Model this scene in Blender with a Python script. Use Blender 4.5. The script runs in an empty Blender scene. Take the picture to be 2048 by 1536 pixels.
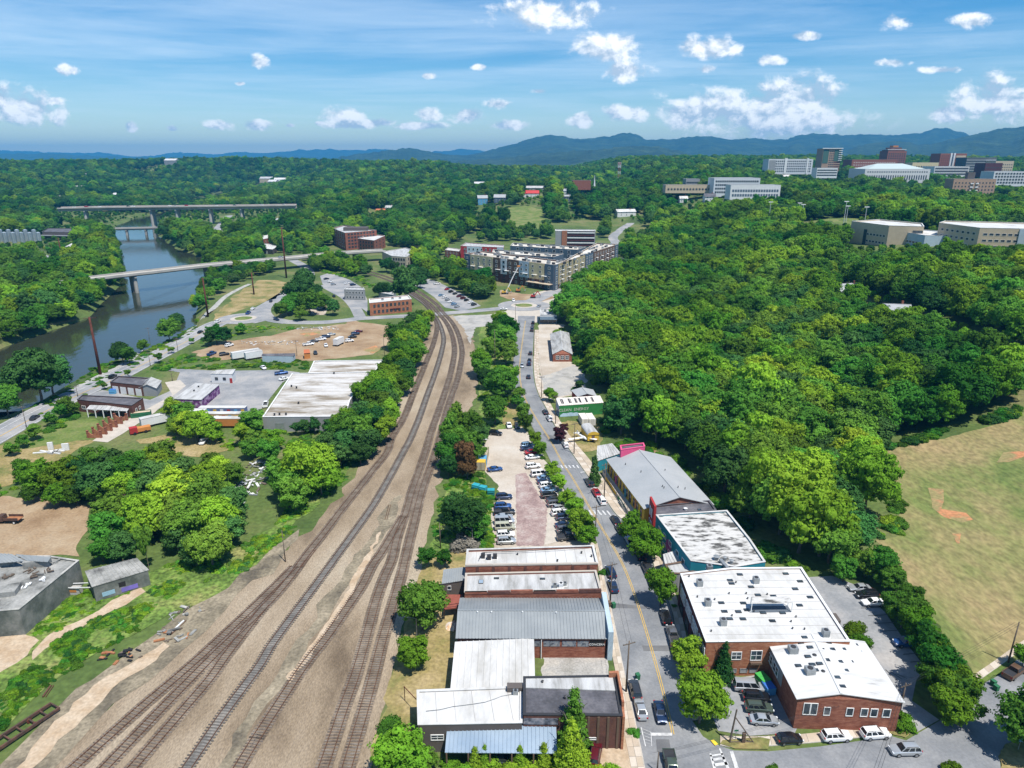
import bpy, bmesh, math, random
import numpy as np
from mathutils import Vector, Matrix, noise as mnoise
from mathutils.geometry import tessellate_polygon, delaunay_2d_cdt

sc = bpy.context.scene
C = sc.collection
RND = random.Random(7)
R = math.radians

# ------------------------------------------------------------------ camera, light, sky
CAMZ = 90.0
PITCH = R(18.17)
F = 1365.0                                   # focal length in pixels of the 2048 px wide photograph
cam_d = bpy.data.cameras.new('camera')
cam = bpy.data.objects.new('camera', cam_d); C.objects.link(cam)
cam.location = (0, 0, CAMZ)
cam.rotation_euler = (R(90) - PITCH, 0, 0)
cam_d.sensor_width = 36.0
cam_d.lens = F / 2048 * 36.0
cam_d.clip_start = 0.5
cam_d.clip_end = 120000
sc.camera = cam

SUN_EL, SUN_AZ = 65.0, 140.0                  # azimuth clockwise from +Y
sun_dir = Vector((math.sin(R(SUN_AZ)) * math.cos(R(SUN_EL)), math.cos(R(SUN_AZ)) * math.cos(R(SUN_EL)), math.sin(R(SUN_EL))))
sd = bpy.data.lights.new('sun', 'SUN'); sd.energy = 4.9; sd.angle = R(0.53); sd.color = (1.0, 0.955, 0.88)
sun = bpy.data.objects.new('sun', sd); C.objects.link(sun)
sun.rotation_euler = (-sun_dir).to_track_quat('-Z', 'Y').to_euler()
sun.location = (0, 0, 400)

sc.view_settings.view_transform = 'Standard'
sc.view_settings.look = 'None'
sc.view_settings.exposure = 0.45
sc.view_settings.gamma = 1.0
sc.view_settings.use_curve_mapping = False
sc.cycles.use_denoising = True
sc.cycles.max_bounces = 5
sc.cycles.diffuse_bounces = 3
sc.cycles.glossy_bounces = 2
sc.cycles.transmission_bounces = 3
sc.cycles.transparent_max_bounces = 6
sc.cycles.volume_bounces = 1
sc.cycles.caustics_reflective = False
sc.cycles.caustics_refractive = False
sc.cycles.sample_clamp_indirect = 4.0

_p = (math.cos(PITCH), math.sin(PITCH))
def ray(px, py):
    u = (px - 1024) / F; v = (768 - py) / F
    return Vector((u, _p[0] + v * _p[1], -_p[1] + v * _p[0]))

world = bpy.data.worlds.new('World'); sc.world = world; world.use_nodes = True
def make_sky():
    nt = world.node_tree; nd = nt.nodes; lk = nt.links; nd.clear()
    def N(t, **k):
        n = nd.new(t)
        for a, b in k.items(): setattr(n, a, b)
        return n
    def M(op, a, b=None, c=None, clamp=False):
        n = N('ShaderNodeMath', operation=op, use_clamp=clamp)
        for i, v in enumerate((a, b, c)):
            if v is None: continue
            if isinstance(v, (int, float)): n.inputs[i].default_value = v
            else: lk.new(v, n.inputs[i])
        return n.outputs[0]
    def MIX(f, a, b):
        n = N('ShaderNodeMix', data_type='RGBA')
        for i, v in ((0, f), (6, a), (7, b)):
            if isinstance(v, (int, float)): n.inputs[i].default_value = v
            elif isinstance(v, tuple): n.inputs[i].default_value = (*v, 1)
            else: lk.new(v, n.inputs[i])
        return n.outputs[2]
    def NOISE(vec, scale, detail, rough, dist=0):
        n = N('ShaderNodeTexNoise'); lk.new(vec, n.inputs['Vector'])
        n.inputs['Scale'].default_value = scale; n.inputs['Detail'].default_value = detail
        n.inputs['Roughness'].default_value = rough; n.inputs['Distortion'].default_value = dist
        return n.outputs[0]
    sky = N('ShaderNodeTexSky', sky_type='NISHITA', sun_disc=False)
    sky.sun_elevation = R(SUN_EL); sky.sun_rotation = R(SUN_AZ)
    sky.air_density = 1.0; sky.dust_density = 0.3; sky.ozone_density = 2.2; sky.altitude = 600
    hs = N('ShaderNodeHueSaturation'); hs.inputs['Saturation'].default_value = 1.55; hs.inputs['Value'].default_value = 0.096
    lk.new(sky.outputs[0], hs.inputs['Color'])
    tc = N('ShaderNodeTexCoord'); sep = N('ShaderNodeSeparateXYZ'); lk.new(tc.outputs['Generated'], sep.inputs[0])
    x, y, z = sep.outputs
    # thin high cirrus: a flat sheet at altitude, u = x / z, v = y / z, drawn out along one wind direction
    zz = M('MAXIMUM', z, 0.025)
    cu = N('ShaderNodeCombineXYZ'); lk.new(M('DIVIDE', x, zz), cu.inputs[0]); lk.new(M('DIVIDE', y, zz), cu.inputs[1])
    mp = N('ShaderNodeMapping'); lk.new(cu.outputs[0], mp.inputs[0])
    mp.inputs['Rotation'].default_value = (0, 0, R(62)); mp.inputs['Scale'].default_value = (0.15, 0.22, 1)
    c1 = NOISE(mp.outputs[0], 1.6, 7, 0.55, 0.6)
    mp2 = N('ShaderNodeMapping'); lk.new(cu.outputs[0], mp2.inputs[0])
    mp2.inputs['Rotation'].default_value = (0, 0, R(50)); mp2.inputs['Scale'].default_value = (0.22, 0.42, 1); mp2.inputs['Location'].default_value = (3.1, 1.7, 0)
    c2 = NOISE(mp2.outputs[0], 2.6, 9, 0.62, 0.9)
    cir = M('ADD', M('MULTIPLY', c1, 0.72), M('MULTIPLY', c2, 0.28))
    rr = N('ShaderNodeMapRange', interpolation_type='SMOOTHSTEP'); lk.new(cir, rr.inputs[0])
    rr.inputs[1].default_value = 0.36; rr.inputs[2].default_value = 0.72; rr.inputs[4].default_value = 0.5
    fade = N('ShaderNodeMapRange'); lk.new(z, fade.inputs[0]); fade.inputs[1].default_value = 0.01; fade.inputs[2].default_value = 0.12
    cirf = M('MULTIPLY', rr.outputs[0], fade.outputs[0])
    col = MIX(cirf, hs.outputs[0], (0.66, 0.78, 0.90))
    # cumulus: each cloud a soft ellipse in its own direction, its outline broken up by fractal noise
    yy = M('MAXIMUM', y, 0.05)
    gu = M('DIVIDE', x, yy); gv = M('DIVIDE', z, yy)
    cg = N('ShaderNodeCombineXYZ'); lk.new(gu, cg.inputs[0]); lk.new(gv, cg.inputs[1])
    g = cg.outputs[0]
    sm = N('ShaderNodeMapping'); lk.new(g, sm.inputs[0]); sm.inputs['Scale'].default_value = (1.0, 1.35, 1)
    nA = NOISE(sm.outputs[0], 24, 6, 0.6, 0.2)
    sh = N('ShaderNodeVectorMath', operation='ADD'); lk.new(sm.outputs[0], sh.inputs[0]); sh.inputs[1].default_value = (0.006, 0.013, 0)
    nB = NOISE(sh.outputs[0], 24, 6, 0.6, 0.2)
    clouds = [(1085, 28, 135, 38), (1216, 94, 88, 36), (1422, 97, 84, 28), (1250, 143, 66, 25), (1412, 138, 30, 11), (1540, 120, 40, 13),
              (136, 141, 27, 15), (524, 124, 24, 17), (857, 152, 22, 9), (955, 134, 18, 9), (481, 167, 15, 6), (997, 208, 34, 13),
              (1520, 228, 250, 66), (1610, 200, 100, 56), (1385, 226, 100, 42), (1255, 226, 70, 22), (1165, 240, 38, 18), (1990, 200, 105, 58), (1900, 228, 60, 22),
              (45, 216, 110, 48), (110, 202, 30, 14), (445, 251, 42, 15), (516, 250, 46, 13), (262, 254, 17, 13), (345, 257, 16, 8),
              (690, 234, 58, 30), (760, 246, 54, 11), (856, 228, 34, 17), (935, 232, 44, 20), (700, 251, 80, 10), (830, 252, 80, 10), (1020, 250, 60, 13),
              (1800, 44, 44, 20), (1945, 42, 52, 18), (1610, 72, 36, 10), (1790, 125, 44, 11), (1880, 140, 60, 9), (1077, 182, 19, 7), (580, 251, 12, 5), (640, 247, 14, 6)]
    mask = None
    for (cx, cy, sx, sy) in clouds:
        d = ray(cx, cy); u0, v0 = d.x / d.y, d.z / d.y
        kx, ky = F / sx * 1.1, F / sy * 1.1
        b = N('ShaderNodeVectorMath', operation='MULTIPLY_ADD'); lk.new(g, b.inputs[0])
        b.inputs[1].default_value = (kx, ky, 0); b.inputs[2].default_value = (-u0 * kx, -v0 * ky, 0)
        l = N('ShaderNodeVectorMath', operation='LENGTH'); lk.new(b.outputs[0], l.inputs[0])
        m = l.outputs['Value']
        mask = m if mask is None else M('SMOOTH_MIN', mask, m, 0.08)
    mask = M('SUBTRACT', 1.0, mask)
    mask = M('MAXIMUM', mask, -1.0)
    body = M('ADD', M('MULTIPLY', mask, 0.85), M('MULTIPLY', M('SUBTRACT', nA, 0.5), 2.0))
    edge = N('ShaderNodeMapRange', interpolation_type='SMOOTHSTEP'); lk.new(body, edge.inputs[0])
    edge.inputs[1].default_value = 0.05; edge.inputs[2].default_value = 0.55; edge.inputs[4].default_value = 0.9
    win = N('ShaderNodeMapRange'); lk.new(mask, win.inputs[0]); win.inputs[1].default_value = -0.3; win.inputs[2].default_value = 0.12
    cf = M('MULTIPLY', edge.outputs[0], win.outputs[0])
    lit = M('ADD', 0.5, M('MULTIPLY', M('SUBTRACT', nA, nB), 5.5), clamp=True)
    ccol = MIX(lit, (0.40, 0.50, 0.62), (0.96, 0.97, 0.98))
    col = MIX(cf, col, ccol)
    bg = N('ShaderNodeBackground'); lk.new(col, bg.inputs[0]); bg.inputs[1].default_value = 1.0
    out = N('ShaderNodeOutputWorld'); lk.new(bg.outputs[0], out.inputs[0])
    world.cycles.sampling_method = 'MANUAL'; world.cycles.sample_map_resolution = 512
make_sky()

# ------------------------------------------------------------------ terrain height and photograph -> place
def S(t):
    t = 0.0 if t < 0 else (1.0 if t > 1 else t)
    return t * t * (3 - 2 * t)
WATER = -5.0
def plane_at(px, py, z):
    d = ray(px, py); t = (z - CAMZ) / d.z
    return Vector((d.x * t, d.y * t, z))
river_px = [((-170, 800), (-60, 862)), ((0, 722), (70, 778)), ((60, 694), (150, 749)), ((130, 667), (215, 722)), ((200, 640), (292, 684)), ((250, 617), (330, 642)),
            ((272, 590), (336, 612)), ((283, 560), (375, 572)), ((262, 525), (400, 530)), ((236, 500), (345, 497)), ((225, 478), (315, 472)),
            ((232, 455), (309, 450)), ((268, 438), (318, 436)), ((335, 423), (372, 423)), ((402, 405), (436, 408)), ((424, 396), (443, 396)), ((440, 386), (452, 386))]
river = []
for l, r in river_px:
    a, b = plane_at(*l, WATER), plane_at(*r, WATER)
    river.append(((a.x + b.x) / 2, (a.y + b.y) / 2, max(14, (a - b).length / 2)))
def river_s(x, y):
    best = 1e9
    for i in range(len(river) - 1):
        x0, y0, w0 = river[i]; x1, y1, w1 = river[i + 1]
        dx, dy = x1 - x0, y1 - y0
        t = ((x - x0) * dx + (y - y0) * dy) / (dx * dx + dy * dy)
        t = 0 if t < 0 else (1 if t > 1 else t)
        d = math.hypot(x - x0 - t * dx, y - y0 - t * dy) - (w0 + (w1 - w0) * t)
        if d < best: best = d
    return best
def gau(x, y, cx, cy, sx, sy):
    a = ((x - cx) / sx) ** 2 + ((y - cy) / sy) ** 2
    return math.exp(-a) if a < 12 else 0.0
def H(x, y):
    h = 0.0
    if x > 90:
        h += 34 * S((x - 95 - max(0, y - 350) * 0.05) / 220)
    if x < -20:
        s = river_s(x, y)
        h -= 9 * (1 - S((s + 6) / 17))
    else: s = 1e3
    if y > 600:
        v = S((s - 60) / 520)
        h += v * (40 * S((y - 700) / 1600) + 30 * gau(x, y, 40, 1150, 260, 260) + 28 * gau(x, y, -1000, 2650, 520, 420)
                  + 16 * gau(x, y, -1900, 2300, 700, 500) + 14 * gau(x, y, -350, 2300, 500, 300) + 10 * gau(x, y, 900, 2500, 700, 300))
        if y > 3200: h *= 1 - 0.6 * S((y - 3200) / 2500)
    elif y > 480 and x < -20:
        h += 0
    if x < -220 and s > 40:                       # west bank climbs gently away from the water
        h += 10 * S((s - 40) / 260) * S((y - 250) / 200)
    return h
def at(px, py, dz=0.0):
    """the point of the ground (plus dz) seen at a pixel of the photograph"""
    d = ray(px, py)
    if d.z < -1e-4:
        t = (dz - CAMZ) / d.z
        x, y = d.x * t, d.y * t
        if y < 600 and -60 < x < 90: return Vector((x, y, dz))
    t = 60.0; step = 8.0; last = t
    while t < 9000:
        if CAMZ + d.z * t < H(d.x * t, d.y * t) + dz: break
        last = t; t += step; step *= 1.02
    a, b = last, t
    for _ in range(22):
        m = (a + b) / 2
        if CAMZ + d.z * m < H(d.x * m, d.y * m) + dz: b = m
        else: a = m
    return Vector((d.x * b, d.y * b, CAMZ + d.z * b))
def ppm(p):
    """photograph pixels per metre at a place"""
    return F / (p.y * _p[0] + (CAMZ - p.z) * _p[1])

# ------------------------------------------------------------------ materials
def rgb(c): return (c[0], c[1], c[2], 1.0)
MATS = {}
def mat(name, cols, scale=1.0, rough=0.85, detail=4, bump=0.0, bscale=None, metal=0.0, spec=0.3, fine=0.0, fscale=8.0, coord='pos', stretch=None, ramp=(0.35, 0.65), trans=0.0, alpha=None):
    """procedural surface: two or three colours blended by fractal noise, with fine grain and relief"""
    if name in MATS: return MATS[name]
    m = bpy.data.materials.new(name); m.use_nodes = True; MATS[name] = m
    nt = m.node_tree; nd = nt.nodes; lk = nt.links
    b = nd['Principled BSDF']
    b.inputs['Roughness'].default_value = rough; b.inputs['Metallic'].default_value = metal; b.inputs['Specular IOR Level'].default_value = spec
    if isinstance(cols[0], (int, float)): cols = [cols]
    if coord == 'pos': vec = nd.new('ShaderNodeNewGeometry').outputs['Position']
    else: vec = nd.new('ShaderNodeTexCoord').outputs['Object']
    if stretch:
        mp = nd.new('ShaderNodeMapping'); lk.new(vec, mp.inputs[0]); mp.inputs['Scale'].default_value = stretch[:3]
        if len(stretch) > 3: mp.inputs['Rotation'].default_value = (0, 0, stretch[3])
        vec = mp.outputs[0]
    out = None
    if len(cols) > 1:
        n = nd.new('ShaderNodeTexNoise'); lk.new(vec, n.inputs['Vector']); n.inputs['Scale'].default_value = scale
        n.inputs['Detail'].default_value = detail; n.inputs['Roughness'].default_value = 0.62
        r = nd.new('ShaderNodeValToRGB'); lk.new(n.outputs[0], r.inputs[0])
        e = r.color_ramp.elements; e[0].position, e[1].position = ramp
        e[0].color = rgb(cols[0]); e[1].color = rgb(cols[-1])
        for i, c in enumerate(cols[1:-1]):
            q = e.new(ramp[0] + (ramp[1] - ramp[0]) * (i + 1) / (len(cols) - 1)); q.color = rgb(c)
        out = r.outputs[0]
    if fine:
        n2 = nd.new('ShaderNodeTexNoise'); lk.new(vec, n2.inputs['Vector']); n2.inputs['Scale'].default_value = fscale; n2.inputs['Detail'].default_value = 3
        mr = nd.new('ShaderNodeMapRange'); lk.new(n2.outputs[0], mr.inputs[0]); mr.inputs[1].default_value = 0.3; mr.inputs[2].default_value = 0.7
        mr.inputs[3].default_value = 1 - fine; mr.inputs[4].default_value = 1 + fine
        mx = nd.new('ShaderNodeVectorMath'); mx.operation = 'SCALE'
        if out: lk.new(out, mx.inputs[0])
        else: mx.inputs[0].default_value = cols[0]
        lk.new(mr.outputs[0], mx.inputs['Scale']); out = mx.outputs[0]
    if out: lk.new(out, b.inputs['Base Color'])
    else: b.inputs['Base Color'].default_value = rgb(cols[0])
    if bump:
        n3 = nd.new('ShaderNodeTexNoise'); lk.new(vec, n3.inputs['Vector']); n3.inputs['Scale'].default_value = bscale or scale * 4; n3.inputs['Detail'].default_value = 5
        bp = nd.new('ShaderNodeBump'); bp.inputs['Strength'].default_value = 1.0; bp.inputs['Distance'].default_value = bump
        lk.new(n3.outputs[0], bp.inputs['Height']); lk.new(bp.outputs[0], b.inputs['Normal'])
    return m
def leaf_mat(name, base, var=0.35, hue=0.03, trans=0.35):
    m = bpy.data.materials.new(name); m.use_nodes = True; MATS[name] = m
    nt = m.node_tree; nd = nt.nodes; lk = nt.links; nd.clear()
    oi = nd.new('ShaderNodeObjectInfo'); geo = nd.new('ShaderNodeNewGeometry')
    n = nd.new('ShaderNodeTexNoise'); lk.new(geo.outputs['Position'], n.inputs['Vector']); n.inputs['Scale'].default_value = 0.45; n.inputs['Detail'].default_value = 4
    n2 = nd.new('ShaderNodeTexNoise'); lk.new(geo.outputs['Position'], n2.inputs['Vector']); n2.inputs['Scale'].default_value = 0.016; n2.inputs['Detail'].default_value = 2
    def mr(src, a, b, c, d):
        q = nd.new('ShaderNodeMapRange'); lk.new(src, q.inputs[0])
        for i, v in enumerate((a, b, c, d)): q.inputs[i + 1].default_value = v
        return q.outputs[0]
    def mul(a, b):
        q = nd.new('ShaderNodeMath'); q.operation = 'MULTIPLY'; lk.new(a, q.inputs[0]); lk.new(b, q.inputs[1]); return q.outputs[0]
    def add(a, b):
        q = nd.new('ShaderNodeMath'); q.operation = 'ADD'; lk.new(a, q.inputs[0]); lk.new(b, q.inputs[1]); return q.outputs[0]
    val = mul(mul(mr(oi.outputs['Random'], 0, 1, 1 - var, 1 + var), mr(n.outputs[0], 0.3, 0.7, 0.78, 1.25)), mr(n2.outputs[0], 0.38, 0.62, 0.72, 1.32))
    hs = nd.new('ShaderNodeHueSaturation'); hs.inputs['Color'].default_value = rgb(base)
    lk.new(val, hs.inputs['Value'])
    # each tree its own hue, each wood its own cast
    r2 = nd.new('ShaderNodeMath'); r2.operation = 'FRACT'
    r3 = nd.new('ShaderNodeMath'); r3.operation = 'MULTIPLY'; lk.new(oi.outputs['Random'], r3.inputs[0]); r3.inputs[1].default_value = 37.3
    lk.new(r3.outputs[0], r2.inputs[0])
    lk.new(add(mr(r2.outputs[0], 0, 1, 0.5 - hue, 0.5 + hue), mr(n2.outputs[0], 0.35, 0.65, 0.018, -0.018)), hs.inputs['Hue'])
    df = nd.new('ShaderNodeBsdfDiffuse'); lk.new(hs.outputs[0], df.inputs[0])
    tl = nd.new('ShaderNodeBsdfTranslucent')
    hs2 = nd.new('ShaderNodeHueSaturation'); lk.new(hs.outputs[0], hs2.inputs['Color']); hs2.inputs['Hue'].default_value = 0.485; hs2.inputs['Value'].default_value = 1.2
    lk.new(hs2.outputs[0], tl.inputs[0])
    mx = nd.new('ShaderNodeMixShader'); mx.inputs[0].default_value = trans; lk.new(df.outputs[0], mx.inputs[1]); lk.new(tl.outputs[0], mx.inputs[2])
    o = nd.new('ShaderNodeOutputMaterial'); lk.new(mx.outputs[0], o.inputs[0])
    return m

# ------------------------------------------------------------------ mesh building
ORG = {}                                           # world origin of a thing, so parts can be given in world coordinates
def tag(o, label=None, cat=None, group=None, kind=None):
    if label: o['label'] = label
    if cat: o['category'] = cat
    if group: o['group'] = group
    if kind: o['kind'] = kind
    return o
def thing(name, label, cat, loc, group=None, rz=0.0):
    o = bpy.data.objects.new(name, None); C.objects.link(o)
    o.empty_display_size = 0.5
    o.location = loc; o.rotation_euler = (0, 0, rz); ORG[o.name] = Vector(loc)
    return tag(o, label, cat, group)
def link(name, me, parent=None, loc=None, rot=None, scale=None, m=None):
    o = bpy.data.objects.new(name, me); C.objects.link(o)
    if parent is not None: o.parent = parent; ORG[o.name] = ORG.get(parent.name, Vector((0, 0, 0)))
    else: ORG[o.name] = Vector(loc) if loc is not None else Vector((0, 0, 0))
    if loc is not None:
        o.location = Vector(loc) - (ORG[parent.name] if parent is not None else Vector((0, 0, 0)))
    if rot is not None: o.rotation_euler = rot
    if scale is not None: o.scale = scale
    if m is not None and me is not None:
        o.material_slots[0].link = 'OBJECT'; o.material_slots[0].material = m
    return o
class MB:
    def __init__(s): s.v = []; s.f = []; s.mi = []; s.smooth = False
    def add(s, vs, fs, mi=0):
        k = len(s.v); s.v += [tuple(v) for v in vs]; s.f += [tuple(i + k for i in f) for f in fs]; s.mi += [mi] * len(fs); return s
    def box(s, c, d, rz=0.0, mi=0, taper=1.0):
        cx, cy, cz = c; hx, hy, hz = d[0] / 2, d[1] / 2, d[2] / 2
        co, si = math.cos(rz), math.sin(rz); vs = []
        for z, t in ((-hz, 1.0), (hz, taper)):
            for x, y in ((-hx, -hy), (hx, -hy), (hx, hy), (-hx, hy)):
                x *= t; y *= t
                vs.append((cx + x * co - y * si, cy + x * si + y * co, cz + z))
        return s.add(vs, [(3, 2, 1, 0), (4, 5, 6, 7), (0, 1, 5, 4), (1, 2, 6, 5), (2, 3, 7, 6), (3, 0, 4, 7)], mi)
    def bar(s, a, b, w, h, mi=0, up=Vector((0, 0, 1))):
        a, b = Vector(a), Vector(b); d = (b - a).normalized(); sd_ = d.cross(up)
        if sd_.length < 1e-4: sd_ = Vector((1, 0, 0))
        sd_ = sd_.normalized() * w / 2; u = sd_.cross(d).normalized() * h / 2
        vs = [a - sd_ - u, a + sd_ - u, a + sd_ + u, a - sd_ + u, b - sd_ - u, b + sd_ - u, b + sd_ + u, b - sd_ + u]
        return s.add(vs, [(0, 1, 2, 3), (7, 6, 5, 4), (0, 4, 5, 1), (1, 5, 6, 2), (2, 6, 7, 3), (3, 7, 4, 0)], mi)
    def prism(s, pts, z0, z1, mi=0, top=True, bottom=True):
        n = len(pts)
        if sum(pts[i][0] * pts[(i + 1) % n][1] - pts[(i + 1) % n][0] * pts[i][1] for i in range(n)) < 0: pts = pts[::-1]
        vs = [(p[0], p[1], z0) for p in pts] + [(p[0], p[1], z1) for p in pts]
        fs = [(i, (i + 1) % n, n + (i + 1) % n, n + i) for i in range(n)]
        if top: fs.append(tuple(range(n, 2 * n)))
        if bottom: fs.append(tuple(range(n - 1, -1, -1)))
        return s.add(vs, fs, mi)
    def tube(s, a, b, r0, r1=None, n=8, mi=0, cap=True):
        a, b = Vector(a), Vector(b); r1 = r0 if r1 is None else r1
        d = (b - a).normalized(); q = d.to_track_quat('Z', 'Y'); vs = []
        for p, r in ((a, r0), (b, r1)):
            for i in range(n):
                t = 2 * math.pi * i / n; vs.append(p + q @ Vector((r * math.cos(t), r * math.sin(t), 0)))
        fs = [(i, (i + 1) % n, n + (i + 1) % n, n + i) for i in range(n)]
        if cap: fs += [tuple(range(n - 1, -1, -1)), tuple(range(n, 2 * n))]
        return s.add(vs, fs, mi)
    def path(s, pts, r, n=5, mi=0):
        for a, b in zip(pts[:-1], pts[1:]): s.tube(a, b, r, r, n, mi, False)
        return s
    def sweep(s, prof, pts, mi=0, closed=False):
        """sweep a profile (side, up) along a flat polyline"""
        n = len(prof); rings = []
        for i, p in enumerate(pts):
            a = Vector(pts[max(0, i - 1)]); b = Vector(pts[min(len(pts) - 1, i + 1)]); d = (b - a); d.z = 0; d.normalize()
            sd_ = Vector((d.y, -d.x, 0)); p = Vector(p)
            rings.append([p + sd_ * q[0] + Vector((0, 0, q[1])) for q in prof])
        vs = [v for r_ in rings for v in r_]; fs = []
        for i in range(len(pts) - 1):
            for j in range(n - (0 if closed else 1)):
                k = (j + 1) % n; fs.append((i * n + j, i * n + k, (i + 1) * n + k, (i + 1) * n + j))
        return s.add(vs, fs, mi)
    def mesh(s, name, mats, off=Vector((0, 0, 0)), smooth=False):
        me = bpy.data.meshes.new(name)
        me.from_pydata([(v[0] - off.x, v[1] - off.y, v[2] - off.z) for v in s.v], [], s.f)
        for m in (mats if isinstance(mats, (list, tuple)) else [mats]): me.materials.append(m)
        if len(me.materials) > 1: me.polygons.foreach_set('material_index', s.mi)
        if smooth: me.polygons.foreach_set('use_smooth', [True] * len(me.polygons))
        me.update(); return me
    def build(s, name, mats, parent=None, smooth=False):
        off = ORG[parent.name] if parent is not None else Vector((0, 0, 0))
        return link(name, s.mesh(name, mats, off, smooth), parent)
def copy_tree(o, parent=None):
    c = o.copy(); C.objects.link(c); c.parent = parent
    for ch in o.children: copy_tree(ch, c)
    return c

def spline(pts, n=6, closed=False):
    """Catmull-Rom through 2-D points"""
    P = [Vector((p[0], p[1])) for p in pts]; out = []; k = len(P)
    rng = range(k if closed else k - 1)
    for i in rng:
        p0 = P[(i - 1) % k] if closed or i > 0 else P[0] * 2 - P[1]
        p1, p2 = P[i % k], P[(i + 1) % k]
        p3 = P[(i + 2) % k] if closed or i + 2 < k else P[-1] * 2 - P[-2]
        for j in range(n):
            t = j / n
            q = 0.5 * ((2 * p1) + (p2 - p0) * t + (2 * p0 - 5 * p1 + 4 * p2 - p3) * t * t + (3 * p1 - p0 - 3 * p2 + p3) * t ** 3)
            out.append((q.x, q.y))
    if not closed: out.append((P[-1].x, P[-1].y))
    return out
def inside(p, poly):
    x, y = p[0], p[1]; c = False; j = len(poly) - 1
    for i in range(len(poly)):
        if (poly[i][1] > y) != (poly[j][1] > y) and x < (poly[j][0] - poly[i][0]) * (y - poly[i][1]) / (poly[j][1] - poly[i][1]) + poly[i][0]: c = not c
        j = i
    return c
def gpoly(px, dz=0.0): return [tuple(at(p[0], p[1], dz)[:2]) for p in px]
PATCHES = {}
def patch(name, px, m, lvl, soft=0.0, smooth=0, world=None, drape=None, kind='structure'):
    """a sheet of ground lying on the terrain, outlined by what the photograph shows"""
    pts = world or gpoly(px)
    if smooth: pts = spline(pts, smooth, True)
    if soft:
        dense = []
        for i in range(len(pts)):
            a, b = Vector(pts[i]), Vector(pts[(i + 1) % len(pts)]); k = max(1, int((b - a).length / (soft * 2.2)))
            for j in range(k): dense.append(a.lerp(b, j / k))
        pts = []
        for p in dense:
            w = mnoise.noise_vector(Vector((p.x / (soft * 4), p.y / (soft * 4), lvl)))
            pts.append((p.x + w.x * soft * 1.6, p.y + w.y * soft * 1.6))
    PATCHES[name] = pts
    z = 0.02 + lvl * 0.02
    if drape:
        xs = [p[0] for p in pts]; ys = [p[1] for p in pts]; q = [Vector(p) for p in pts]; nb = len(q)
        edges = [(i, (i + 1) % nb) for i in range(nb)]
        y = min(ys)
        while y < max(ys):
            x = min(xs)
            while x < max(xs):
                if inside((x, y), pts): q.append(Vector((x, y)))
                x += drape
            y += drape
        vs, es, fs, *_ = delaunay_2d_cdt(q, edges, [list(range(nb))], 1, 1e-4)
        me = bpy.data.meshes.new(name); me.from_pydata([(v.x, v.y, H(v.x, v.y) + z) for v in vs], [], fs)
    else:
        tri = tessellate_polygon([[Vector((p[0], p[1], 0)) for p in pts]])
        me = bpy.data.meshes.new(name); me.from_pydata([(p[0], p[1], H(p[0], p[1]) + z) for p in pts], [], tri)
    bm = bmesh.new(); bm.from_mesh(me)
    bmesh.ops.recalc_face_normals(bm, faces=bm.faces)
    up = sum(f.normal.z for f in bm.faces)
    if up < 0: bmesh.ops.reverse_faces(bm, faces=bm.faces)
    bm.to_mesh(me); bm.free()
    me.materials.append(m); me.update()
    o = link(name, me); tag(o, kind=kind); return o
# ------------------------------------------------------------------ shared materials
asphalt = mat('asphalt', [(0.15, 0.158, 0.168), (0.195, 0.20, 0.207), (0.245, 0.247, 0.248)], 0.12, 0.9, 6, fine=0.10, fscale=2.5)
asphalt_old = mat('old_asphalt', [(0.185, 0.195, 0.205), (0.255, 0.257, 0.26), (0.33, 0.315, 0.30)], 0.09, 0.92, 6, fine=0.10, fscale=1.5)
concrete = mat('concrete', [(0.38, 0.345, 0.29), (0.47, 0.42, 0.36)], 0.3, 0.9, 4, fine=0.08, fscale=4)
concrete_grey = mat('grey_concrete', [(0.22, 0.22, 0.205), (0.34, 0.335, 0.31), (0.42, 0.40, 0.37)], 0.25, 0.92, 6, fine=0.12, fscale=3)
ballast = mat('ballast', [(0.125, 0.092, 0.06), (0.225, 0.172, 0.115), (0.29, 0.23, 0.162), (0.335, 0.28, 0.205)], 0.05, 0.95, 8, bump=0.04, bscale=6, fine=0.26, fscale=4.5, stretch=(1.0, 0.4, 1, 0.5))
dirt = mat('dirt', [(0.21, 0.135, 0.075), (0.285, 0.20, 0.12), (0.345, 0.265, 0.175)], 0.07, 0.95, 6, bump=0.04, bscale=3, fine=0.15, fscale=1.6)
gravel = mat('gravel', [(0.33, 0.275, 0.215), (0.42, 0.365, 0.30), (0.47, 0.43, 0.375)], 0.06, 0.95, 6, fine=0.15, fscale=2.5)
gravel_grey = mat('grey_gravel', [(0.25, 0.24, 0.215), (0.33, 0.32, 0.30), (0.40, 0.37, 0.32)], 0.15, 0.95, 6, fine=0.2, fscale=3)
brick_pave = mat('brick_paving', [(0.22, 0.15, 0.14), (0.30, 0.22, 0.20), (0.37, 0.31, 0.28)], 0.25, 0.93, 7, fine=0.22, fscale=2.2)
drygrass = mat('dry_grass', [(0.11, 0.135, 0.035), (0.24, 0.19, 0.075), (0.33, 0.255, 0.13)], 0.10, 0.95, 7, bump=0.08, bscale=2, fine=0.25, fscale=1.4)
field = mat('field_grass', [(0.065, 0.12, 0.026), (0.14, 0.165, 0.048), (0.215, 0.19, 0.078), (0.27, 0.205, 0.10)], 0.03, 0.95, 10, bump=0.12, bscale=1.2, fine=0.3, fscale=0.9, ramp=(0.34, 0.60), stretch=(1.0, 0.55, 1, -0.6))
clay = mat('red_clay', [(0.235, 0.20, 0.085), (0.29, 0.20, 0.095), (0.40, 0.185, 0.085), (0.44, 0.20, 0.095)], 0.16, 0.95, 8, fine=0.2, fscale=1.2, ramp=(0.44, 0.62))
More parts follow.
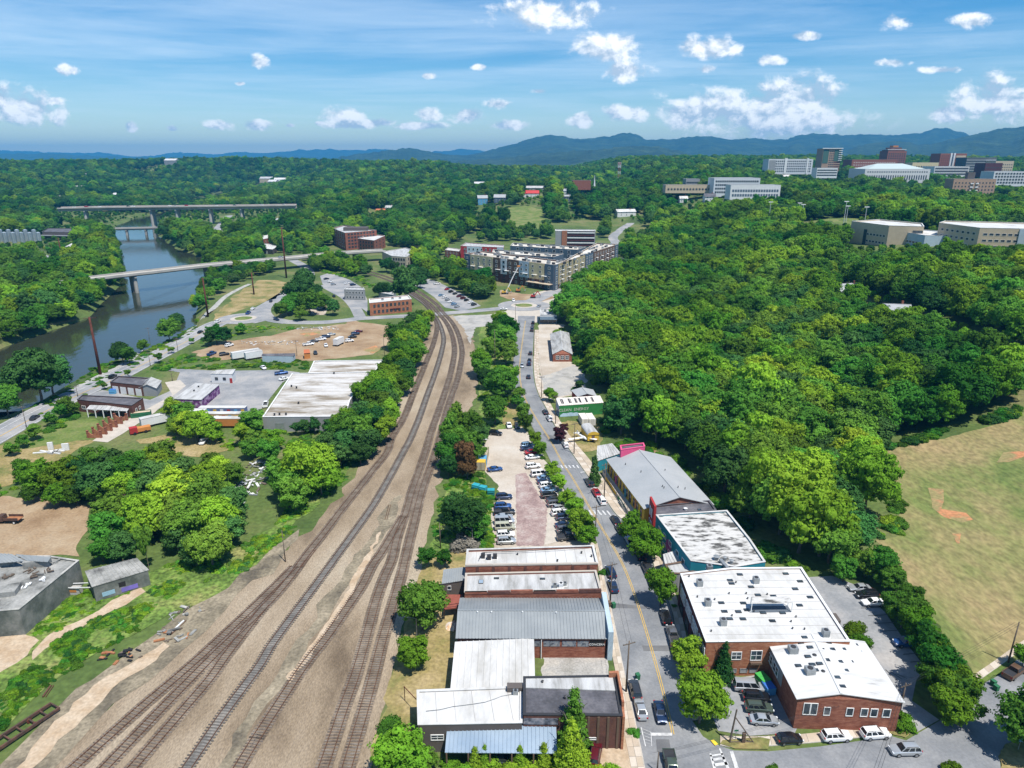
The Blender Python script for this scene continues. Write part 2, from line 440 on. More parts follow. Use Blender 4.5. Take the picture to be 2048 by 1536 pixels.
weeds = mat('weeds', [(0.06, 0.11, 0.018), (0.12, 0.185, 0.035), (0.21, 0.21, 0.07)], 0.10, 0.95, 7, bump=0.25, bscale=1.6, fine=0.55, fscale=1.1)
lawn = mat('lawn', [(0.075, 0.125, 0.022), (0.125, 0.165, 0.04), (0.19, 0.185, 0.07)], 0.10, 0.95, 6, bump=0.06, bscale=2, fine=0.2, fscale=1.3)
soil = mat('dark_soil', [(0.10, 0.085, 0.062), (0.19, 0.16, 0.11), (0.28, 0.235, 0.165)], 0.13, 0.95, 7, bump=0.06, bscale=2.5, fine=0.3, fscale=1.6)
sand = mat('sandy_path', [(0.36, 0.26, 0.165), (0.46, 0.37, 0.27)], 0.3, 0.95, 5, fine=0.15, fscale=2)
white_paint = mat('white_paint', [(0.34, 0.34, 0.34), (0.58, 0.58, 0.57)], 1.5, 0.7)
yellow_paint = mat('yellow_paint', [(0.48, 0.31, 0.06), (0.60, 0.39, 0.08)], 1.5, 0.7)
floor_m = mat('woodland_floor', [(0.05, 0.085, 0.02), (0.085, 0.125, 0.03), (0.155, 0.15, 0.06)], 0.03, 0.95, 7, bump=0.3, bscale=0.6, fine=0.25, fscale=0.8)

# ------------------------------------------------------------------ the land
def terrain():
    ys = list(np.linspace(-80, 40, 14)); y = 40.0
    while y < 14000: y += max(3.0, (y + 60) * 0.027); ys.append(y)
    us = np.linspace(-1.35, 1.35, 190)
    vs = []
    for y in ys:
        w = max(y, 0) + 110
        for u in us: vs.append((u * w, y, H(u * w, y)))
    n = len(us); fs = []
    for j in range(len(ys) - 1):
        for i in range(n - 1): fs.append((j * n + i, j * n + i + 1, (j + 1) * n + i + 1, (j + 1) * n + i))
    me = bpy.data.meshes.new('ground'); me.from_pydata(vs, [], fs)
    me.polygons.foreach_set('use_smooth', [True] * len(fs)); me.materials.append(floor_m); me.update()
    tag(link('ground', me), kind='structure')
terrain()

def river_water():
    m = bpy.data.materials.new('river_water'); m.use_nodes = True
    nt = m.node_tree; nd = nt.nodes; lk = nt.links; b = nd['Principled BSDF']
    b.inputs['Base Color'].default_value = (0.030, 0.036, 0.022, 1); b.inputs['Roughness'].default_value = 0.07; b.inputs['IOR'].default_value = 1.33
    b.inputs['Specular IOR Level'].default_value = 0.75
    g = nd.new('ShaderNodeNewGeometry'); mp = nd.new('ShaderNodeMapping'); lk.new(g.outputs['Position'], mp.inputs[0])
    mp.inputs['Scale'].default_value = (0.6, 0.25, 1); mp.inputs['Rotation'].default_value = (0, 0, 0.5)
    n = nd.new('ShaderNodeTexNoise'); lk.new(mp.outputs[0], n.inputs['Vector']); n.inputs['Scale'].default_value = 0.5; n.inputs['Detail'].default_value = 5
    bp = nd.new('ShaderNodeBump'); bp.inputs['Distance'].default_value = 0.10; bp.inputs['Strength'].default_value = 0.9
    lk.new(n.outputs[0], bp.inputs['Height']); lk.new(bp.outputs[0], b.inputs['Normal'])
    q = [(r[0], r[1]) for r in river]; W = [r[2] + 14 for r in river]
    P = spline(q, 5); vs = []; fs = []
    for i, p in enumerate(P):
        w = W[min(len(W) - 1, int(i / 5))]
        a = Vector(P[max(0, i - 1)]); b_ = Vector(P[min(len(P) - 1, i + 1)]); d = (b_ - a).normalized()
        vs += [(p[0] - d.y * -w, p[1] + d.x * -w, WATER), (p[0] + d.y * -w, p[1] - d.x * -w, WATER)]
        if i: k = 2 * i; fs.append((k - 2, k - 1, k + 1, k))
    me = bpy.data.meshes.new('river'); me.from_pydata(vs, [], fs); me.materials.append(m)
    bm = bmesh.new(); bm.from_mesh(me); bmesh.ops.recalc_face_normals(bm, faces=bm.faces)
    if sum(f.normal.z for f in bm.faces) < 0: bmesh.ops.reverse_faces(bm, faces=bm.faces)
    bm.to_mesh(me); bm.free()
    tag(link('river', me), kind='structure')
river_water()

# ------------------------------------------------------------------ mountains: ridges at their own distances
mount_m = mat('mountain_forest', [(0.010, 0.024, 0.012), (0.020, 0.042, 0.018), (0.036, 0.062, 0.026)], 0.006, 0.95, 9, bump=14.0, bscale=0.02, fine=0.3, fscale=0.03)
def ridge(name, prof, D, depth, seed, rough=0.13, base=30):
    cols = 260; rows = 26
    xs = [p[0] for p in prof]; zs = [p[1] for p in prof]
    vs = []; fs = []
    for i in range(cols + 1):
        px = xs[0] + (xs[-1] - xs[0]) * i / cols
        py = float(np.interp(px, xs, zs))
        d = ray(px, py); t = D / d.y; x = d.x * t; top = CAMZ + d.z * t
        top += 0.016 * D * 0.12 * mnoise.fractal(Vector((px / 16, seed, 0)), 0.8, 2.2, 5)
        for j in range(rows + 1):
            s = j / rows                                   # 0 front foot, 0.72 crest, 1 back
            if s < 0.72: q = s / 0.72; prof_h = q ** 1.25
            else: q = (1 - s) / 0.28; prof_h = q ** 0.8
            y = D - depth * (0.72 - s) / 0.72 if s < 0.72 else D + depth * 0.6 * (s - 0.72) / 0.28
            r = mnoise.ridged_multi_fractal(Vector((x / (depth * 0.42) + seed, y / (depth * 0.8), seed)), 0.9, 2.1, 4, 1.0, 2.0) - 1.0
            k = min(1.0, abs(s - 0.72) / 0.3)
            z = base + (top - base) * prof_h + (top - base) * rough * r * k * min(1, s * 4)
            vs.append((x * (y / D), y, z - (8 if j in (0, rows) else 0)))
    n = rows + 1
    for i in range(cols):
        for j in range(rows): fs.append((i * n + j, (i + 1) * n + j, (i + 1) * n + j + 1, i * n + j + 1))
    me = bpy.data.meshes.new(name); me.from_pydata(vs, [], fs); me.polygons.foreach_set('use_smooth', [True] * len(fs)); me.materials.append(mount_m); me.update()
    tag(link(name, me), kind='structure')
ridge('far_mountains', [(-420, 300), (-150, 306), (0, 299), (60, 302), (130, 305), (200, 304), (260, 312), (300, 312), (345, 304), (380, 305), (430, 308), (480, 303), (530, 305),
      (600, 299), (660, 297), (710, 300), (760, 296), (810, 303), (860, 304), (920, 297), (970, 300), (1100, 306), (1300, 310)], 15500, 3500, 3.1, 0.05, 0)
ridge('far_foothills', [(-420, 309), (-100, 311), (0, 307), (80, 306), (150, 309), (230, 313), (300, 314), (380, 313), (450, 316), (560, 312), (680, 316), (800, 318), (1100, 320)], 11000, 2600, 9.4, 0.06, 20)
ridge('hill', [(560, 326), (640, 319), (690, 312), (740, 303), (790, 298), (820, 295), (850, 299), (880, 306), (920, 310), (960, 308), (1020, 312), (1120, 322)], 7600, 1800, 5.7)
ridge('mountain_range', [(880, 322), (930, 313), (980, 298), (1020, 288), (1050, 279), (1075, 270), (1100, 267), (1125, 270), (1150, 276), (1190, 274), (1215, 270), (1240, 265), (1258, 263), (1275, 267),
      (1295, 277), (1340, 277), (1380, 272), (1420, 270), (1465, 278), (1500, 274), (1550, 277), (1575, 275), (1610, 266), (1650, 264), (1690, 268), (1730, 266), (1780, 269), (1840, 265),
      (1870, 255), (1890, 253), (1910, 258), (1950, 272), (2010, 280), (2150, 286), (2400, 300)], 8600, 3000, 2.2, 0.2)
ridge('foothill', [(860, 326), (960, 318), (1030, 314), (1080, 306), (1120, 302), (1190, 298), (1240, 292), (1290, 290), (1330, 294), (1370, 304), (1400, 312), (1480, 316), (1560, 320), (1650, 324)], 5600, 1500, 6.6, 0.2)
ridge('near_mountain', [(1560, 322), (1640, 308), (1700, 296), (1760, 282), (1800, 279), (1840, 288), (1880, 282), (1940, 268), (1990, 257), (2048, 249), (2150, 238), (2350, 240), (2600, 262)], 6000, 2200, 4.4, 0.2)

# ------------------------------------------------------------------ sheets of ground
patch('railway_yard', [(20, 1560), (120, 1500), (250, 1385), (330, 1310), (420, 1240), (480, 1180), (560, 1110), (620, 1060), (680, 990), (730, 925), (768, 870), (790, 825), (802, 790), (818, 755), (838, 710),
      (852, 665), (856, 640), (905, 631), (935, 640), (947, 680), (956, 730), (957, 765), (945, 810), (915, 850), (886, 935), (874, 985), (862, 1050), (844, 1112), (839, 1150), (815, 1200), (800, 1292), (782, 1364),
      (757, 1427), (742, 1484), (735, 1600), (650, 1700), (150, 1750), (-50, 1700)], ballast, 1, soft=1.2)
patch('weedy_ballast', [(430, 1536), (520, 1400), (600, 1275), (670, 1175), (735, 1080), (780, 1015), (800, 985), (806, 995), (790, 1035), (745, 1100), (700, 1165), (665, 1215), (610, 1300), (560, 1380), (500, 1470), (455, 1545)], soil, 2, soft=1.5)
patch('weedy_verge', [(-20, 1560), (40, 1490), (110, 1420), (200, 1350), (300, 1275), (400, 1205), (480, 1150), (560, 1085), (600, 1062), (575, 1100), (480, 1195), (400, 1270), (290, 1370), (200, 1445), (120, 1520), (60, 1580)], soil, 3, soft=2.0)
patch('weed_bank', [(0, 1465), (55, 1402), (105, 1364), (175, 1318), (260, 1270), (317, 1240), (425, 1190), (512, 1125), (600, 1040), (680, 960), (735, 880), (770, 830), (760, 800), (700, 880), (620, 980), (540, 1060), (440, 1110), (330, 1130), (230, 1170), (120, 1200), (65, 1250), (-30, 1330)], weeds, 4, soft=1.6)
patch('sandy_strip', [(572, 1356), (612, 1305), (655, 1245), (695, 1182), (727, 1122), (758, 1065), (764, 1062), (750, 1092), (735, 1128), (704, 1186), (664, 1252), (620, 1312), (580, 1365)], sand, 4, soft=0.6)
patch('sandy_track', [(30, 1540), (115, 1440), (190, 1368), (265, 1325), (335, 1285), (345, 1292), (285, 1340), (225, 1382), (205, 1400), (140, 1460), (60, 1545)], sand, 5, soft=0.8)
patch('sandy_slope', [(60, 1300), (110, 1262), (170, 1238), (220, 1205), (285, 1178), (290, 1186), (225, 1222), (165, 1255), (110, 1290), (75, 1320)], sand, 5, soft=0.9)
patch('dirt_yard', [(-60, 990), (60, 995), (185, 1000), (180, 1040), (165, 1075), (160, 1115), (60, 1112), (-60, 1108)], dirt, 2, soft=1.2)
patch('rubble_yard', [(-40, 1266), (45, 1262), (78, 1280), (60, 1310), (-40, 1370)], sand, 5, soft=0.8)
patch('dry_meadow', [(-60, 900), (40, 885), (110, 876), (190, 880), (150, 905), (90, 940), (40, 960), (-60, 1000)], drygrass, 2, soft=1.5)
patch('roadside_lawn', [(20, 900), (70, 868), (120, 842), (190, 838), (200, 850), (175, 880), (100, 890)], lawn, 3, soft=1.2)
patch('dry_clearing', [(270, 880), (330, 872), (400, 872), (470, 880), (455, 900), (400, 915), (340, 905)], drygrass, 2, soft=1.5)
patch('concrete_drive', [(185, 882), (225, 855), (300, 815), (345, 790), (330, 765), (360, 760), (372, 772), (335, 800), (310, 825), (245, 868), (215, 885)], concrete, 3)
patch('service_yard', [(150, 800), (205, 780), (300, 800), (345, 780), (360, 745), (300, 735), (440, 742), (560, 740), (600, 745), (565, 765), (520, 822), (510, 845), (430, 832), (395, 808), (345, 800), (300, 830), (200, 825)], asphalt_old, 2)
patch('dirt_lot', [(385, 705), (440, 684), (540, 672), (585, 660), (640, 655), (690, 648), (700, 640), (720, 645), (792, 652), (778, 688), (745, 708), (690, 716), (620, 722), (545, 720), (500, 716), (420, 722)], dirt, 2, soft=1.5)
patch('clay_heap', [(600, 667), (640, 662), (640, 668), (612, 673)], clay, 3, soft=0.8)
patch('clay_scar', [(728, 700), (752, 690), (760, 700), (745, 708)], clay, 3, soft=0.8)
patch('river_verge', [(420, 640), (470, 590), (520, 560), (560, 560), (590, 570), (560, 590), (530, 605), (490, 618), (440, 635)], drygrass, 2, soft=2.5)
patch('gravel_lot', [(976, 870), (1000, 858), (1045, 855), (1062, 872), (1082, 905), (1102, 940), (1128, 985), (1158, 1035), (1182, 1075), (1188, 1100), (985, 1102), (984, 1050), (986, 1010), (1000, 985), (990, 962), (972, 945), (968, 905)], gravel, 2, soft=0.8)
patch('brick_paved_lot', [(1030, 950), (1052, 946), (1075, 985), (1094, 1010), (1093, 1060), (1088, 1092), (1032, 1092), (1034, 1030)], brick_pave, 3, soft=0.3)
patch('concrete_strip', [(1097, 1010), (1112, 1030), (1120, 1060), (1126, 1082), (1089, 1090), (1095, 1050)], concrete, 4)
patch('back_yard', [(838, 1150), (860, 1120), (935, 1095), (940, 1400), (850, 1400), (836, 1510), (735, 1600), (748, 1480), (785, 1365), (803, 1290)], drygrass, 2, soft=0.9)
patch('trackside_grass', [(960, 640), (1000, 650), (1024, 660), (1020, 780), (1030, 850), (985, 865), (960, 880), (900, 960), (880, 1000), (870, 1080), (850, 1120), (935, 1095), (985, 1095), (985, 1000), (968, 945), (960, 830), (955, 730)], weeds, 1, soft=1.0)
patch('dry_bank', [(995, 800), (1025, 790), (1045, 830), (1050, 855), (1010, 850)], drygrass, 2, soft=0.9)
patch('gravel_yard', [(1082, 755), (1150, 730), (1175, 760), (1165, 785), (1120, 792), (1092, 795)], gravel_grey, 2, soft=1.2)
patch('bare_lot', [(1078, 640), (1130, 650), (1105, 690), (1145, 725), (1168, 735), (1170, 770), (1150, 790), (1092, 800), (1080, 755), (1074, 700)], gravel, 1, soft=1.0)
patch('roadside_yard', [(1112, 850), (1135, 840), (1195, 848), (1205, 875), (1195, 900), (1170, 905), (1140, 880)], drygrass, 2, soft=0.9)
patch('rail_forecourt', [(905, 632), (1000, 628), (1015, 636), (1000, 650), (950, 655), (940, 690), (930, 660)], gravel_grey, 2, soft=0.8)
patch('hill_field', [(1758, 908), (1800, 893), (1870, 880), (1930, 866), (1990, 850), (2060, 820), (2180, 770), (2300, 1000), (2250, 1260), (2048, 1295), (1945, 1352), (1905, 1300), (1850, 1210), (1800, 1140), (1765, 1092), (1752, 1078), (1800, 1070), (1798, 1010), (1775, 950)], field, 1, soft=1.0, drape=5)
for i, (q, l) in enumerate([([(1845, 975), (1880, 978), (1895, 995), (1905, 1015), (1945, 1030), (1955, 1042), (1930, 1042), (1900, 1030), (1885, 1015), (1870, 1000)], 3), ([(1868, 1060), (1892, 1058), (1902, 1072), (1895, 1084), (1875, 1080)], 3), ([(2000, 905), (2048, 890), (2060, 905), (2030, 925), (2005, 925)], 3)]):
    patch('clay_patch', q, clay, l, soft=3.2, drape=4)
patch('asphalt_car_park', [(1610, 1155), (1665, 1152), (1715, 1172), (1770, 1225), (1815, 1290), (1850, 1335), (1832, 1362), (1824, 1402), (1878, 1440), (1828, 1468), (1795, 1450), (1790, 1420), (1690, 1285)], asphalt_old, 2)
patch('side_car_park', [(1440, 1362), (1545, 1345), (1606, 1430), (1590, 1466), (1500, 1472), (1436, 1462), (1420, 1420)], asphalt_old, 2)
patch('small_gravel_yard', [(1088, 1314), (1214, 1312), (1222, 1356), (1082, 1358)], gravel_grey, 3, soft=0.4)
patch('front_dirt_yard', [(1190, 1470), (1258, 1460), (1270, 1560), (1180, 1560)], sand, 3, soft=0.4)
patch('roundabout_apron', [(985, 628), (1012, 622), (1040, 600), (1070, 585), (1140, 572), (1150, 590), (1110, 612), (1080, 632), (1075, 645), (1030, 645)], concrete, 1, soft=0.5)
patch('building_site', [(1000, 580), (1045, 588), (1100, 590), (1110, 596), (1080, 604), (1045, 602), (1015, 598), (1000, 592)], dirt, 2, soft=0.8)
patch('station_car_park', [(790, 545), (830, 548), (880, 566), (925, 588), (962, 612), (925, 622), (890, 615), (868, 594), (840, 575), (800, 560)], asphalt_old, 2)
patch('depot_car_park', [(640, 552), (660, 545), (700, 560), (722, 574), (735, 600), (735, 625), (700, 600), (665, 585), (645, 568)], asphalt_old, 2)
patch('island_car_park', [(620, 618), (640, 612), (655, 618), (650, 630), (622, 630)], gravel, 2)
patch('grass_hillside', [(1010, 415), (1060, 412), (1095, 420), (1090, 450), (1055, 470), (1020, 460)], lawn, 2, soft=4, drape=25)
patch('school_field', [(1595, 452), (1640, 440), (1700, 436), (1740, 440), (1700, 452), (1640, 462)], lawn, 2, soft=3, drape=20)
patch('dirt_edge', [(1300, 895), (1330, 910), (1310, 920)], dirt, 1)

# ------------------------------------------------------------------ roads
def ribbon(name, pts, w, m, lvl, n=6, z=None, kind='structure'):
    P = spline(pts, n); vs = []; fs = []
    for i, p in enumerate(P):
        a = Vector(P[max(0, i - 1)]); b = Vector(P[min(len(P) - 1, i + 1)]); d = (b - a).normalized()
        for s in (-1, 1):
            x, y = p[0] + d.y * s * w / 2, p[1] - d.x * s * w / 2
            vs.append((x, y, (H(x, y) if z is None else z) + 0.02 + 0.02 * lvl))
        if i: k = 2 * i; fs.append((k - 2, k - 1, k + 1, k))
    me = bpy.data.meshes.new(name); me.from_pydata(vs, [], fs); me.materials.append(m); me.update()
    o = link(name, me); tag(o, kind=kind); return o
LE = [(1300, 1600), (1290, 1536), (1268, 1430), (1246, 1330), (1228, 1240), (1212, 1170), (1203, 1120), (1194, 1085), (1175, 1052), (1158, 1025), (1130, 980), (1108, 937), (1090, 900), (1068, 860), (1050, 830), (1037, 800), (1028, 770), (1026, 740), (1029, 700), (1034, 660), (1036, 632)]
RE = [(1384, 1442), (1372, 1400), (1362, 1340), (1353, 1285), (1344, 1225), (1326, 1180), (1312, 1150), (1302, 1115), (1290, 1090), (1272, 1067), (1254, 1048), (1232, 1030), (1216, 1008), (1200, 985), (1182, 962), (1159, 930), (1135, 895), (1113, 860), (1093, 820), (1077, 790), (1069, 765), (1066, 735), (1066, 700), (1068, 660), (1070, 632)]
CLn = [(1346, 1470), (1337, 1430), (1323, 1372), (1301, 1292), (1276, 1211), (1255, 1152), (1239, 1117), (1219, 1082), (1196, 1045), (1174, 1007), (1144, 955), (1124, 925), (1101, 882), (1074, 840), (1051, 800), (1041, 765), (1040, 725), (1045, 682), (1051, 642)]
LEw = spline(gpoly(LE), 4); REw = spline(gpoly(RE), 4); CLw = gpoly(CLn)
patch('street', None, asphalt, 4, world=LEw + REw[::-1] + gpoly([(1400, 1470), (1420, 1510), (1420, 1600)]))
SST = [(1384, 1442), (1406, 1474), (1432, 1490), (1468, 1502), (1536, 1504), (1640, 1494), (1740, 1480), (1782, 1473), (1812, 1482), (1832, 1470), (1880, 1442), (1915, 1425), (1945, 1395), (1972, 1365), (2003, 1349), (2060, 1296), (2180, 1240), (2300, 1380), (2120, 1440), (2040, 1475), (2008, 1492), (1998, 1514), (2010, 1600), (1300, 1610), (1330, 1500)]
patch('side_street', SST, asphalt, 5)
def far_road(name, px, w, m=asphalt_old, lvl=3): return ribbon(name, gpoly(px), w, m, lvl)
riverside = [(-120, 930), (-40, 890), (0, 868), (60, 835), (107, 811), (165, 783), (215, 762), (275, 731), (330, 703), (375, 679), (405, 662), (440, 645), (475, 640)]
far_road('riverside_road', riverside, 12.5, asphalt_old, 4)
far_road('riverside_path', [(-60, 905), (0, 862), (60, 826), (110, 800), (150, 778), (200, 752), (260, 720), (320, 688), (375, 662), (400, 645), (425, 618), (450, 594), (480, 577), (500, 568)], 3.6, concrete_grey, 3)
far_road('loop_road', [(495, 632), (520, 618), (545, 603), (570, 587), (600, 570), (616, 555), (617, 543), (607, 532), (585, 520)], 9, asphalt_old, 2)
far_road('crossing_road', [(500, 645), (535, 638), (575, 644), (640, 645), (690, 641), (722, 637), (780, 634), (852, 630), (912, 625), (970, 620), (1012, 616), (1045, 612)], 9, asphalt_old, 4)
far_road('bend_road', [(540, 606), (530, 616), (530, 628), (545, 640), (575, 645)], 8, asphalt_old, 5)
far_road('depot_road', [(722, 637), (708, 612), (690, 594), (668, 582), (645, 570)], 7)
far_road('uphill_road', [(1050, 610), (1090, 591), (1130, 574), (1185, 541), (1222, 508), (1232, 488), (1226, 474), (1243, 459), (1262, 446)], 11)
far_road('west_road', [(30, 600), (60, 578), (92, 553), (104, 535), (92, 516), (60, 505)], 11)
far_road('north_road', [(450, 492), (436, 470), (436, 458), (447, 444), (458, 431)], 12)
def disc(name, px, r, m, lvl, hole=0.0):
    c = at(*px); n = 40; z = c.z + 0.02 + 0.02 * lvl; mb = MB()
    if hole:
        vs = [(c.x + q * math.cos(2 * math.pi * i / n), c.y + q * math.sin(2 * math.pi * i / n), z) for q in (hole, r) for i in range(n)]
        mb.add(vs, [(i, n + i, n + (i + 1) % n, (i + 1) % n) for i in range(n)])
    else: mb.add([(c.x + r * math.cos(2 * math.pi * i / n), c.y + r * math.sin(2 * math.pi * i / n), z) for i in range(n)], [tuple(range(n))])
    tag(mb.build(name, m), kind='structure'); return c
disc('roundabout', (487, 637), 15, asphalt_old, 6); disc('roundabout_apron', (487, 637), 7.5, concrete, 8)
disc('roundabout_island', (487, 637), 5, lawn, 10)
disc('roundabout', (1048, 611), 17, asphalt_old, 6); disc('roundabout_apron', (1048, 611), 8.5, concrete, 8); disc('roundabout_island', (1048, 611), 5.5, lawn, 10)
# markings
def off_line(pts, o):
    out = []
    for i, p in enumerate(pts):
        a = Vector(pts[max(0, i - 1)]); b = Vector(pts[min(len(pts) - 1, i + 1)]); d = (b - a).normalized()
        out.append((p[0] + d.y * o, p[1] - d.x * o))
    return out
cl = spline(CLw, 5)
ribbon('yellow_line', off_line(cl, -0.18), 0.13, yellow_paint, 6, 1, 0); ribbon('yellow_line', off_line(cl, 0.18), 0.13, yellow_paint, 6, 1, 0)
def bars(name, quads, m=white_paint, lvl=7):
    mb = MB()
    for q in quads:
        w = [at(*p) for p in q]; mb.add([(p.x, p.y, p.z + 0.02 + 0.02 * lvl) for p in w], [(0, 1, 2, 3)])
    me = mb.mesh(name, m); bm = bmesh.new(); bm.from_mesh(me)
    for f in bm.faces:
        f.normal_update()
        if f.normal.z < 0: f.normal_flip()
    bm.to_mesh(me); bm.free(); o = link(name, me); tag(o, kind='structure'); return o
bars('stop_line', [[(1302, 1467), (1344, 1467), (1344, 1473), (1303, 1473)]])
bars('crosswalk', [[(1176 + 9 * i, 1021 + 0.3 * i), (1179.5 + 9 * i, 1021 + 0.3 * i), (1186 + 9.2 * i, 1031), (1182 + 9.2 * i, 1031)] for i in range(5)])
bars('crosswalk', [[(1120 + 8 * i, 931 + 0.1 * i), (1123 + 8 * i, 931), (1127 + 8 * i, 937), (1124 + 8 * i, 937)] for i in range(5)])
bars('crosswalk', [[(1419, 1512), (1445, 1508), (1447, 1511), (1421, 1515)], [(1423, 1519), (1449, 1515), (1452, 1520), (1425, 1524)], [(1427, 1529), (1455, 1525), (1458, 1531), (1429, 1535)],
     [(1437, 1498), (1440, 1497), (1462, 1545), (1455, 1545)], [(1418, 1509), (1422, 1508), (1434, 1545), (1428, 1545)]], lvl=8)
bars('stop_line', [[(1459, 1505), (1466, 1504), (1478, 1540), (1470, 1541)]], lvl=8)
hq = [[(1281, 1456), (1283, 1456), (1292, 1494), (1290, 1494)], [(1301, 1466), (1302.5, 1466), (1304, 1493), (1302.5, 1493)]] + [[(1284 + i * 1.5, 1459 + i * 7), (1286 + i * 1.5, 1459 + i * 7), (1303, 1466 + i * 6), (1301, 1466 + i * 6)] for i in range(5)]
bars('hatched_marking', hq)
pk = [[(1722 + i * 14, 1216 + i * 15.5), (1766 + i * 11, 1214 + i * 15.5), (1766 + i * 11, 1215.4 + i * 15.5), (1722 + i * 14, 1217.4 + i * 15.5)] for i in range(8)]
dark_paint = mat('faded_dark_line', [(0.10, 0.10, 0.10)], rough=0.8)
bars('parking_lines', pk, dark_paint, 5)
bars('parking_lines', [[(1770 + i * 10, 1344 + i * 4 - 4), (1772 + i * 10, 1344 + i * 4 - 4), (1795 + i * 10, 1361 - i * 1.5), (1793 + i * 10, 1361 - i * 1.5)] for i in range(5)], dark_paint, 5)
tk = []
for (x, y) in [(1160, 945), (1172, 962), (1186, 976), (1196, 995), (1222, 1036), (1247, 1076), (1268, 1098), (1286, 1128), (1296, 1148)]: tk.append([(x, y), (x + 9, y - 1), (x + 9.6, y + 0.4), (x + 0.6, y + 1.4)])
bars('parking_ticks', tk)
bars('tactile_ramp', [[(1421, 1484), (1427, 1482), (1436, 1491), (1430, 1494)]], mat('tactile_yellow', [(0.72, 0.50, 0.04)]), 14)
ribbon('road_edge_line', off_line(spline(gpoly(riverside), 5), -5.6), 0.3, white_paint, 6, 1, 0)
ribbon('road_edge_line', off_line(spline(gpoly(riverside), 5), 5.6), 0.3, white_paint, 6, 1, 0)
ribbon('road_edge_line', off_line(spline(gpoly(riverside), 5), -2.6), 0.35, white_paint, 6, 1, 0)
ribbon('yellow_line', off_line(spline(gpoly(riverside), 5), 1.6), 0.3, yellow_paint, 6, 1, 0)
# darker repair strips and tyre-worn lanes
patchm = mat('asphalt_repair', [(0.11, 0.112, 0.118), (0.15, 0.15, 0.15)], 0.4, 0.9, 4)
patch('asphalt_repair', [(1229, 1207), (1292, 1214), (1292, 1218), (1229, 1217)], patchm, 5)
patch('asphalt_repair', [(1284, 1292), (1342, 1292), (1345, 1303), (1287, 1303)], patchm, 5)
patch('asphalt_repair', [(1312, 1480), (1338, 1480), (1342, 1504), (1314, 1504)], patchm, 6)
patch('asphalt_repair', [(1085, 866), (1108, 872), (1118, 890), (1096, 884)], patchm, 5, soft=0.4)

# kerbs and sidewalks of separate slabs
slab_m = [mat('slab_tan', [(0.40, 0.33, 0.25), (0.46, 0.385, 0.30)], 0.6, 0.9, fine=0.06), mat('slab_pale', [(0.47, 0.41, 0.34), (0.52, 0.46, 0.385)], 0.6, 0.9, fine=0.06), mat('slab_worn', [(0.34, 0.285, 0.22), (0.43, 0.355, 0.275)], 0.6, 0.9, fine=0.08)]
def resample(pts, step):
    out = [Vector(pts[0])]; acc = 0.0
    for a, b in zip(pts[:-1], pts[1:]):
        a, b = Vector(a), Vector(b); L = (b - a).length; d = step - acc
        while d < L: out.append(a.lerp(b, d / L)); d += step
        acc = L - (d - step)
    return out
def sidewalk(name, inner, outer, step=1.7, cols=1):
    I = spline(gpoly(inner), 4); O = spline(gpoly(outer), 4)
    n = int(sum((Vector(a) - Vector(b)).length for a, b in zip(O[:-1], O[1:])) / step)
    def even(P):
        L = [0]
        for a, b in zip(P[:-1], P[1:]): L.append(L[-1] + (Vector(a) - Vector(b)).length)
        xs = np.interp(np.linspace(0, L[-1], n + 1), L, [p[0] for p in P]); ys = np.interp(np.linspace(0, L[-1], n + 1), L, [p[1] for p in P])
        return [Vector((a, b)) for a, b in zip(xs, ys)]
    I, O = even(I), even(O)
    mb = MB()
    for i in range(n): mb.add([(p.x, p.y, 0.11) for p in (I[i], O[i], O[i + 1], I[i + 1])], [(0, 1, 2, 3)])
    base = mb.build(name, dark_paint); tag(base, kind='structure')
    kb = MB(); kb.sweep([(-0.09, 0.0), (-0.09, 0.15), (0.09, 0.15), (0.09, 0.0)], [(p.x, p.y, 0) for p in O]); kb.build('kerb', concrete, base)
    for i in range(n):
        for c in range(cols):
            t0, t1 = c / cols, (c + 1) / cols
            q = [I[i].lerp(O[i], t0), I[i].lerp(O[i], t1 * 0.985), I[i + 1].lerp(O[i + 1], t1 * 0.985), I[i + 1].lerp(O[i + 1], t0)]
            ctr = sum(q, Vector((0, 0))) / 4; q = [ctr + (p - ctr) * 0.975 for p in q]
            MB().prism([(p.x, p.y) for p in q], 0.02, 0.14).build('slab', slab_m[(i * 7 + c * 5 + (i // 3)) % 3], base)
    return base
sidewalk('sidewalk', [(1268, 1600), (1262, 1536), (1247, 1460), (1241, 1400), (1228, 1330), (1216, 1270), (1203, 1190), (1196, 1130), (1190, 1090)], [(1300, 1600), (1289, 1536), (1267, 1430), (1245, 1330), (1227, 1240), (1211, 1170), (1202, 1120), (1194, 1087)], 1.9, 2)
sidewalk('sidewalk', [(1404, 1440), (1392, 1400), (1388, 1340), (1372, 1270), (1362, 1225), (1348, 1180), (1335, 1145), (1326, 1110), (1308, 1085), (1300, 1060), (1272, 1040), (1245, 1010), (1222, 978), (1200, 948), (1178, 918), (1150, 885), (1125, 850), (1105, 815), (1090, 785), (1080, 755), (1077, 720), (1077, 660)],
         [(1386, 1442), (1374, 1400), (1364, 1340), (1355, 1285), (1346, 1225), (1328, 1180), (1314, 1150), (1304, 1115), (1292, 1090), (1274, 1067), (1256, 1048), (1234, 1030), (1218, 1008), (1202, 985), (1184, 962), (1161, 930), (1137, 895), (1115, 860), (1095, 820), (1079, 790), (1071, 765), (1068, 735), (1068, 700), (1070, 660)], 2.1, 2)
sidewalk('sidewalk', [(1440, 1472), (1500, 1474), (1590, 1470), (1690, 1460), (1770, 1449)], [(1440, 1491), (1470, 1496), (1536, 1492), (1640, 1484), (1740, 1472), (1780, 1462)], 2.0, 1)
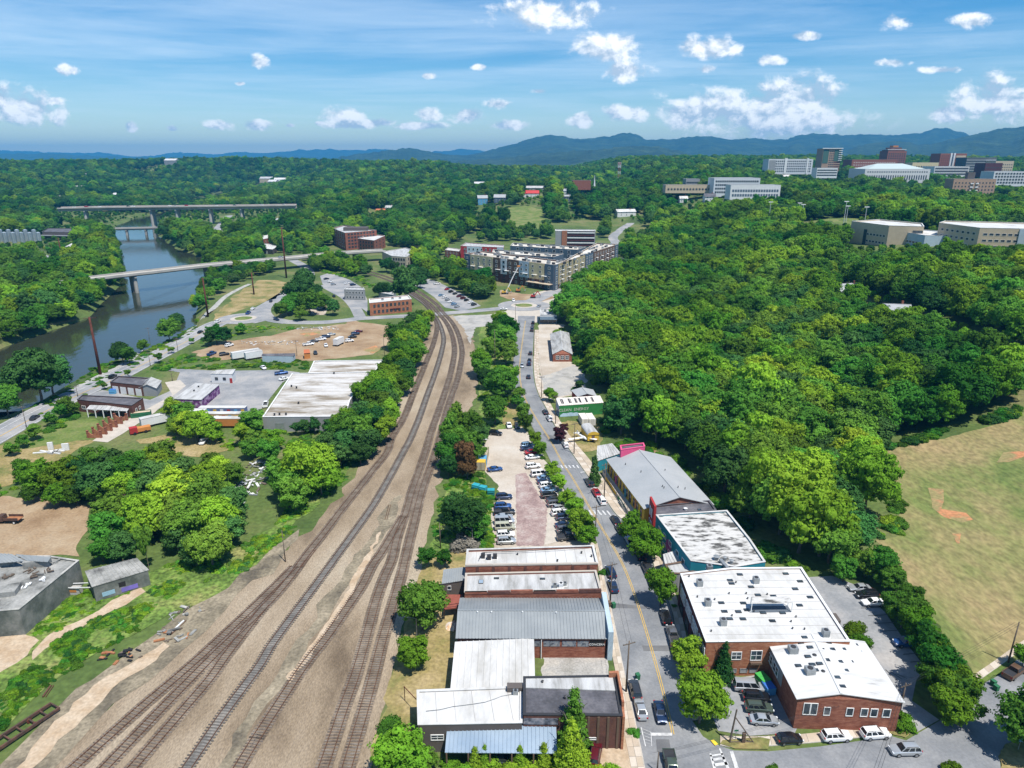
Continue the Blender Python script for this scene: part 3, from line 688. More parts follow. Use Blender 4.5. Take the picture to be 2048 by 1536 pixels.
sidewalk('sidewalk', [(1945, 1352), (1985, 1325), (2048, 1280), (2160, 1205)], [(1956, 1362), (1996, 1334), (2060, 1288), (2170, 1216)], 1.9, 1)
patch('planted_corner', [(1445, 1482), (1520, 1476), (1540, 1480), (1536, 1500), (1470, 1499), (1440, 1489)], drygrass, 9)
patch('planted_verge', [(1740, 1458), (1776, 1452), (1826, 1462), (1812, 1478), (1782, 1470)], drygrass, 8, soft=0.3)
patch('street_corner_grass', [(2008, 1492), (2040, 1475), (2120, 1440), (2180, 1560), (2010, 1580), (1998, 1514)], drygrass, 8, soft=0.3)
patch('field_verge', [(1960, 1368), (2003, 1345), (2060, 1292), (2060, 1286), (1996, 1334), (1956, 1362)], lawn, 6, soft=0.3)

# ------------------------------------------------------------------ railway tracks
rail_m = mat('rusty_rail', [(0.095, 0.045, 0.027), (0.155, 0.078, 0.048)], 2.0, 0.7, metal=0.3)
tie_m = mat('weathered_tie', [(0.085, 0.066, 0.052), (0.14, 0.115, 0.093), (0.20, 0.175, 0.148)], 0.5, 0.95, 5, fine=0.2, fscale=1.2)
tie_d = mat('dark_tie', [(0.06, 0.055, 0.05), (0.095, 0.087, 0.078), (0.14, 0.125, 0.11)], 0.5, 0.95, 5, fine=0.2)
bed_m = mat('dark_trackbed', [(0.115, 0.11, 0.10), (0.175, 0.165, 0.15), (0.24, 0.22, 0.19)], 0.35, 0.95, 6, fine=0.2, fscale=3)
tie_me = MB().box((0, 0, 0.03), (2.6, 0.24, 0.2)).mesh('tie', tie_m)
bed_b = mat('brown_trackbed', [(0.10, 0.072, 0.05), (0.165, 0.125, 0.088), (0.24, 0.19, 0.14)], 0.12, 0.95, 8, fine=0.25, fscale=4)
TRACKS = {}
def track(label, px, dark=False, gauge=1.5, back=60, step=0.62):
    W = gpoly(px)
    if back:
        d = (Vector(W[0]) - Vector(W[1])).normalized() * back; W = [tuple(Vector(W[0]) + d)] + W
    P = spline(W, 8); Q = resample(P, step); TRACKS[label] = P
    c = Q[len(Q) // 4]
    t = thing('railway_track', label, 'railway track', (c.x, c.y, 0.03), 'tracks of the railway yard')
    tops = resample(P, 2.0)
    for s in (-1, 1):
        o = off_line([(p.x, p.y) for p in tops], s * gauge / 2)
        MB().sweep([(-0.05, 0.08), (-0.05, 0.27), (0.05, 0.27), (0.05, 0.08)], [(p[0], p[1], 0.0) for p in o]).build('rail', rail_m, t)
    if dark:
        o = [(p.x, p.y, 0.0) for p in tops]
        MB().sweep([(1.0, 0.07), (0.0, 0.15), (-1.0, 0.07)][::-1], o).build('trackbed', bed_m, t)
    else: MB().sweep([(1.45, 0.055), (0.0, 0.075), (-1.45, 0.055)][::-1], [(p.x, p.y, 0.0) for p in tops]).build('trackbed', bed_b, t)
    vis = 0; rest = MB()
    for i in range(1, len(Q) - 1):
        d = (Q[i + 1] - Q[i - 1]).normalized(); a = math.atan2(d.y, d.x) - math.pi / 2 + RND.uniform(-0.03, 0.03)
        p = Q[i]
        if p.y < 62: continue
        if vis < 300:
            o = link('tie', tie_me, t, (p.x + RND.uniform(-.05, .05), p.y, 0.03), (0, 0, a), m=tie_d if dark else None); vis += 1
        else: rest.box((p.x, p.y, 0.06), (2.6, 0.24, 0.2), a)
    if rest.v: tag(rest.build('ties', tie_d if dark else tie_m, t), kind='stuff')
    return t
track('outer left siding track merging at a switch beside the weedy bank', [(150, 1534), (287, 1412), (360, 1350), (425, 1292), (512, 1210), (560, 1163), (592, 1130)])
track('second siding track from the weedy bank with pale worn ties', [(218, 1528), (310, 1432), (390, 1350), (440, 1300), (520, 1224), (575, 1163), (612, 1112), (652, 1062), (687, 1015), (722, 972), (749, 937), (774, 905), (784, 875), (807, 837), (822, 800), (837, 762), (852, 725), (867, 687), (874, 655), (869, 636), (855, 612), (835, 594), (808, 577)])
track('short siding track that joins the pale tie siding at a switch', [(280, 1520), (360, 1428), (420, 1358), (452, 1312), (500, 1250), (540, 1200)])
track('track with a dark grey bed between its rails', [(372, 1540), (449, 1427), (519, 1332), (549, 1282), (632, 1170), (672, 1115), (712, 1060), (749, 1007), (782, 950), (809, 900), (819, 882), (837, 840), (854, 792), (872, 742), (884, 700), (887, 675), (879, 648), (866, 628), (848, 608), (825, 592), (800, 576)], dark=True)
track('single track beside the sandy strip that joins the main line', [(482, 1528), (512, 1479), (562, 1402), (612, 1327), (652, 1277), (687, 1227), (724, 1172), (744, 1132), (762, 1107), (787, 1065), (808, 1030)])
track('left rusty main line track of the parallel pair', [(647, 1536), (687, 1417), (712, 1347), (732, 1277), (752, 1202), (769, 1154), (784, 1120), (794, 1075), (812, 1025), (824, 982), (837, 945), (852, 900), (862, 865), (879, 817), (894, 772), (904, 735), (909, 700), (904, 670), (892, 645), (876, 626), (862, 610), (838, 592), (812, 576), (780, 562), (745, 550), (700, 538), (660, 526)])
track('right rusty main line track of the parallel pair', [(694, 1536), (719, 1452), (744, 1364), (764, 1284), (782, 1222), (802, 1154), (809, 1125), (827, 1050), (844, 982), (862, 932), (877, 887), (890, 835), (902, 795), (914, 762), (922, 725), (924, 700), (917, 670), (904, 645), (886, 625), (872, 608), (848, 590), (822, 574), (790, 560), (752, 547), (706, 535), (666, 523)])
track('far track curving through the trees behind the bridge', [(594, 498), (582, 490), (570, 478), (561, 466), (554, 456), (548, 448), (542, 441)], back=0, step=0.9)
track('second far track curving through the trees behind the bridge', [(601, 497), (588, 488), (576, 476), (567, 464), (560, 454), (553, 446), (547, 440)], back=0, step=0.9)
# ------------------------------------------------------------------ the air between here and the mountains
def haze():
    m = bpy.data.materials.new('haze'); m.use_nodes = True; nd = m.node_tree.nodes; lk = m.node_tree.links; nd.clear()
    v = nd.new('ShaderNodeVolumePrincipled'); v.inputs['Color'].default_value = (0.06, 0.37, 0.78, 1); v.inputs['Density'].default_value = HAZE
    v.inputs['Anisotropy'].default_value = 0.0
    o = nd.new('ShaderNodeOutputMaterial'); lk.new(v.outputs[0], o.inputs['Volume'])
    mb = MB().box((0, 8950, 218), (44000, 19100, 464))
    tag(mb.build('haze', m), kind='stuff')
HAZE = 8.0e-5
haze()
# ------------------------------------------------------------------ building kit
brick = mat('red_brick', [(0.17, 0.058, 0.037), (0.235, 0.085, 0.052), (0.29, 0.125, 0.08)], 0.9, 0.9, 6, fine=0.18, fscale=6, stretch=(1, 1, 3))
brick_o = mat('orange_brick', [(0.24, 0.085, 0.045), (0.31, 0.125, 0.065), (0.36, 0.175, 0.10)], 0.9, 0.9, 6, fine=0.18, fscale=6, stretch=(1, 1, 3))
brick_d = mat('dark_brick', [(0.085, 0.038, 0.03), (0.135, 0.06, 0.045)], 0.9, 0.9, 6, fine=0.15, fscale=6)
brick_t = mat('tan_brick', [(0.30, 0.20, 0.135), (0.37, 0.255, 0.18)], 0.5, 0.9, 5, fine=0.1, fscale=4)
roof_w = mat('white_membrane', [(0.37, 0.36, 0.335), (0.50, 0.495, 0.48), (0.555, 0.552, 0.54)], 0.16, 0.75, 8, fine=0.05, fscale=2, stretch=(1, 0.35, 1))
roof_stain = mat('stained_white_roof', [(0.07, 0.068, 0.064), (0.29, 0.283, 0.265), (0.43, 0.42, 0.40), (0.48, 0.47, 0.45)], 0.55, 0.85, 12, fine=0.1, fscale=2, ramp=(0.40, 0.55), stretch=(0.6, 1.5, 1))
roof_dirt = mat('dirty_white_roof', [(0.20, 0.165, 0.12), (0.37, 0.345, 0.31), (0.49, 0.475, 0.455)], 0.14, 0.85, 10, fine=0.08, fscale=1.4, ramp=(0.38, 0.56), stretch=(0.45, 1.5, 1))
roof_g = mat('grey_metal_roof', [(0.235, 0.255, 0.265), (0.285, 0.305, 0.31)], 0.2, 0.55, 4, metal=0.25)
roof_sh = mat('grey_shingle_roof', [(0.285, 0.30, 0.31), (0.335, 0.345, 0.35)], 0.15, 0.8, 6, fine=0.05, fscale=3)
roof_b = mat('blue_metal_roof', [(0.225, 0.30, 0.385), (0.285, 0.36, 0.44)], 0.2, 0.5, 4, metal=0.2)
roof_k = mat('dark_membrane', [(0.06, 0.06, 0.068), (0.095, 0.093, 0.105), (0.14, 0.135, 0.145)], 0.25, 0.85, 7, fine=0.1, fscale=2)
roof_ws = mat('worn_silver_roof', [(0.26, 0.257, 0.245), (0.39, 0.39, 0.385), (0.47, 0.472, 0.465)], 0.5, 0.7, 8, stretch=(1.4, 0.25, 1), fine=0.05)
concrete_d = mat('mossy_concrete', [(0.075, 0.085, 0.075), (0.13, 0.14, 0.125), (0.20, 0.20, 0.185)], 0.3, 0.95, 7, fine=0.12, fscale=2)
roof_cc = mat('crumbling_roof', [(0.10, 0.10, 0.095), (0.235, 0.235, 0.22), (0.33, 0.325, 0.305)], 0.22, 0.95, 8, fine=0.15, fscale=2)
glass = mat('window_glass', [(0.022, 0.03, 0.036), (0.06, 0.08, 0.095)], 0.6, 0.12, 2, spec=0.6)
frame_w = mat('white_frame', [(0.72, 0.72, 0.70)], rough=0.6)
frame_d = mat('dark_frame', [(0.035, 0.035, 0.038)], rough=0.5)
metal_g = mat('galvanised_metal', [(0.26, 0.28, 0.285), (0.36, 0.375, 0.38)], 1.2, 0.5, 4, metal=0.5)
black_m = mat('black_paint', [(0.018, 0.018, 0.02)], rough=0.55)
wood_p = mat('pole_wood', [(0.10, 0.075, 0.055), (0.15, 0.12, 0.095)], 1.0, 0.9)
def pm(name, c, v=0.12, sc_=0.4, rough=0.8):
    """plain painted wall with faint weathering"""
    return mat(name, [tuple(x * (1 - v) for x in c), c], sc_, rough, 6, fine=0.06, fscale=3)
yellow_w = pm('yellow_wall', (0.62, 0.40, 0.045)); teal_w = pm('teal_wall', (0.022, 0.235, 0.30)); red_w = pm('red_wall', (0.36, 0.032, 0.032)); green_w = pm('green_wall', (0.035, 0.22, 0.055), 0.3)
pale_blue = pm('pale_blue_wall', (0.40, 0.49, 0.55)); white_w = pm('white_wall', (0.66, 0.665, 0.66)); grey_w = pm('grey_wall', (0.27, 0.28, 0.285)); dkgrey_w = pm('charcoal_wall', (0.105, 0.09, 0.082))
beige_w = pm('beige_wall', (0.50, 0.41, 0.285)); cream_w = pm('cream_wall', (0.58, 0.49, 0.29)); brown_w = pm('brown_wall', (0.135, 0.088, 0.062)); navy_w = pm('slate_blue_wall', (0.085, 0.125, 0.165))
pink_w = pm('pink_wall', (0.60, 0.085, 0.20)); orange_w = pm('orange_wall', (0.50, 0.20, 0.055)); maroon_w = pm('maroon_wall', (0.085, 0.022, 0.022)); sky_w = pm('sky_blue_wall', (0.10, 0.32, 0.52))
seam_m = mat('roof_seam', [(0.30, 0.29, 0.275), (0.39, 0.38, 0.365)], 0.5, 0.8)
FOOT = []                                          # ground taken up by buildings: (polygon, margin)
WIN = {}
def win_mesh(w, h, mx, my, d=0.12):
    k = (round(w, 2), round(h, 2), mx, my)
    if k in WIN: return WIN[k]
    t = min(0.12, w * 0.09); mb = MB()
    for (x, z, a, b) in ((0, t / 2, w, t), (0, h - t / 2, w, t), (-w / 2 + t / 2, h / 2, t, h - 2 * t), (w / 2 - t / 2, h / 2, t, h - 2 * t)): mb.box((x, -d / 2 + 0.02, z), (a, d, b))
    for i in range(1, mx): mb.box((-w / 2 + w * i / mx, -d / 2 + 0.035, h / 2), (t * 0.7, d * 0.7, h - 2 * t))
    for i in range(1, my): mb.box((0, -d / 2 + 0.04, h * i / my), (w - 2 * t, d * 0.65, t * 0.7))
    pane = MB().add([(-w / 2 + t, -0.035, t), (w / 2 - t, -0.035, t), (w / 2 - t, -0.035, h - t), (-w / 2 + t, -0.035, h - t)], [(0, 1, 2, 3)])
    WIN[k] = (mb.mesh('window', frame_w), pane.mesh('pane', glass)); return WIN[k]
def area2(p): return sum(p[i][0] * p[(i + 1) % len(p)][1] - p[(i + 1) % len(p)][0] * p[i][1] for i in range(len(p)))
class Bd:
    """a building: walls up to h over a footprint; parts are added to it"""
    def __init__(s, name, label, cat, px, h, wall, roof=None, parapet=0.5, coping=None, world=None, z0=None, group=None, margin=3.0, roof_h=None):
        s.pts = [Vector((p[0], p[1])) for p in (world or [tuple(at(a[0], a[1], h)[:2]) for a in px])]
        s.ccw = area2(s.pts) > 0
        c = sum(s.pts, Vector((0, 0))) / len(s.pts)
        s.z0 = (min(H(p.x, p.y) for p in s.pts) if z0 is None else z0); s.top = (H(c.x, c.y) if z0 is None else z0) + h; s.h = h
        s.c = c; s.t = thing(name, label, cat, (c.x, c.y, s.z0), group)
        FOOT.append(([tuple(p) for p in s.pts], margin))
        pts = s.pts if s.ccw else s.pts[::-1]; n = len(pts)
        if wall is not None:
            mb = MB()
            if parapet and roof:
                ins = s.inset(pts, 0.32); zt, zr = s.top, s.top - parapet
                mb.prism([tuple(p) for p in pts], s.z0 - 1.0, zt, top=False, bottom=False)
                vs = [(p.x, p.y, zt) for p in pts] + [(p.x, p.y, zt) for p in ins] + [(p.x, p.y, zr - 0.05) for p in ins]
                mb.add(vs, [(i, (i + 1) % n, n + (i + 1) % n, n + i) for i in range(n)] + [(n + i, n + (i + 1) % n, 2 * n + (i + 1) % n, 2 * n + i) for i in range(n)])
                mb.build('wall', wall, s.t)
                rb = MB(); q = s.inset(pts, 0.16); rb.prism([tuple(p) for p in q], zr - 0.25, zr); rb.build('roof', roof, s.t)
                cm = MB(); o_, i_ = s.inset(pts, -0.08), s.inset(pts, 0.4)
                vs = [(p.x, p.y, z) for z in (zt + 0.003, zt + 0.12) for ring in (o_, i_) for p in ring]
                fs = []
                for i in range(n):
                    j = (i + 1) % n
                    fs += [(2 * n + i, 2 * n + j, 3 * n + j, 3 * n + i), (i, j, 2 * n + j, 2 * n + i), (3 * n + i, 3 * n + j, n + j, n + i)]
                cm.add(vs, fs); cm.build('coping', coping or roof, s.t)
            else:
                mb.prism([tuple(p) for p in pts], s.z0 - 1.0, s.top, bottom=False, top=not roof); mb.build('wall', wall, s.t)
                if roof: MB().prism([tuple(p) for p in s.inset(pts, -0.15)], s.top, s.top + 0.18).build('roof', roof, s.t)
        s.deck = s.top - (parapet if roof else 0)
    def inset(s, pts, d):
        n = len(pts); out = []
        for i in range(n):
            a, b, c = pts[i - 1], pts[i], pts[(i + 1) % n]
            d1, d2 = (b - a).normalized(), (c - b).normalized(); n1, n2 = Vector((-d1.y, d1.x)), Vector((-d2.y, d2.x))
            m = (n1 + n2); k = m.length_squared
            out.append(b + m * (2 * d / k) if k > 0.2 else b + n1 * d)
        return out
    def edge(s, e):
        a, b = s.pts[e % len(s.pts)], s.pts[(e + 1) % len(s.pts)]
        if not s.ccw: a, b = b, a
        return a, b                                  # left to right seen from outside
    def spot(s, e, u, z, out=0.0):
        a, b = s.edge(e); d = (b - a).normalized(); p = a.lerp(b, u); p = p + Vector((d.y, -d.x)) * out
        return (p.x, p.y, z), math.atan2(d.y, d.x)
    def win(s, e, u, z, w, h, mx=1, my=1, frame=None, pane=None, out=0.0, name='window', sub=True):
        me, pn = win_mesh(w, h, mx, my); p, a = s.spot(e, u, s.z0 + z, out)
        o = link(name, me, s.t, p, (0, 0, a), m=frame)
        if sub:
            q = bpy.data.objects.new('pane', pn); C.objects.link(q); q.parent = o
            if pane: q.material_slots[0].link = 'OBJECT'; q.material_slots[0].material = pane
        return o
    def grid(s, e, cols, rows, w, h, z, dz, u0=0.06, u1=0.94, frame=None, out=0.0, mx=1, my=1, skip=(), sub=True):
        for r in range(rows):
            for c in range(cols):
                if (c, r) in skip: continue
                s.win(e, u0 + (u1 - u0) * (c + 0.5) / cols, z + r * dz, w, h, mx, my, frame, None, out, sub=sub)
    def door(s, e, u, w, h, m, z=0.0, out=0.0, name='door'):
        p, a = s.spot(e, u, s.z0 + z + h / 2, 0.03 + out)
        co, si = math.cos(a), math.sin(a)
        mb = MB().box(p, (w, 0.12, h), a); o = mb.build(name, m, s.t)
        if h > 1.6 and w < 4: MB().box((p[0] + co * w * 0.36 + si * 0.1, p[1] + si * w * 0.36 - co * 0.1, p[2] - 0.1), (0.12, 0.1, 0.12), a).build('handle', metal_g, o)
        return o
    def band(s, e, u0, u1, z0, z1, m, out=0.08, name='wall_panel', th=0.16):
        a, b = s.edge(e); d = (b - a).normalized(); n = Vector((d.y, -d.x)); p, q = a.lerp(b, u0) + n * (out - th / 2), a.lerp(b, u1) + n * (out - th / 2)
        zc = s.z0 + (z0 + z1) / 2
        return MB().bar((p.x, p.y, zc), (q.x, q.y, zc), th, z1 - z0).build(name, m, s.t)
    def seams(s, step=2.6, e=0, m=None, w=0.1):
        a, b = s.edge(e); d = (b - a).normalized(); n = Vector((-d.y, d.x)); vs = [(p - a).dot(n) for p in s.pts]; k = min(vs) + step; mb = MB()
        while k < max(vs) - 0.5:
            xs = []; N_ = len(s.pts)
            for i in range(N_):
                p, q = s.pts[i], s.pts[(i + 1) % N_]; f, g = (p - a).dot(n) - k, (q - a).dot(n) - k
                if f * g < 0: xs.append((p.lerp(q, f / (f - g)) - a).dot(d))
            if len(xs) > 1: p, q = a + n * k + d * (min(xs) + 0.5), a + n * k + d * (max(xs) - 0.5); mb.bar((p.x, p.y, s.deck + 0.01), (q.x, q.y, s.deck + 0.01), w, 0.04)
            k += step
        if mb.v: mb.build('roof_seams', m or seam_m, s.t)
    def ac(s, px, py, sz=(1.3, 1.3, 1.2), m=None, name='air_conditioner', rz=0.0):
        d = ray(px, py); t = (s.deck + sz[2] * 0.5 - CAMZ) / d.z; x, y, z = d.x * t, d.y * t, s.deck
        mb = MB().box((x, y, z + sz[2] / 2 + 0.06), sz, rz); o = mb.build(name, m or metal_g, s.t)
        MB().tube((x, y, z + sz[2] + 0.03), (x, y, z + sz[2] + 0.14), min(sz[:2]) * 0.36, n=12).build('fan_grille', frame_d, o)
        MB().box((x, y, z + 0.04), (sz[0] + 0.25, sz[1] + 0.25, 0.08), rz).build('base', frame_w, o)
        return o
    def skylight(s, px, py, w=1.5, d=0.8, m=None, z=None):
        q = ray(px, py); zz = s.deck if z is None else z; t = (zz + 0.12 - CAMZ) / q.z; x, y = q.x * t, q.y * t
        o = MB().box((x, y, zz + 0.07), (w, d, 0.14)).build('skylight', frame_d, s.t)
        MB().box((x, y, zz + 0.15), (w - 0.14, d - 0.14, 0.03)).build('pane', m or glass, o)
    def vent(s, px, py, r=0.16, h=0.5, z=None, m=None):
        q = ray(px, py); zz = s.deck if z is None else z; t = (zz + h / 2 - CAMZ) / q.z; x, y = q.x * t, q.y * t
        MB().tube((x, y, zz - 0.05), (x, y, zz + h), r, n=8).tube((x, y, zz + h), (x, y, zz + h + 0.12), r * 1.5, r * 0.4, 8).build('roof_vent', m or frame_d, s.t)
def roof_plane(b, quad, m, ribs=0.0, name='roof', th=0.14, rib_m=None):
    """a roof slope: quad of 3-D points eave0, eave1, ridge1, ridge0, with raised seams from eave to ridge"""
    q = [Vector(p) for p in quad]; n = (q[1] - q[0]).cross(q[3] - q[0]).normalized()
    if n.z < 0: n = -n
    lo = [p - n * th for p in q]
    mb = MB().add(q + lo, [(0, 1, 2, 3), (7, 6, 5, 4), (0, 4, 5, 1), (1, 5, 6, 2), (2, 6, 7, 3), (3, 7, 4, 0)])
    if ribs:
        L = (q[1] - q[0]).length; k = max(2, int(L / ribs))
        for i in range(1, k):
            a, c = q[0].lerp(q[1], i / k), q[3].lerp(q[2], i / k)
            mb.bar(a + n * 0.04, c + n * 0.04, 0.12, 0.14, up=n)
    me = mb.mesh(name, m, ORG[b.t.name]); bm = bmesh.new(); bm.from_mesh(me); bmesh.ops.recalc_face_normals(bm, faces=bm.faces); bm.to_mesh(me); bm.free()
    return link(name, me, b.t)
def gable(name, label, cat, eaves, ridge, eh, rh, wall, roof, ribs=0.0, over=0.35, group=None, margin=3.0, world=None, rworld=None, z0=None, endw=None):
    """eaves: near-left, far-left, far-right, near-right; ridge: near, far"""
    b = Bd(name, label, cat, eaves, eh, wall, None, world=world, z0=z0, group=group, margin=margin)
    if rworld: rn, rf = [Vector((*p, 0)) for p in rworld]
    elif ridge: rn, rf = at(*ridge[0], rh), at(*ridge[1], rh)
    else: rn, rf = (b.pts[0] + b.pts[3]) / 2, (b.pts[1] + b.pts[2]) / 2
    zr = b.z0 + rh; E = [Vector((p.x, p.y, b.top)) for p in b.pts]
    rn, rf = Vector((rn.x, rn.y, zr)), Vector((rf.x, rf.y, zr))
    MB().add([E[0], E[3], rn, E[1], E[2], rf], [(0, 1, 2), (4, 3, 5)]).build('gable_wall', endw or wall, b.t)
    ax = (rf - rn); ax.z = 0; ax = ax.normalized() * over
    for (a, c) in ((E[0], E[1]), (E[3], E[2])):
        dn = Vector((a.x - rn.x, a.y - rn.y, a.z - rn.z)); k = over / max(0.5, Vector((dn.x, dn.y)).length)
        df = Vector((c.x - rf.x, c.y - rf.y, c.z - rf.z)); k2 = over / max(0.5, Vector((df.x, df.y)).length)
        up = Vector((0, 0, 0.16))
        roof_plane(b, [a + dn * k - ax + up, c + df * k2 + ax + up, rf + ax + up, rn - ax + up], roof, ribs)
    MB().bar(rn - ax + Vector((0, 0, 0.2)), rf + ax + Vector((0, 0, 0.2)), 0.35, 0.1).build('ridge_cap', roof, b.t)
    return b
def shed(name, label, cat, px, hs, wall, roof, ribs=0.5, over=0.25, z0=0.0, group=None, margin=2.0):
    """single-pitch building; px corners with one height each (back-left, back-right, front-right, front-left)"""
    P = [plane_at(p[0], p[1], z0 + h) for p, h in zip(px, hs)]
    b = Bd(name, label, cat, None, min(hs), None, None, world=[(p.x, p.y) for p in P], z0=z0, group=group, margin=margin)
    if wall is not None:
        vs = [(p.x, p.y, z0 - 0.5) for p in P] + [tuple(p) for p in P]
        MB().add(vs, [(1, 0, 4, 5), (2, 1, 5, 6), (3, 2, 6, 7), (0, 3, 7, 4)] if area2([(p.x, p.y) for p in P]) < 0 else [(0, 1, 5, 4), (1, 2, 6, 5), (2, 3, 7, 6), (3, 0, 4, 7)]).build('wall', wall, b.t)
    c = sum(P, Vector()) / 4
    Q = [p + Vector((p.x - c.x, p.y - c.y, 0)).normalized() * over + Vector((0, 0, 0.16)) for p in P]
    roof_plane(b, [Q[3], Q[2], Q[1], Q[0]], roof, ribs); b.P = P
    return b
def text_mesh(txt, size, m, loc, rot, parent, name='lettering', ext=0.015):
    cu = bpy.data.curves.new(name, 'FONT'); cu.body = txt; cu.size = size; cu.extrude = ext; cu.align_x = 'CENTER'; cu.resolution_u = 2
    tmp = bpy.data.objects.new('tmp', cu); C.objects.link(tmp)
    dg = bpy.context.evaluated_depsgraph_get(); me = bpy.data.meshes.new_from_object(tmp.evaluated_get(dg)); bpy.data.objects.remove(tmp)
    me.materials.clear(); me.materials.append(m)
    o = link(name, me, parent, loc, rot); return o
def facing_rot(a): return (math.pi / 2, 0, a)

# ------------------------------------------------------------------ buildings between the railway and the street
b = Bd('warehouse_building', 'brick warehouse with white flat roof and three round fans beside the gravel lot', 'building', [(934, 1099), (1187, 1091), (1196, 1127), (931, 1133)], 7.2, brick, roof_w, 0.45)
b.seams(2.2, 1)
for (x, y) in [(966, 1112), (978, 1115), (990, 1113)]: b.ac(x, y, (0.9, 0.9, 1.0), frame_d)
for (x, y) in [(1035, 1108), (1115, 1121), (1163, 1105), (1183, 1112)]: b.vent(x, y)
mb = MB(); pts = [at(958, 1118, 7.5), at(965, 1105, 7.5), at(990, 1104, 7.3), at(1050, 1102, 7.3), at(1120, 1098, 7.3), at(1180, 1093, 7.3)]
mb.path(pts, 0.07); mb.build('roof_pipe', frame_d, b.t)
for i in range(8): b.band(2, 0.08 + i * 0.12, 0.1 + i * 0.12, 4.8, 7.0, brick_d, 0.12, 'pilaster', 0.2)
for i in range(5): b.band(2, i * 0.2 + 0.002, i * 0.2 + 0.198, 7.05 + 0.05 * (4 - i), 7.35 + 0.07 * (4 - i), mat('stone_cap', [(0.40, 0.36, 0.31)]), 0.1, 'coping_step', 0.5)
b = Bd('warehouse_building', 'brick warehouse with worn silver metal roof between two higher party walls', 'building', [(931, 1147), (1192, 1141), (1203, 1181), (929, 1185)], 6.0, brick, roof_ws, 0.35, mat('stone_cap', [(0.40, 0.36, 0.31)]))
for i in range(6): b.band(2, i / 6 + 0.002, (i + 1) / 6 - 0.002, 5.6, 6.12 + 0.1 * (i % 3), brick_d if i % 2 else brick, 0.1, 'parapet_step', 0.4)
b.skylight(962, 1163, 1.0, 1.3, roof_b); b.skylight(993, 1156, 1.1, 0.6); b.skylight(1085, 1157, 1.1, 0.6)
o = b.ac(1110, 1172, (1.0, 0.8, 0.8)); o = b.ac(1122, 1170, (0.9, 0.9, 0.9), white_w); b.ac(1130, 1168, (0.7, 0.7, 0.7))
b = gable('metal_warehouse', 'brick warehouse under a long grey ribbed metal gable roof', 'building', [(1212, 1276), (915, 1275), (923, 1198), (1199, 1199)], None, 4.6, 6.1, brick, roof_g, 0.62)
a_, c_ = b.edge(3)
f = Vector(b.pts[0]); g_ = Vector(b.pts[3]); dd = (f - g_).normalized(); nn = Vector((-dd.y, dd.x));  nn = nn if nn.x > 0 else -nn
MB().prism([tuple(f + dd * 0.6 + nn * 0.36), tuple(g_ + nn * 0.36), tuple(g_ + nn * 1.3), tuple(f + dd * 0.6 + nn * 1.3)], 0, 6.4).build('street_facade', pale_blue, b.t)
e3 = 0
for i, (u0, u1) in enumerate([(0.5, 0.565), (0.58, 0.69), (0.705, 0.80), (0.81, 0.885)]):
    b.band(e3, u0, u1, 2.7, 3.95, mat('faded_mural', [(0.045, 0.05, 0.06), (0.22, 0.24, 0.27), (0.32, 0.30, 0.27)], 1.3, 0.85, 6), 0.06, 'mural_panel')
b.band(e3, 0.89, 0.99, 2.75, 4.1, black_m, 0.06, 'sign_board')
p, a = b.spot(e3, 0.94, b.z0 + 3.05, 0.17); text_mesh('CONCERN', 0.62, frame_w, p, facing_rot(a), b.t)
p, a = b.spot(e3, 0.565, b.z0, 0.2); MB().tube((p[0], p[1], 0), (p[0], p[1], 4.4), 0.09, n=6).build('downpipe', frame_w, b.t)
for (x, y) in [(955, 1224), (983, 1224), (1045, 1224), (1112, 1225)]: b.vent(x, y, 0.1, 0.25, 6.2, frame_w)
b = shed('white_roof_shed', 'low shed with a white ribbed metal roof next to the gravel yard', 'building', [(912, 1286), (1066, 1279), (1068, 1372), (903, 1378)], [5.0, 4.4, 4.4, 5.0], grey_w, roof_w, 1.1)
b = Bd('flat_roof_workshop', 'charcoal workshop with bright white flat roof and a white framed window', 'building', [(834, 1381), (1044, 1373), (1044, 1446), (836, 1450)], 5.5, dkgrey_w, roof_w, 0.12)
b.seams(3.0, 3); b.win(2, 0.18, 2.4, 2.1, 1.15, 2, 2); b.ac(1031, 1385, (0.9, 0.7, 0.8))
mb = MB(); pp = [at(x, y, 5.52) for (x, y) in [(852, 1422), (880, 1419), (905, 1413), (945, 1408), (970, 1404), (988, 1398), (1003, 1392), (1025, 1388)]]; mb.path(pp, 0.045, 4); mb.build('roof_cable', roof_cc, b.t)
MB().prism([tuple(at(x, y, 6.0)[:2]) for x, y in [(1014, 1368), (1045, 1368), (1045, 1379), (1014, 1379)]], 5.0, 6.3).build('roof_box', dkgrey_w, b.t)
b = Bd('brick_shop', 'brick shop with dark membrane roof and a red brick parapet on the street', 'building', [(1047, 1354), (1230, 1351), (1245, 1432), (1047, 1430)], 6.6, brick_d, roof_k, 0.15, frame_d)
q = [plane_at(x, y, 6.62) for x, y in [(1049, 1357), (1228, 1354), (1233, 1381), (1049, 1375)]]
MB().prism([(p.x, p.y) for p in q], 6.47, 6.62).build('white_roof_strip', roof_ws, b.t)
q = [at(x, y, 7.6) for x, y in [(1218, 1342), (1237, 1341), (1249, 1404), (1244, 1404), (1234, 1346), (1218, 1346)]]
MB().prism([(p.x, p.y) for p in q], 0, 7.6).build('street_parapet', brick_o, b.t)
MB().prism([(p.x, p.y) for p in [at(x, y, 7.6) for x, y in [(1244.2, 1404), (1248.8, 1404), (1251, 1424), (1246, 1424)]]], 0, 6.6).build('street_wall', brick_o, b.t)
b.band(2, 0.0, 0.35, 4.8, 6.0, mat('graffiti_panel', [(0.03, 0.03, 0.04), (0.14, 0.15, 0.18), (0.30, 0.28, 0.30)], 1.1, 0.8, 5), 0.06, 'painted_band')
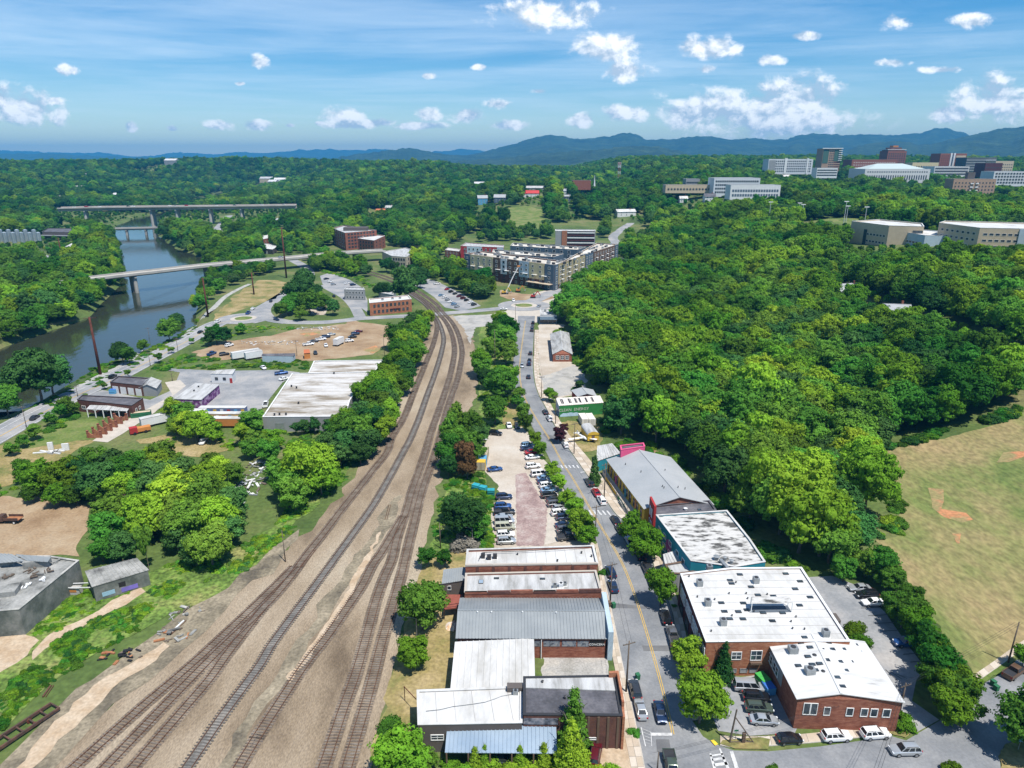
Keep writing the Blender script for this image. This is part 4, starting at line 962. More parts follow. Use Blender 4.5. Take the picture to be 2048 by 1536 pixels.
for u in (0.66, 0.76, 0.86, 0.96): b.band(2, u - 0.012, u + 0.012, 0, 6.4, brown_w, 0.12, 'pilaster', 0.24)
b.win(2, 0.70, 1.8, 1.7, 0.5, 1, 1)
for (x, y) in [(1085, 1364), (1130, 1395)]: b.vent(x, y)
b = shed('carport', 'open carport with a sky blue ribbed metal roof', 'carport', [(898, 1447), (1109, 1447), (1111, 1508), (893, 1506)], [4.3, 4.3, 3.2, 3.2], None, roof_b, 0.62)
for i in range(6):
    p = b.P[3].lerp(b.P[2], i / 5); MB().box((p.x, p.y, 1.6), (0.22, 0.22, 3.2)).build('post', brown_w, b.t)
p0, p1 = b.P[0].lerp(b.P[3], 0.3), b.P[1].lerp(b.P[2], 0.3); MB().bar((p0.x, p0.y, 1.9), (p1.x, p1.y, 1.9), 0.2, 3.8).build('back_wall', navy_w, b.t)
b = shed('lean_to', 'small dark cabin with a grey roof and rust red deck behind the silver roofed warehouse', 'cabin', [(889, 1141), (930, 1136), (928, 1161), (885, 1168)], [4.8, 4.8, 4.0, 4.0], dkgrey_w, roof_g, 0.5)
p0, p1 = b.P[3], b.P[2]
q = p0.lerp(p1, 0.3); me, pn = win_mesh(0.9, 1.0, 1, 1); o = link('window', me, b.t, (q.x, q.y - 0.02, 2.3), (0, 0, 0)); qn = bpy.data.objects.new('pane', pn); C.objects.link(qn); qn.parent = o
dk = [at(x, y, 2.4) for x, y in [(891, 1189), (926, 1189), (919, 1214), (888, 1218)]]
MB().prism([(p.x, p.y) for p in dk], 2.15, 2.4).build('deck', mat('red_deck', [(0.20, 0.055, 0.04), (0.26, 0.08, 0.055)], 1.2), b.t)
for p in dk: MB().box((p.x, p.y, 1.1), (0.18, 0.18, 2.2)).build('post', brown_w, b.t)
for i in (2, 3): a_, c_ = dk[i], dk[(i + 1) % 4]; MB().bar((a_.x, a_.y, 3.3), (c_.x, c_.y, 3.3), 0.08, 0.1).build('railing', maroon_w, b.t)
ts = thing('tarp_heap', 'crumpled pale tarpaulin heap on the grass by the deck', 'tarpaulin', at(905, 1253))
mb = MB(); rr = random.Random(3); c = at(905, 1253); n = 14
vs = [(c.x, c.y, 0.55)] + [(c.x + 1.3 * math.cos(2 * math.pi * i / n) * rr.uniform(.8, 1.3), c.y + 1.7 * math.sin(2 * math.pi * i / n) * rr.uniform(.8, 1.3), 0.03) for i in range(n)] + [(c.x + .7 * math.cos(2 * math.pi * i / n), c.y + .9 * math.sin(2 * math.pi * i / n), rr.uniform(.25, .6)) for i in range(n)]
mb.add(vs, [(0, n + 1 + i, n + 1 + (i + 1) % n) for i in range(n)] + [(1 + i, 1 + (i + 1) % n, n + 1 + (i + 1) % n, n + 1 + i) for i in range(n)])
mb.build('sheet', mat('tarp', [(0.55, 0.30, 0.14), (0.70, 0.66, 0.60)], 0.9, 0.7), ts)

# ------------------------------------------------------------------ right side of the street
Ln, Lf = at(1289, 1017, 5.2), at(1215, 920, 5.2); rn, rf = at(1359, 994, 7.9), at(1279, 901, 7.9)
Rn, Rf = (2 * rn.x - Ln.x, 2 * rn.y - Ln.y), (2 * rf.x - Lf.x, 2 * rf.y - Lf.y)
# the ridge runs midway between the eaves; keep the near gable square to it
b = gable('long_studio_building', 'long yellow studio building with a grey shingle gable roof and murals', 'building', None, None, 5.2, 7.9, yellow_w, roof_sh, 0.0, world=[(Ln.x, Ln.y), (Lf.x, Lf.y), Rf, Rn], rworld=[(rn.x, rn.y), (rf.x, rf.y)], endw=brick)
for i in range(11):
    u = 0.05 + i * 0.088; b.win(0, u, 1.9, 1.3, 2.3, 2, 2, brown_w)
    if i % 3 == 2: b.door(0, u + 0.044, 1.1, 2.6, [pink_w, teal_w, orange_w][i // 3 % 3], 1.2)
for i, (u0, u1, m) in enumerate([(0.10, 0.14, orange_w), (0.30, 0.33, pink_w), (0.62, 0.66, black_m), (0.78, 0.83, orange_w)]): b.band(0, u0, u1, 1.3, 4.6, m, 0.03, 'mural')
p, a = b.spot(3, 0.5, b.z0 + 5.8, 0.0)
for (x, y, z) in [(1251, 929, 6.0), (1282, 944, 6.6), (1330, 941, 6.8), (1328, 976, 7.2), (1356, 975, 7.2), (1370, 978, 6.6), (1325, 973, 7.2)]: b.vent(x, y, 0.1, 0.8, z)
q = ray(1331, 974); b.skylight(1329, 975, 2.6, 0.8, frame_w, 7.1)
tp = [at(x, y, 1.2) for x, y in [(1205, 942), (1215, 938), (1285, 1040), (1290, 1062), (1272, 1046)]]
t = Bd('terrace', 'raised concrete terrace with railings in front of the yellow studio building', 'terrace', None, 1.2, concrete, None, world=[(p.x, p.y) for p in tp], z0=0)
MB().prism([(p.x, p.y) for p in tp], 1.2, 1.3).build('paving', slab_m[1], t.t)
a_, c_ = tp[0], tp[4]
for i in range(14):
    p = a_.lerp(c_, i / 13); MB().box((p.x, p.y, 1.75), (0.07, 0.07, 1.0)).build('railing_post', frame_d, t.t)
for z in (1.6, 1.95, 2.25): MB().bar((a_.x, a_.y, z), (c_.x, c_.y, z), 0.05, 0.05).build('rail', frame_d, t.t)
t.band(4, 0.1, 0.45, 0.15, 1.1, yellow_w, 0.06, 'mural'); t.band(4, 0.5, 0.7, 0.15, 1.1, green_w, 0.06, 'mural')
for i in range(6):
    p, a = t.spot(4, 0.62 + i * 0.02, 0.1 + 0.18 * (5 - i), 0.3); MB().box(p, (2.6, 0.35, 0.2), a).build('step', concrete_grey, t.t)
b = shed('pavilion', 'low pavilion with pale metal roof beside the yellow studio building', 'building', [(1196, 893), (1224, 888), (1240, 907), (1193, 923)], [4.4, 4.4, 3.6, 3.6], teal_w, roof_ws, 1.0)
pk = Bd('pink_studio', 'bright pink studio with flat roof behind the yellow studio building', 'building', [(1240, 891), (1287, 886), (1290, 893), (1242, 900)], 8.8, pink_w, roof_k, 0.3, pink_w)
b = Bd('red_front_shop', 'shop with dark roof behind a tall bright red street front', 'building', [(1304, 1012), (1419, 1001), (1433, 1021), (1312, 1029)], 6.0, brick_d, roof_k, 0.25)
p0, p1 = b.pts[0], b.pts[3]; d = (p1 - p0).normalized(); nn = Vector((d.y, -d.x)); nn = nn if nn.x < 0 else -nn
f0, f1 = p0 - d * 0.6, p1 + d * 0.2
MB().prism([tuple(f0 + nn * 0.05), tuple(f1 + nn * 0.05), tuple(f1 + nn * 0.6), tuple(f0 + nn * 0.6)], 0, 8.4).build('street_front', red_w, b.t)
for k, u in enumerate((0.25, 0.62)):
    b.win(3, u, 4.3, 1.0, 2.4, 1, 2, None, white_w, 0.65); b.win(3, u, 1.2, 1.2, 2.0, 1, 1, None, None, 0.65)
b.vent(1371, 1018, 0.35, 0.5, None, white_w); b.skylight(1399, 1019, 0.9, 0.9)
b = Bd('teal_gallery', 'teal painted gallery with a cracked stained white roof', 'building', [(1312, 1030), (1454, 1021), (1500, 1078), (1531, 1124), (1470, 1134), (1382, 1122)], 7.0, teal_w, roof_stain, 0.3, roof_w)
for i, u in enumerate((0.14, 0.30, 0.46, 0.66, 0.82)): b.win(5, u, 4.0, 1.5, 1.3, 1, 1); b.win(5, u, 0.9, 1.8, 1.9, 2, 1)
a_, c_ = b.edge(5); d = (c_ - a_).normalized(); p = a_.lerp(c_, 0.42) + Vector((d.y, -d.x)) * 0.06
mb = MB(); n = 26; vs = []
for i in range(n):
    r_ = 1.9 if i % 2 else 1.45; q = p + d * (r_ * math.cos(2 * math.pi * i / n)); vs.append((q.x, q.y, 3.4 + r_ * math.sin(2 * math.pi * i / n)))
mb.add(vs, [tuple(range(n))]); mb.build('flower_mural', mat('magenta_mural', [(0.30, 0.04, 0.22), (0.50, 0.14, 0.38)], 2.0), b.t)
for (x, y, r_) in [(1433, 1116, 0.5), (1463, 1124, 0.35), (1450, 1118, 0.3)]: b.vent(x, y, r_, 0.9, None, metal_g)
b.ac(1419, 1135, (1.2, 1.0, 1.0))
p0, p1 = at(1441, 1118, 7.4), at(1455, 1135, 7.4); MB().bar((p0.x, p0.y, 7.2), (p1.x, p1.y, 7.2), 0.7, 0.6).build('duct', metal_g, b.t)
b = shed('porch', 'porch with pale blue metal roof against the teal gallery', 'porch', [(1328, 1110), (1357, 1101), (1374, 1121), (1331, 1128)], [4.2, 4.2, 3.6, 3.6], None, roof_ws, 0.8)
for p in (b.P[0], b.P[3], b.P[2]): MB().box((p.x, p.y, 1.8), (0.2, 0.2, 3.6)).build('post', frame_w, b.t)
b = Bd('low_shop', 'low shop with a grey flat roof between the teal gallery and the white roofed block', 'building', [(1330, 1129), (1378, 1121), (1396, 1118), (1413, 1140), (1358, 1148), (1340, 1147)], 4.6, grey_w, roof_ws, 0.25, brown_w)
b.vent(1389, 1139, 0.3, 0.4)
b = Bd('studio_block', 'large brick studio block with a bright white flat roof full of skylights', 'building', [(1361, 1148), (1463, 1136), (1603, 1135), (1700, 1283), (1533, 1283), (1412, 1284)], 7.5, brick_o, roof_w, 0.22, white_w)
Sk = [(1125, 350), (1025, 410), (1040, 442), (1240, 477), (1310, 560), (935, 640), (1160, 643), (967, 728), (1110, 731), (1198, 713), (1362, 741), (1562, 743), (1022, 803), (1157, 805), (1458, 825), (1595, 342), (1742, 420), (1692, 498), (1845, 582), (1737, 665), (1470, 572)]
b.seams(2.4, 4)
for (x, y) in Sk: b.skylight(1260 + x / 5.12, 1080 + y / 5.12, 1.15, 0.75)
for (x, y) in [(605, 370), (690, 580), (832, 930), (868, 607), (1405, 555), (1085, 432), (1015, 545), (1190, 545), (1205, 597), (1045, 772), (1270, 730), (1700, 785), (1665, 903), (1787, 910), (1650, 832)]: b.vent(1260 + x / 5.12, 1080 + y / 5.12, 0.12, 0.35)
for (x, y) in [(713, 440), (1290, 412), (797, 640), (955, 840), (2003, 952)]: b.ac(1260 + x / 5.12, 1080 + y / 5.12, (1.1, 1.2, 1.3))
cp = [plane_at(1260 + x / 5.12, 1080 + y / 5.12, b.deck + 2.2) for x, y in [(1245, 580), (1630, 578), (1668, 640), (1250, 645)]]
roof_plane(b, cp[::-1], roof_stain, 0, 'canopy_roof', 0.1)
for p in cp: MB().box((p.x, p.y, b.deck + 1.05), (0.12, 0.12, 2.1)).build('canopy_post', frame_w, b.t)
fl = [plane_at(1260 + x / 5.12, 1080 + y / 5.12, b.deck + 0.02) for x, y in [(1250, 690), (1650, 690), (1650, 716), (1260, 716)]]
MB().prism([(p.x, p.y) for p in (cp)], b.deck + 0.01, b.deck + 0.1).build('canopy_shade', mat('canopy_shade_grey', [(0.10, 0.12, 0.145)]), b.t)  # dark sheet painting the shade straight below the canopy
b.band(5, 0.0, 1.0, -0.5, 7.2, maroon_w, 0.05, 'street_cladding')
for i in range(4):
    for j in range(4): b.win(5, 0.10 + i * 0.245 + j * 0.047, 3.6, 1.35, 2.6, 2, 3, None, None, 0.1)
    b.win(5, 0.16 + i * 0.235, 0.4, 2.6, 2.3, 3, 1, frame_d, None, 0.1)
b.win(4, 0.53, 3.6, 1.9, 1.75, 2, 2); b.win(4, 0.86, 3.4, 2.1, 2.2, 2, 2)
for u in (0.50, 0.68, 0.84): b.win(4, u, 0.7, 1.4, 0.9, 1, 1, metal_g, grey_w)
p, a = b.spot(4, 0.86, 3.05, 0.35); MB().box(p, (2.1, 0.5, 0.4), a).build('flower_box', brown_w, b.t)
E = [(1596, 1396), (1536, 1281), (1727, 1286), (1804, 1403)]
b = gable('gable_studio', 'brick studio with a streaked white low gable roof and rows of skylights', 'building', E, ((1681, 1386), (1625, 1272)), 6.3, 7.3, brick, mat('streaked_white_roof', [(0.26, 0.253, 0.24), (0.47, 0.465, 0.45), (0.54, 0.537, 0.525)], 0.5, 0.75, 9, stretch=(0.22, 1.3, 1, 0.1), ramp=(0.28, 0.5)), 0.0)
Sk2 = [(245, 495), (292, 488), (260, 530), (337, 567), (482, 531), (568, 530), (697, 549), (513, 583), (600, 583), (730, 603), (320, 641), (470, 669), (575, 683), (660, 684), (733, 666), (243, 715), (355, 705), (413, 698), (620, 753), (717, 765), (780, 744), (745, 815), (815, 793), (553, 808), (595, 880), (380, 750)]
for (x, y) in Sk2:
    X, Y = 1536 + x / 4, 1152 + y / 4; f = (X - (1680 - (1386 - Y) * 0.49)); b.skylight(X, Y, 1.05, 0.7, None, 7.42 - 0.012 * abs(f) )
for (x, y) in [(200, 590), (335, 760)]: b.deck = 6.75; b.ac(1536 + x / 4, 1152 + y / 4, (1.5, 1.3, 1.2))
for (x, y) in [(370, 515), (373, 637), (443, 767), (440, 590)]: b.vent(1536 + x / 4, 1152 + y / 4, 0.28, 0.35, 6.95)
for u, w in ((0.10, 1.15), (0.17, 1.15), (0.30, 1.1), (0.52, 1.2), (0.66, 1.2), (0.755, 1.2), (0.875, 1.3)): b.win(3, u, 3.0, w, 1.7 if u > 0.2 else 2.4, 1, 1)
b.band(0, 0.0, 0.55, 2.8, 6.2, grey_w, 0.06, 'grey_cladding')
for u in (0.12, 0.2, 0.32, 0.4): b.win(0, u, 3.3, 1.2, 1.9, 1, 2, None, None, 0.14)
MB().prism([tuple(at(x, y, 2.4)[:2]) for x, y in [(1663, 1226), (1672, 1226), (1682, 1241), (1674, 1243)]], 0, 2.4).build('entrance_porch', dkgrey_w, b.t)

# ------------------------------------------------------------------ up the street
b = shed('green_mural_building', 'green painted workshop lettered CLEAN ENERGY with a pale ribbed roof', 'building', [(1113, 797), (1199, 792), (1206, 806), (1119, 812)], [5.6, 5.6, 4.4, 4.4], green_w, mat('pale_pink_roof', [(0.56, 0.51, 0.46), (0.66, 0.62, 0.57)], 0.5, 0.7, stretch=(2, .3, 1)), 0.8)
P = b.P; d = (P[2] - P[3]); d.z = 0; a = math.atan2(d.y, d.x); dn = d.normalized(); nn = Vector((dn.y, -dn.x, 0))
p = P[3].lerp(P[2], 0.33) + nn * 0.06; pt = mat('worn_letter_paint', [(0.42, 0.45, 0.36), (0.60, 0.60, 0.52)], 2)
text_mesh('CLEAN  ENERGY', 1.55, pt, (p.x, p.y, 2.15), facing_rot(a), b.t)
q = P[3].lerp(P[2], 0.22) + nn * 0.05
mb = MB(); L = d.length; pr = [(0.02, 0.1), (0.45, 0.1), (0.46, 0.9), (0.40, 1.5), (0.33, 1.35), (0.26, 1.6), (0.17, 1.4), (0.08, 1.5), (0.05, 1.1), (0.02, 0.9)]
mb.add([tuple(P[3] + dn * (L * u) + nn * 0.04)[:2] + (z,) for u, z in pr], [tuple(range(len(pr)))]); mb.build('sky_mural', mat('sky_mural_paint', [(0.36, 0.50, 0.64), (0.48, 0.60, 0.70)], 0.6), b.t)
for u in (0.09, 0.27, 0.41, 0.50, 0.65, 0.79):
    a0, a1 = P[3].lerp(P[2], u), P[0].lerp(P[1], u); s0, s1 = a0.lerp(a1, 0.2) + Vector((0, 0, 0.2)), a0.lerp(a1, 0.82) + Vector((0, 0, 0.2)); MB().bar(s0, s1, 1.0, 0.1).build('skylight', frame_d, b.t)
d2 = (P[0] - P[3]); nn2 = -dn
w0 = P[3] + nn2 * 0.05; w1 = P[0] + nn2 * 0.05
MB().add([(w0.x, w0.y, 0), (w1.x, w1.y, 0), (w1.x, w1.y, 5.5), (w0.x, w0.y, 4.3)], [(0, 1, 2, 3)]).build('street_front', pale_blue, b.t)
for u in (0.25, 0.7): q = w0.lerp(w1, u); MB().box((q.x - 0.06, q.y, 1.6), (0.1, 1.2, 2.0), math.atan2(d2.y, d2.x) - math.pi / 2).build('window', glass, b.t)
b = gable('red_barn', 'small red building with a grey roof tucked behind the green workshop', 'building', [(1156, 793), (1144, 781), (1185, 780), (1192, 792)], None, 3.8, 4.8, red_w, roof_sh)
CONT = {}
def container(label, px, L, W, Hh, rz, m, group=None, name='shipping_container', bands=None):
    c = at(*px); t = thing(name, label, 'container', (c.x, c.y, 0.06), group); co, si = math.cos(rz), math.sin(rz)
    def P_(x, y): return (c.x + x * co - y * si, c.y + x * si + y * co)
    mb = MB().box((c.x, c.y, c.z + 0.1 + Hh / 2), (L, W, Hh), rz); mb.build('box', m, t)
    rb = MB(); k = int(L / 0.45)
    for i in range(k):
        x = -L / 2 + (i + 0.5) * L / k
        for s in (-1, 1): q = P_(x, s * (W / 2 + 0.02)); rb.box((q[0], q[1], c.z + 0.1 + Hh / 2), (0.16, 0.06, Hh - 0.2), rz)
    rb.build('corrugation', m, t)
    for s in (-1, 1):
        for e in (-1, 1): q = P_(e * (L / 2 - 0.05), s * (W / 2 - 0.05)); MB().box((q[0], q[1], c.z + 0.1 + Hh / 2), (0.16, 0.16, Hh + 0.06), rz).build('corner_post', m, t)
    for s in (-1, 1):
        q = P_(-L / 2 - 0.03, s * W * 0.25); d_ = MB().box((q[0], q[1], c.z + 0.15 + Hh / 2), (0.06, W * 0.44, Hh - 0.25), rz).build('door', m, t)
        q = P_(-L / 2 - 0.08, s * W * 0.12); MB().box((q[0], q[1], c.z + 0.15 + Hh / 2), (0.05, 0.05, Hh - 0.3), rz).build('locking_bar', metal_g, d_)
    if bands:
        for (x0, x1, mm) in bands:
            q = P_((x0 + x1) / 2 * L, 0); MB().box((q[0], q[1], c.z + 0.13 + Hh / 2), (abs(x1 - x0) * L, W + 0.14, Hh + 0.06), rz).build('painted_section', mm, t)
    return t
cm = pm('dirty_white_container', (0.62, 0.60, 0.54))
container('dirty white container beside the green workshop, nearer the street', (1166.5, 846), 6.1, 2.4, 2.6, R(97), cm)
container('dirty white container beside the green workshop, nearer the wood', (1180.5, 846), 6.1, 2.4, 2.6, R(97), cm)
container('long container painted yellow, blue and grey at the edge of the gravel lot', (966, 925), 12.2, 2.5, 2.7, R(86), pm('tan_container', (0.42, 0.36, 0.26)), bands=[(-0.5, -0.3, yellow_w), (-0.3, -0.06, sky_w)])
c = at(1186, 884); t = thing('barrel_roof_hut', 'bright yellow hut with a rounded silver roof by the white airplane', 'hut', (c.x, c.y, 0)); rz = R(100); FOOT.append(([(c.x - 4, c.y - 2), (c.x + 4, c.y - 2), (c.x + 4, c.y + 10), (c.x - 4, c.y + 10)], 2))
co, si = math.cos(rz), math.sin(rz); W2, L2 = 1.9, 8.0; vs = []
for x in (0, L2):
    for y, z in ((-W2, 0.5), (W2, 0.5), (W2, 2.6), (-W2, 2.6)): vs.append((c.x + x * co - y * si, c.y + x * si + y * co, z))
MB().add(vs, [(0, 1, 2, 3), (5, 4, 7, 6), (4, 0, 3, 7), (1, 5, 6, 2)]).build('wall', yellow_w, t)
vs = []; n = 10
for x in (-0.2, L2):
    for i in range(n + 1):
        an = math.pi * i / n; y, z = (W2 + 0.15) * math.cos(an), 2.6 + 1.2 * math.sin(an); vs.append((c.x + x * co - y * si, c.y + x * si + y * co, z))
MB().add(vs, [(i, i + 1, n + 2 + i, n + 1 + i) for i in range(n)]).build('roof', roof_ws, t)
MB().add(vs[:n + 1], [tuple(range(n + 1))]).build('gable_wall', yellow_w, t)
for k in range(6): x = 0.8 + k * 1.25; MB().box((c.x + x * co + W2 * si * 1.01, c.y + x * si - W2 * co * 1.01, 1.9), (0.7, 0.08, 0.8), rz).build('window', glass, t)
MB().box((c.x - 0.05 * co, c.y - 0.05 * si, 1.6), (0.08, 1.0, 2.1), rz).build('door', brown_w, t)
MB().box((c.x - 0.06 * co, c.y - 0.06 * si, 3.1), (0.06, 1.2, 0.4), rz).build('window', frame_d, t)
MB().box((c.x + 4 * co, c.y + 4 * si, 0.25), (7.6, 2.4, 0.5), rz).build('underframe', black_m, t)
c = at(1164, 880); t = thing('airplane_sculpture', 'small white airplane parked on the grass beside the yellow hut', 'airplane', (c.x, c.y, 0.3))
MB().tube((c.x - 1.6, c.y + 3.0, 1.4), (c.x + 0.6, c.y - 0.8, 1.2), 0.16, 0.5, 10).tube((c.x + 0.6, c.y - 0.8, 1.2), (c.x + 1.2, c.y - 1.9, 1.1), 0.5, 0.28, 10).build('fuselage', frame_w, t)
MB().bar((c.x - 4.8, c.y - 2.6, 1.35), (c.x + 0.4, c.y - 0.4, 1.15), 1.0, 0.14).build('wing', frame_w, t); MB().bar((c.x + 0.5, c.y - 0.4, 1.15), (c.x + 4.6, c.y + 0.4 - 3.2, 1.35), 1.0, 0.14).build('wing', frame_w, t)
MB().bar((c.x - 2.6, c.y + 2.4, 1.5), (c.x - 0.6, c.y + 3.2, 1.5), 0.6, 0.08).build('tailplane', frame_w, t); MB().bar((c.x - 1.6, c.y + 3.0, 2.0), (c.x - 1.25, c.y + 2.4, 1.9), 0.08, 1.0).build('tail_fin', frame_w, t)
for (x, y) in ((0.2, -0.9), (0.9, -0.6), (1.1, -1.8)): MB().tube((c.x + x, c.y + y, 0.0), (c.x + x, c.y + y, 1.0), 0.06).tube((c.x + x - 0.06, c.y + y, 0.22), (c.x + x + 0.06, c.y + y, 0.22), 0.22, n=10).build('landing_gear', black_m, t)
b = gable('brick_barn', 'long shed with silver metal roof and a brick gable front', 'building', [(1106, 708), (1101, 668), (1137, 666), (1144, 708)], ((1125, 699), (1121, 662)), 3.8, 5.6, brick, roof_ws, 0.9)
for u in (0.25, 0.5, 0.75): b.win(3, u, 1.1, 1.7, 1.9, 2, 2)
b = Bd('corner_cafe', 'flat roofed cafe with dark awning and glazed front at the roundabout', 'building', [(1080, 618), (1113, 618), (1114, 630), (1080, 630)], 5.0, white_w, roof_ws, 0.4)
for u in (0.12, 0.36, 0.62, 0.86): b.win(2, u, 0.4, 2.2, 2.4, 2, 1, frame_d)
p0, p1 = b.edge(2); roof_plane(b, [(p0.x, p0.y - 3.5, 3.0), (p1.x, p1.y - 3.5, 3.0), (p1.x, p1.y, 4.0), (p0.x, p0.y, 4.0)], navy_w, 0.8, 'awning')
b.ac(1090, 622); b.ac(1100, 624)
LOWZ = [gpoly([(120, 470), (300, 470), (480, 466), (600, 440), (620, 411), (100, 417)])]                                          # ground where only low growth stands
# ------------------------------------------------------------------ west of the railway
b = Bd('white_warehouse', 'big warehouse with a stained dirty white flat roof beside the railway trees', 'building', [(525, 834), (584, 747), (740, 744), (700, 800), (690, 833)], 5.5, grey_w, roof_dirt, 0.2, white_w)
for (x, y) in [(549, 829), (559, 828), (572, 828), (593, 775), (583, 772), (668, 746), (597, 806)]: b.vent(x, y, 0.3, 0.8)
b.seams(3.5, 4, None, 0.16)
for u in (0.2, 0.5, 0.8): b.door(4, u, 3.0, 3.2, metal_g, name='loading_door')
b = Bd('white_warehouse', 'rear wing of the stained white roofed warehouse', 'building', [(617, 746), (628, 722), (766, 720), (748, 746)], 5.0, grey_w, roof_dirt, 0.2, white_w)
b = shed('white_office', 'small white metal office with two windows on the asphalt yard', 'building', [(433, 741), (470, 739), (464, 749), (421, 748)], [4.4, 4.4, 3.9, 3.9], white_w, roof_ws, 0.9)
P = b.P; d = (P[2] - P[3]); a = math.atan2(d.y, d.x)
for u in (0.25, 0.62):
    q = P[3].lerp(P[2], u); me, pn = win_mesh(1.3, 1.2, 2, 1); o = link('window', me, b.t, (q.x, q.y - 0.02, 1.3), (0, 0, a), m=frame_d); w = bpy.data.objects.new('pane', pn); C.objects.link(w); w.parent = o
q = P[3].lerp(P[2], 0.92); MB().box((q.x, q.y - 0.06, 1.1), (1.1, 0.1, 2.2), a).build('door', red_w, b.t)
b = Bd('graffiti_garage', 'low garage with a grey metal roof and a graffiti covered side wall', 'building', [(348, 798), (391, 767), (438, 770), (402, 800)], 3.6, mat('graffiti_wall', [(0.02, 0.02, 0.03), (0.20, 0.06, 0.22), (0.45, 0.42, 0.45)], 0.8, 0.85, 5), roof_ws, 0.0)
for (x, y) in [(388, 781), (397, 773)]: b.vent(x, y, 0.3, 0.5, 3.8)
b = Bd('brick_garage', 'brick garage with a dark flat roof and four white roller doors', 'building', [(220, 764), (236, 752), (300, 756), (284, 771)], 4.6, brick_d, roof_k, 0.35)
for u in (0.14, 0.38, 0.62, 0.86): b.door(3, u, 2.8, 3.0, white_w, name='roller_door')
b = gable('grey_shed', 'grey metal shed with a pale gable roof joined to the brick garage', 'building', [(279, 775), (286, 762), (322, 762), (312, 776)], None, 3.6, 5.0, grey_w, roof_ws, 0.8)
b = Bd('black_roof_store', 'brick store with a black flat roof and a white porch', 'building', [(154, 799), (164, 790), (286, 796), (263, 811)], 4.8, brick_d, roof_k, 0.3)
for u in (0.1, 0.3, 0.5, 0.7): b.win(3, u, 1.2, 1.8, 1.4, 2, 1)
for u in (0.3, 0.6): b.win(2, u, 1.6, 1.2, 1.2, 1, 1)
b = shed('white_porch', 'white open porch with metal roof in front of the black roofed store', 'porch', [(181, 811), (260, 813), (253, 823), (174, 819)], [3.6, 3.6, 3.0, 3.0], None, roof_ws, 0.9)
for i in range(6): p = b.P[3].lerp(b.P[2], i / 5); MB().box((p.x, p.y, 1.5), (0.25, 0.25, 3.0)).build('post', frame_w, b.t)
for k in range(6):                                    # row of brick yard walls with swept tops
    c = at(190 + k * 10.5, 876 - k * 7); t = thing('brick_wall_sculpture', f"{['first', 'second', 'third', 'fourth', 'fifth', 'sixth'][k]} swept brick yard wall counted from the meadow end", 'wall', (c.x, c.y, 0), 'row of brick yard walls')
    for s in (-1, 1): MB().box((c.x + s * 2.2, c.y, 1.3), (0.6, 0.6, 2.6)).box((c.x + s * 2.2, c.y, 2.68), (0.75, 0.75, 0.16)).build('pier', brick, t)
    mb = MB(); n = 8; vs = []
    for i in range(n + 1):
        x = -1.9 + 3.8 * i / n; z = 1.1 + 1.2 * (2 * abs(i / n - 0.5)) ** 2; vs += [(c.x + x, c.y - 0.15, 0), (c.x + x, c.y - 0.15, z), (c.x + x, c.y + 0.15, z), (c.x + x, c.y + 0.15, 0)]
    fs = [];
    for i in range(n): k0 = 4 * i; fs += [(k0, k0 + 4, k0 + 5, k0 + 1), (k0 + 1, k0 + 5, k0 + 6, k0 + 2), (k0 + 2, k0 + 6, k0 + 7, k0 + 3)]
    mb.add(vs, fs); mb.build('panel', brick_o, t)
for k, (lab, x, y, L, m, rz) in enumerate([('long trailer with a white roof and red and blue striped side', 448, 832, 17, pm('striped_trailer', (0.12, 0.16, 0.30)), 0), ('long trailer with a white roof and a yellow and tan painted side', 452, 844, 15, pm('tan_trailer', (0.48, 0.36, 0.20)), 0),
        ('long trailer with a white roof and an orange painted side', 453, 854, 15, orange_w, 0), ('white trailer half hidden in ivy at the end of the trailer row', 375, 838, 14, white_w, 0), ('white trailer parked askew beside the green bank', 328, 846, 15, white_w, R(42)), ('white trailer under the trees behind the orange trailer', 383, 856, 9, white_w, 0)]):
    c = at(x, y); t = thing('trailer', lab, 'trailer', (c.x, c.y, 0)); co, si = math.cos(rz), math.sin(rz)
    MB().box((c.x, c.y, 2.2), (L, 2.5, 2.7), rz).build('body', m, t); MB().box((c.x, c.y, 3.6), (L + 0.1, 2.6, 0.12), rz).build('roof', roof_w, t)
    if k < 2:
        for i in range(7): MB().box((c.x - L * 0.45 + i * L * 0.15, c.y - 1.28, 2.7), (L * 0.07, 0.06, 0.7), rz).build('painted_panel', [red_w, sky_w, yellow_w, white_w][(i + k) % 4], t)
    for e in (-0.36, -0.3, 0.34): MB().tube((c.x + e * L * co + 1.2 * si, c.y + e * L * si - 1.2 * co, 0.5), (c.x + e * L * co - 1.2 * si, c.y + e * L * si + 1.2 * co, 0.5), 0.5, n=12).build('wheel', black_m, t)
b = Bd('ruined_building', 'ruined concrete building with a crumbling debris strewn flat roof', 'building', [(-70, 1112), (98, 1112), (158, 1121), (38, 1219), (-70, 1228)], 6.0, concrete_d, roof_cc, 0.25, concrete_grey)
for i, q in enumerate([[(-20, 1106), (24, 1108), (50, 1122), (0, 1126)], [(30, 1108), (102, 1114), (95, 1124), (55, 1122)]]):
    w = [plane_at(x, y, 8.2 - 0.8 * (j > 1)) for j, (x, y) in enumerate(q)]; roof_plane(b, [w[3], w[2], w[1], w[0]], roof_g, 0.8, 'clerestory_roof')
for (x, y, s_) in [(12, 1182, (4.5, 3.2, 1.1)), (75, 1128, (5, 1.6, 1.6)), (5, 1126, (5, 1.6, 1.6))]:
    w = plane_at(x, y, 6.2); MB().box((w.x, w.y, 5.75 + s_[2] / 2), s_, 0.25).build('roof_hatch', roof_cc, b.t)
rr = random.Random(11)
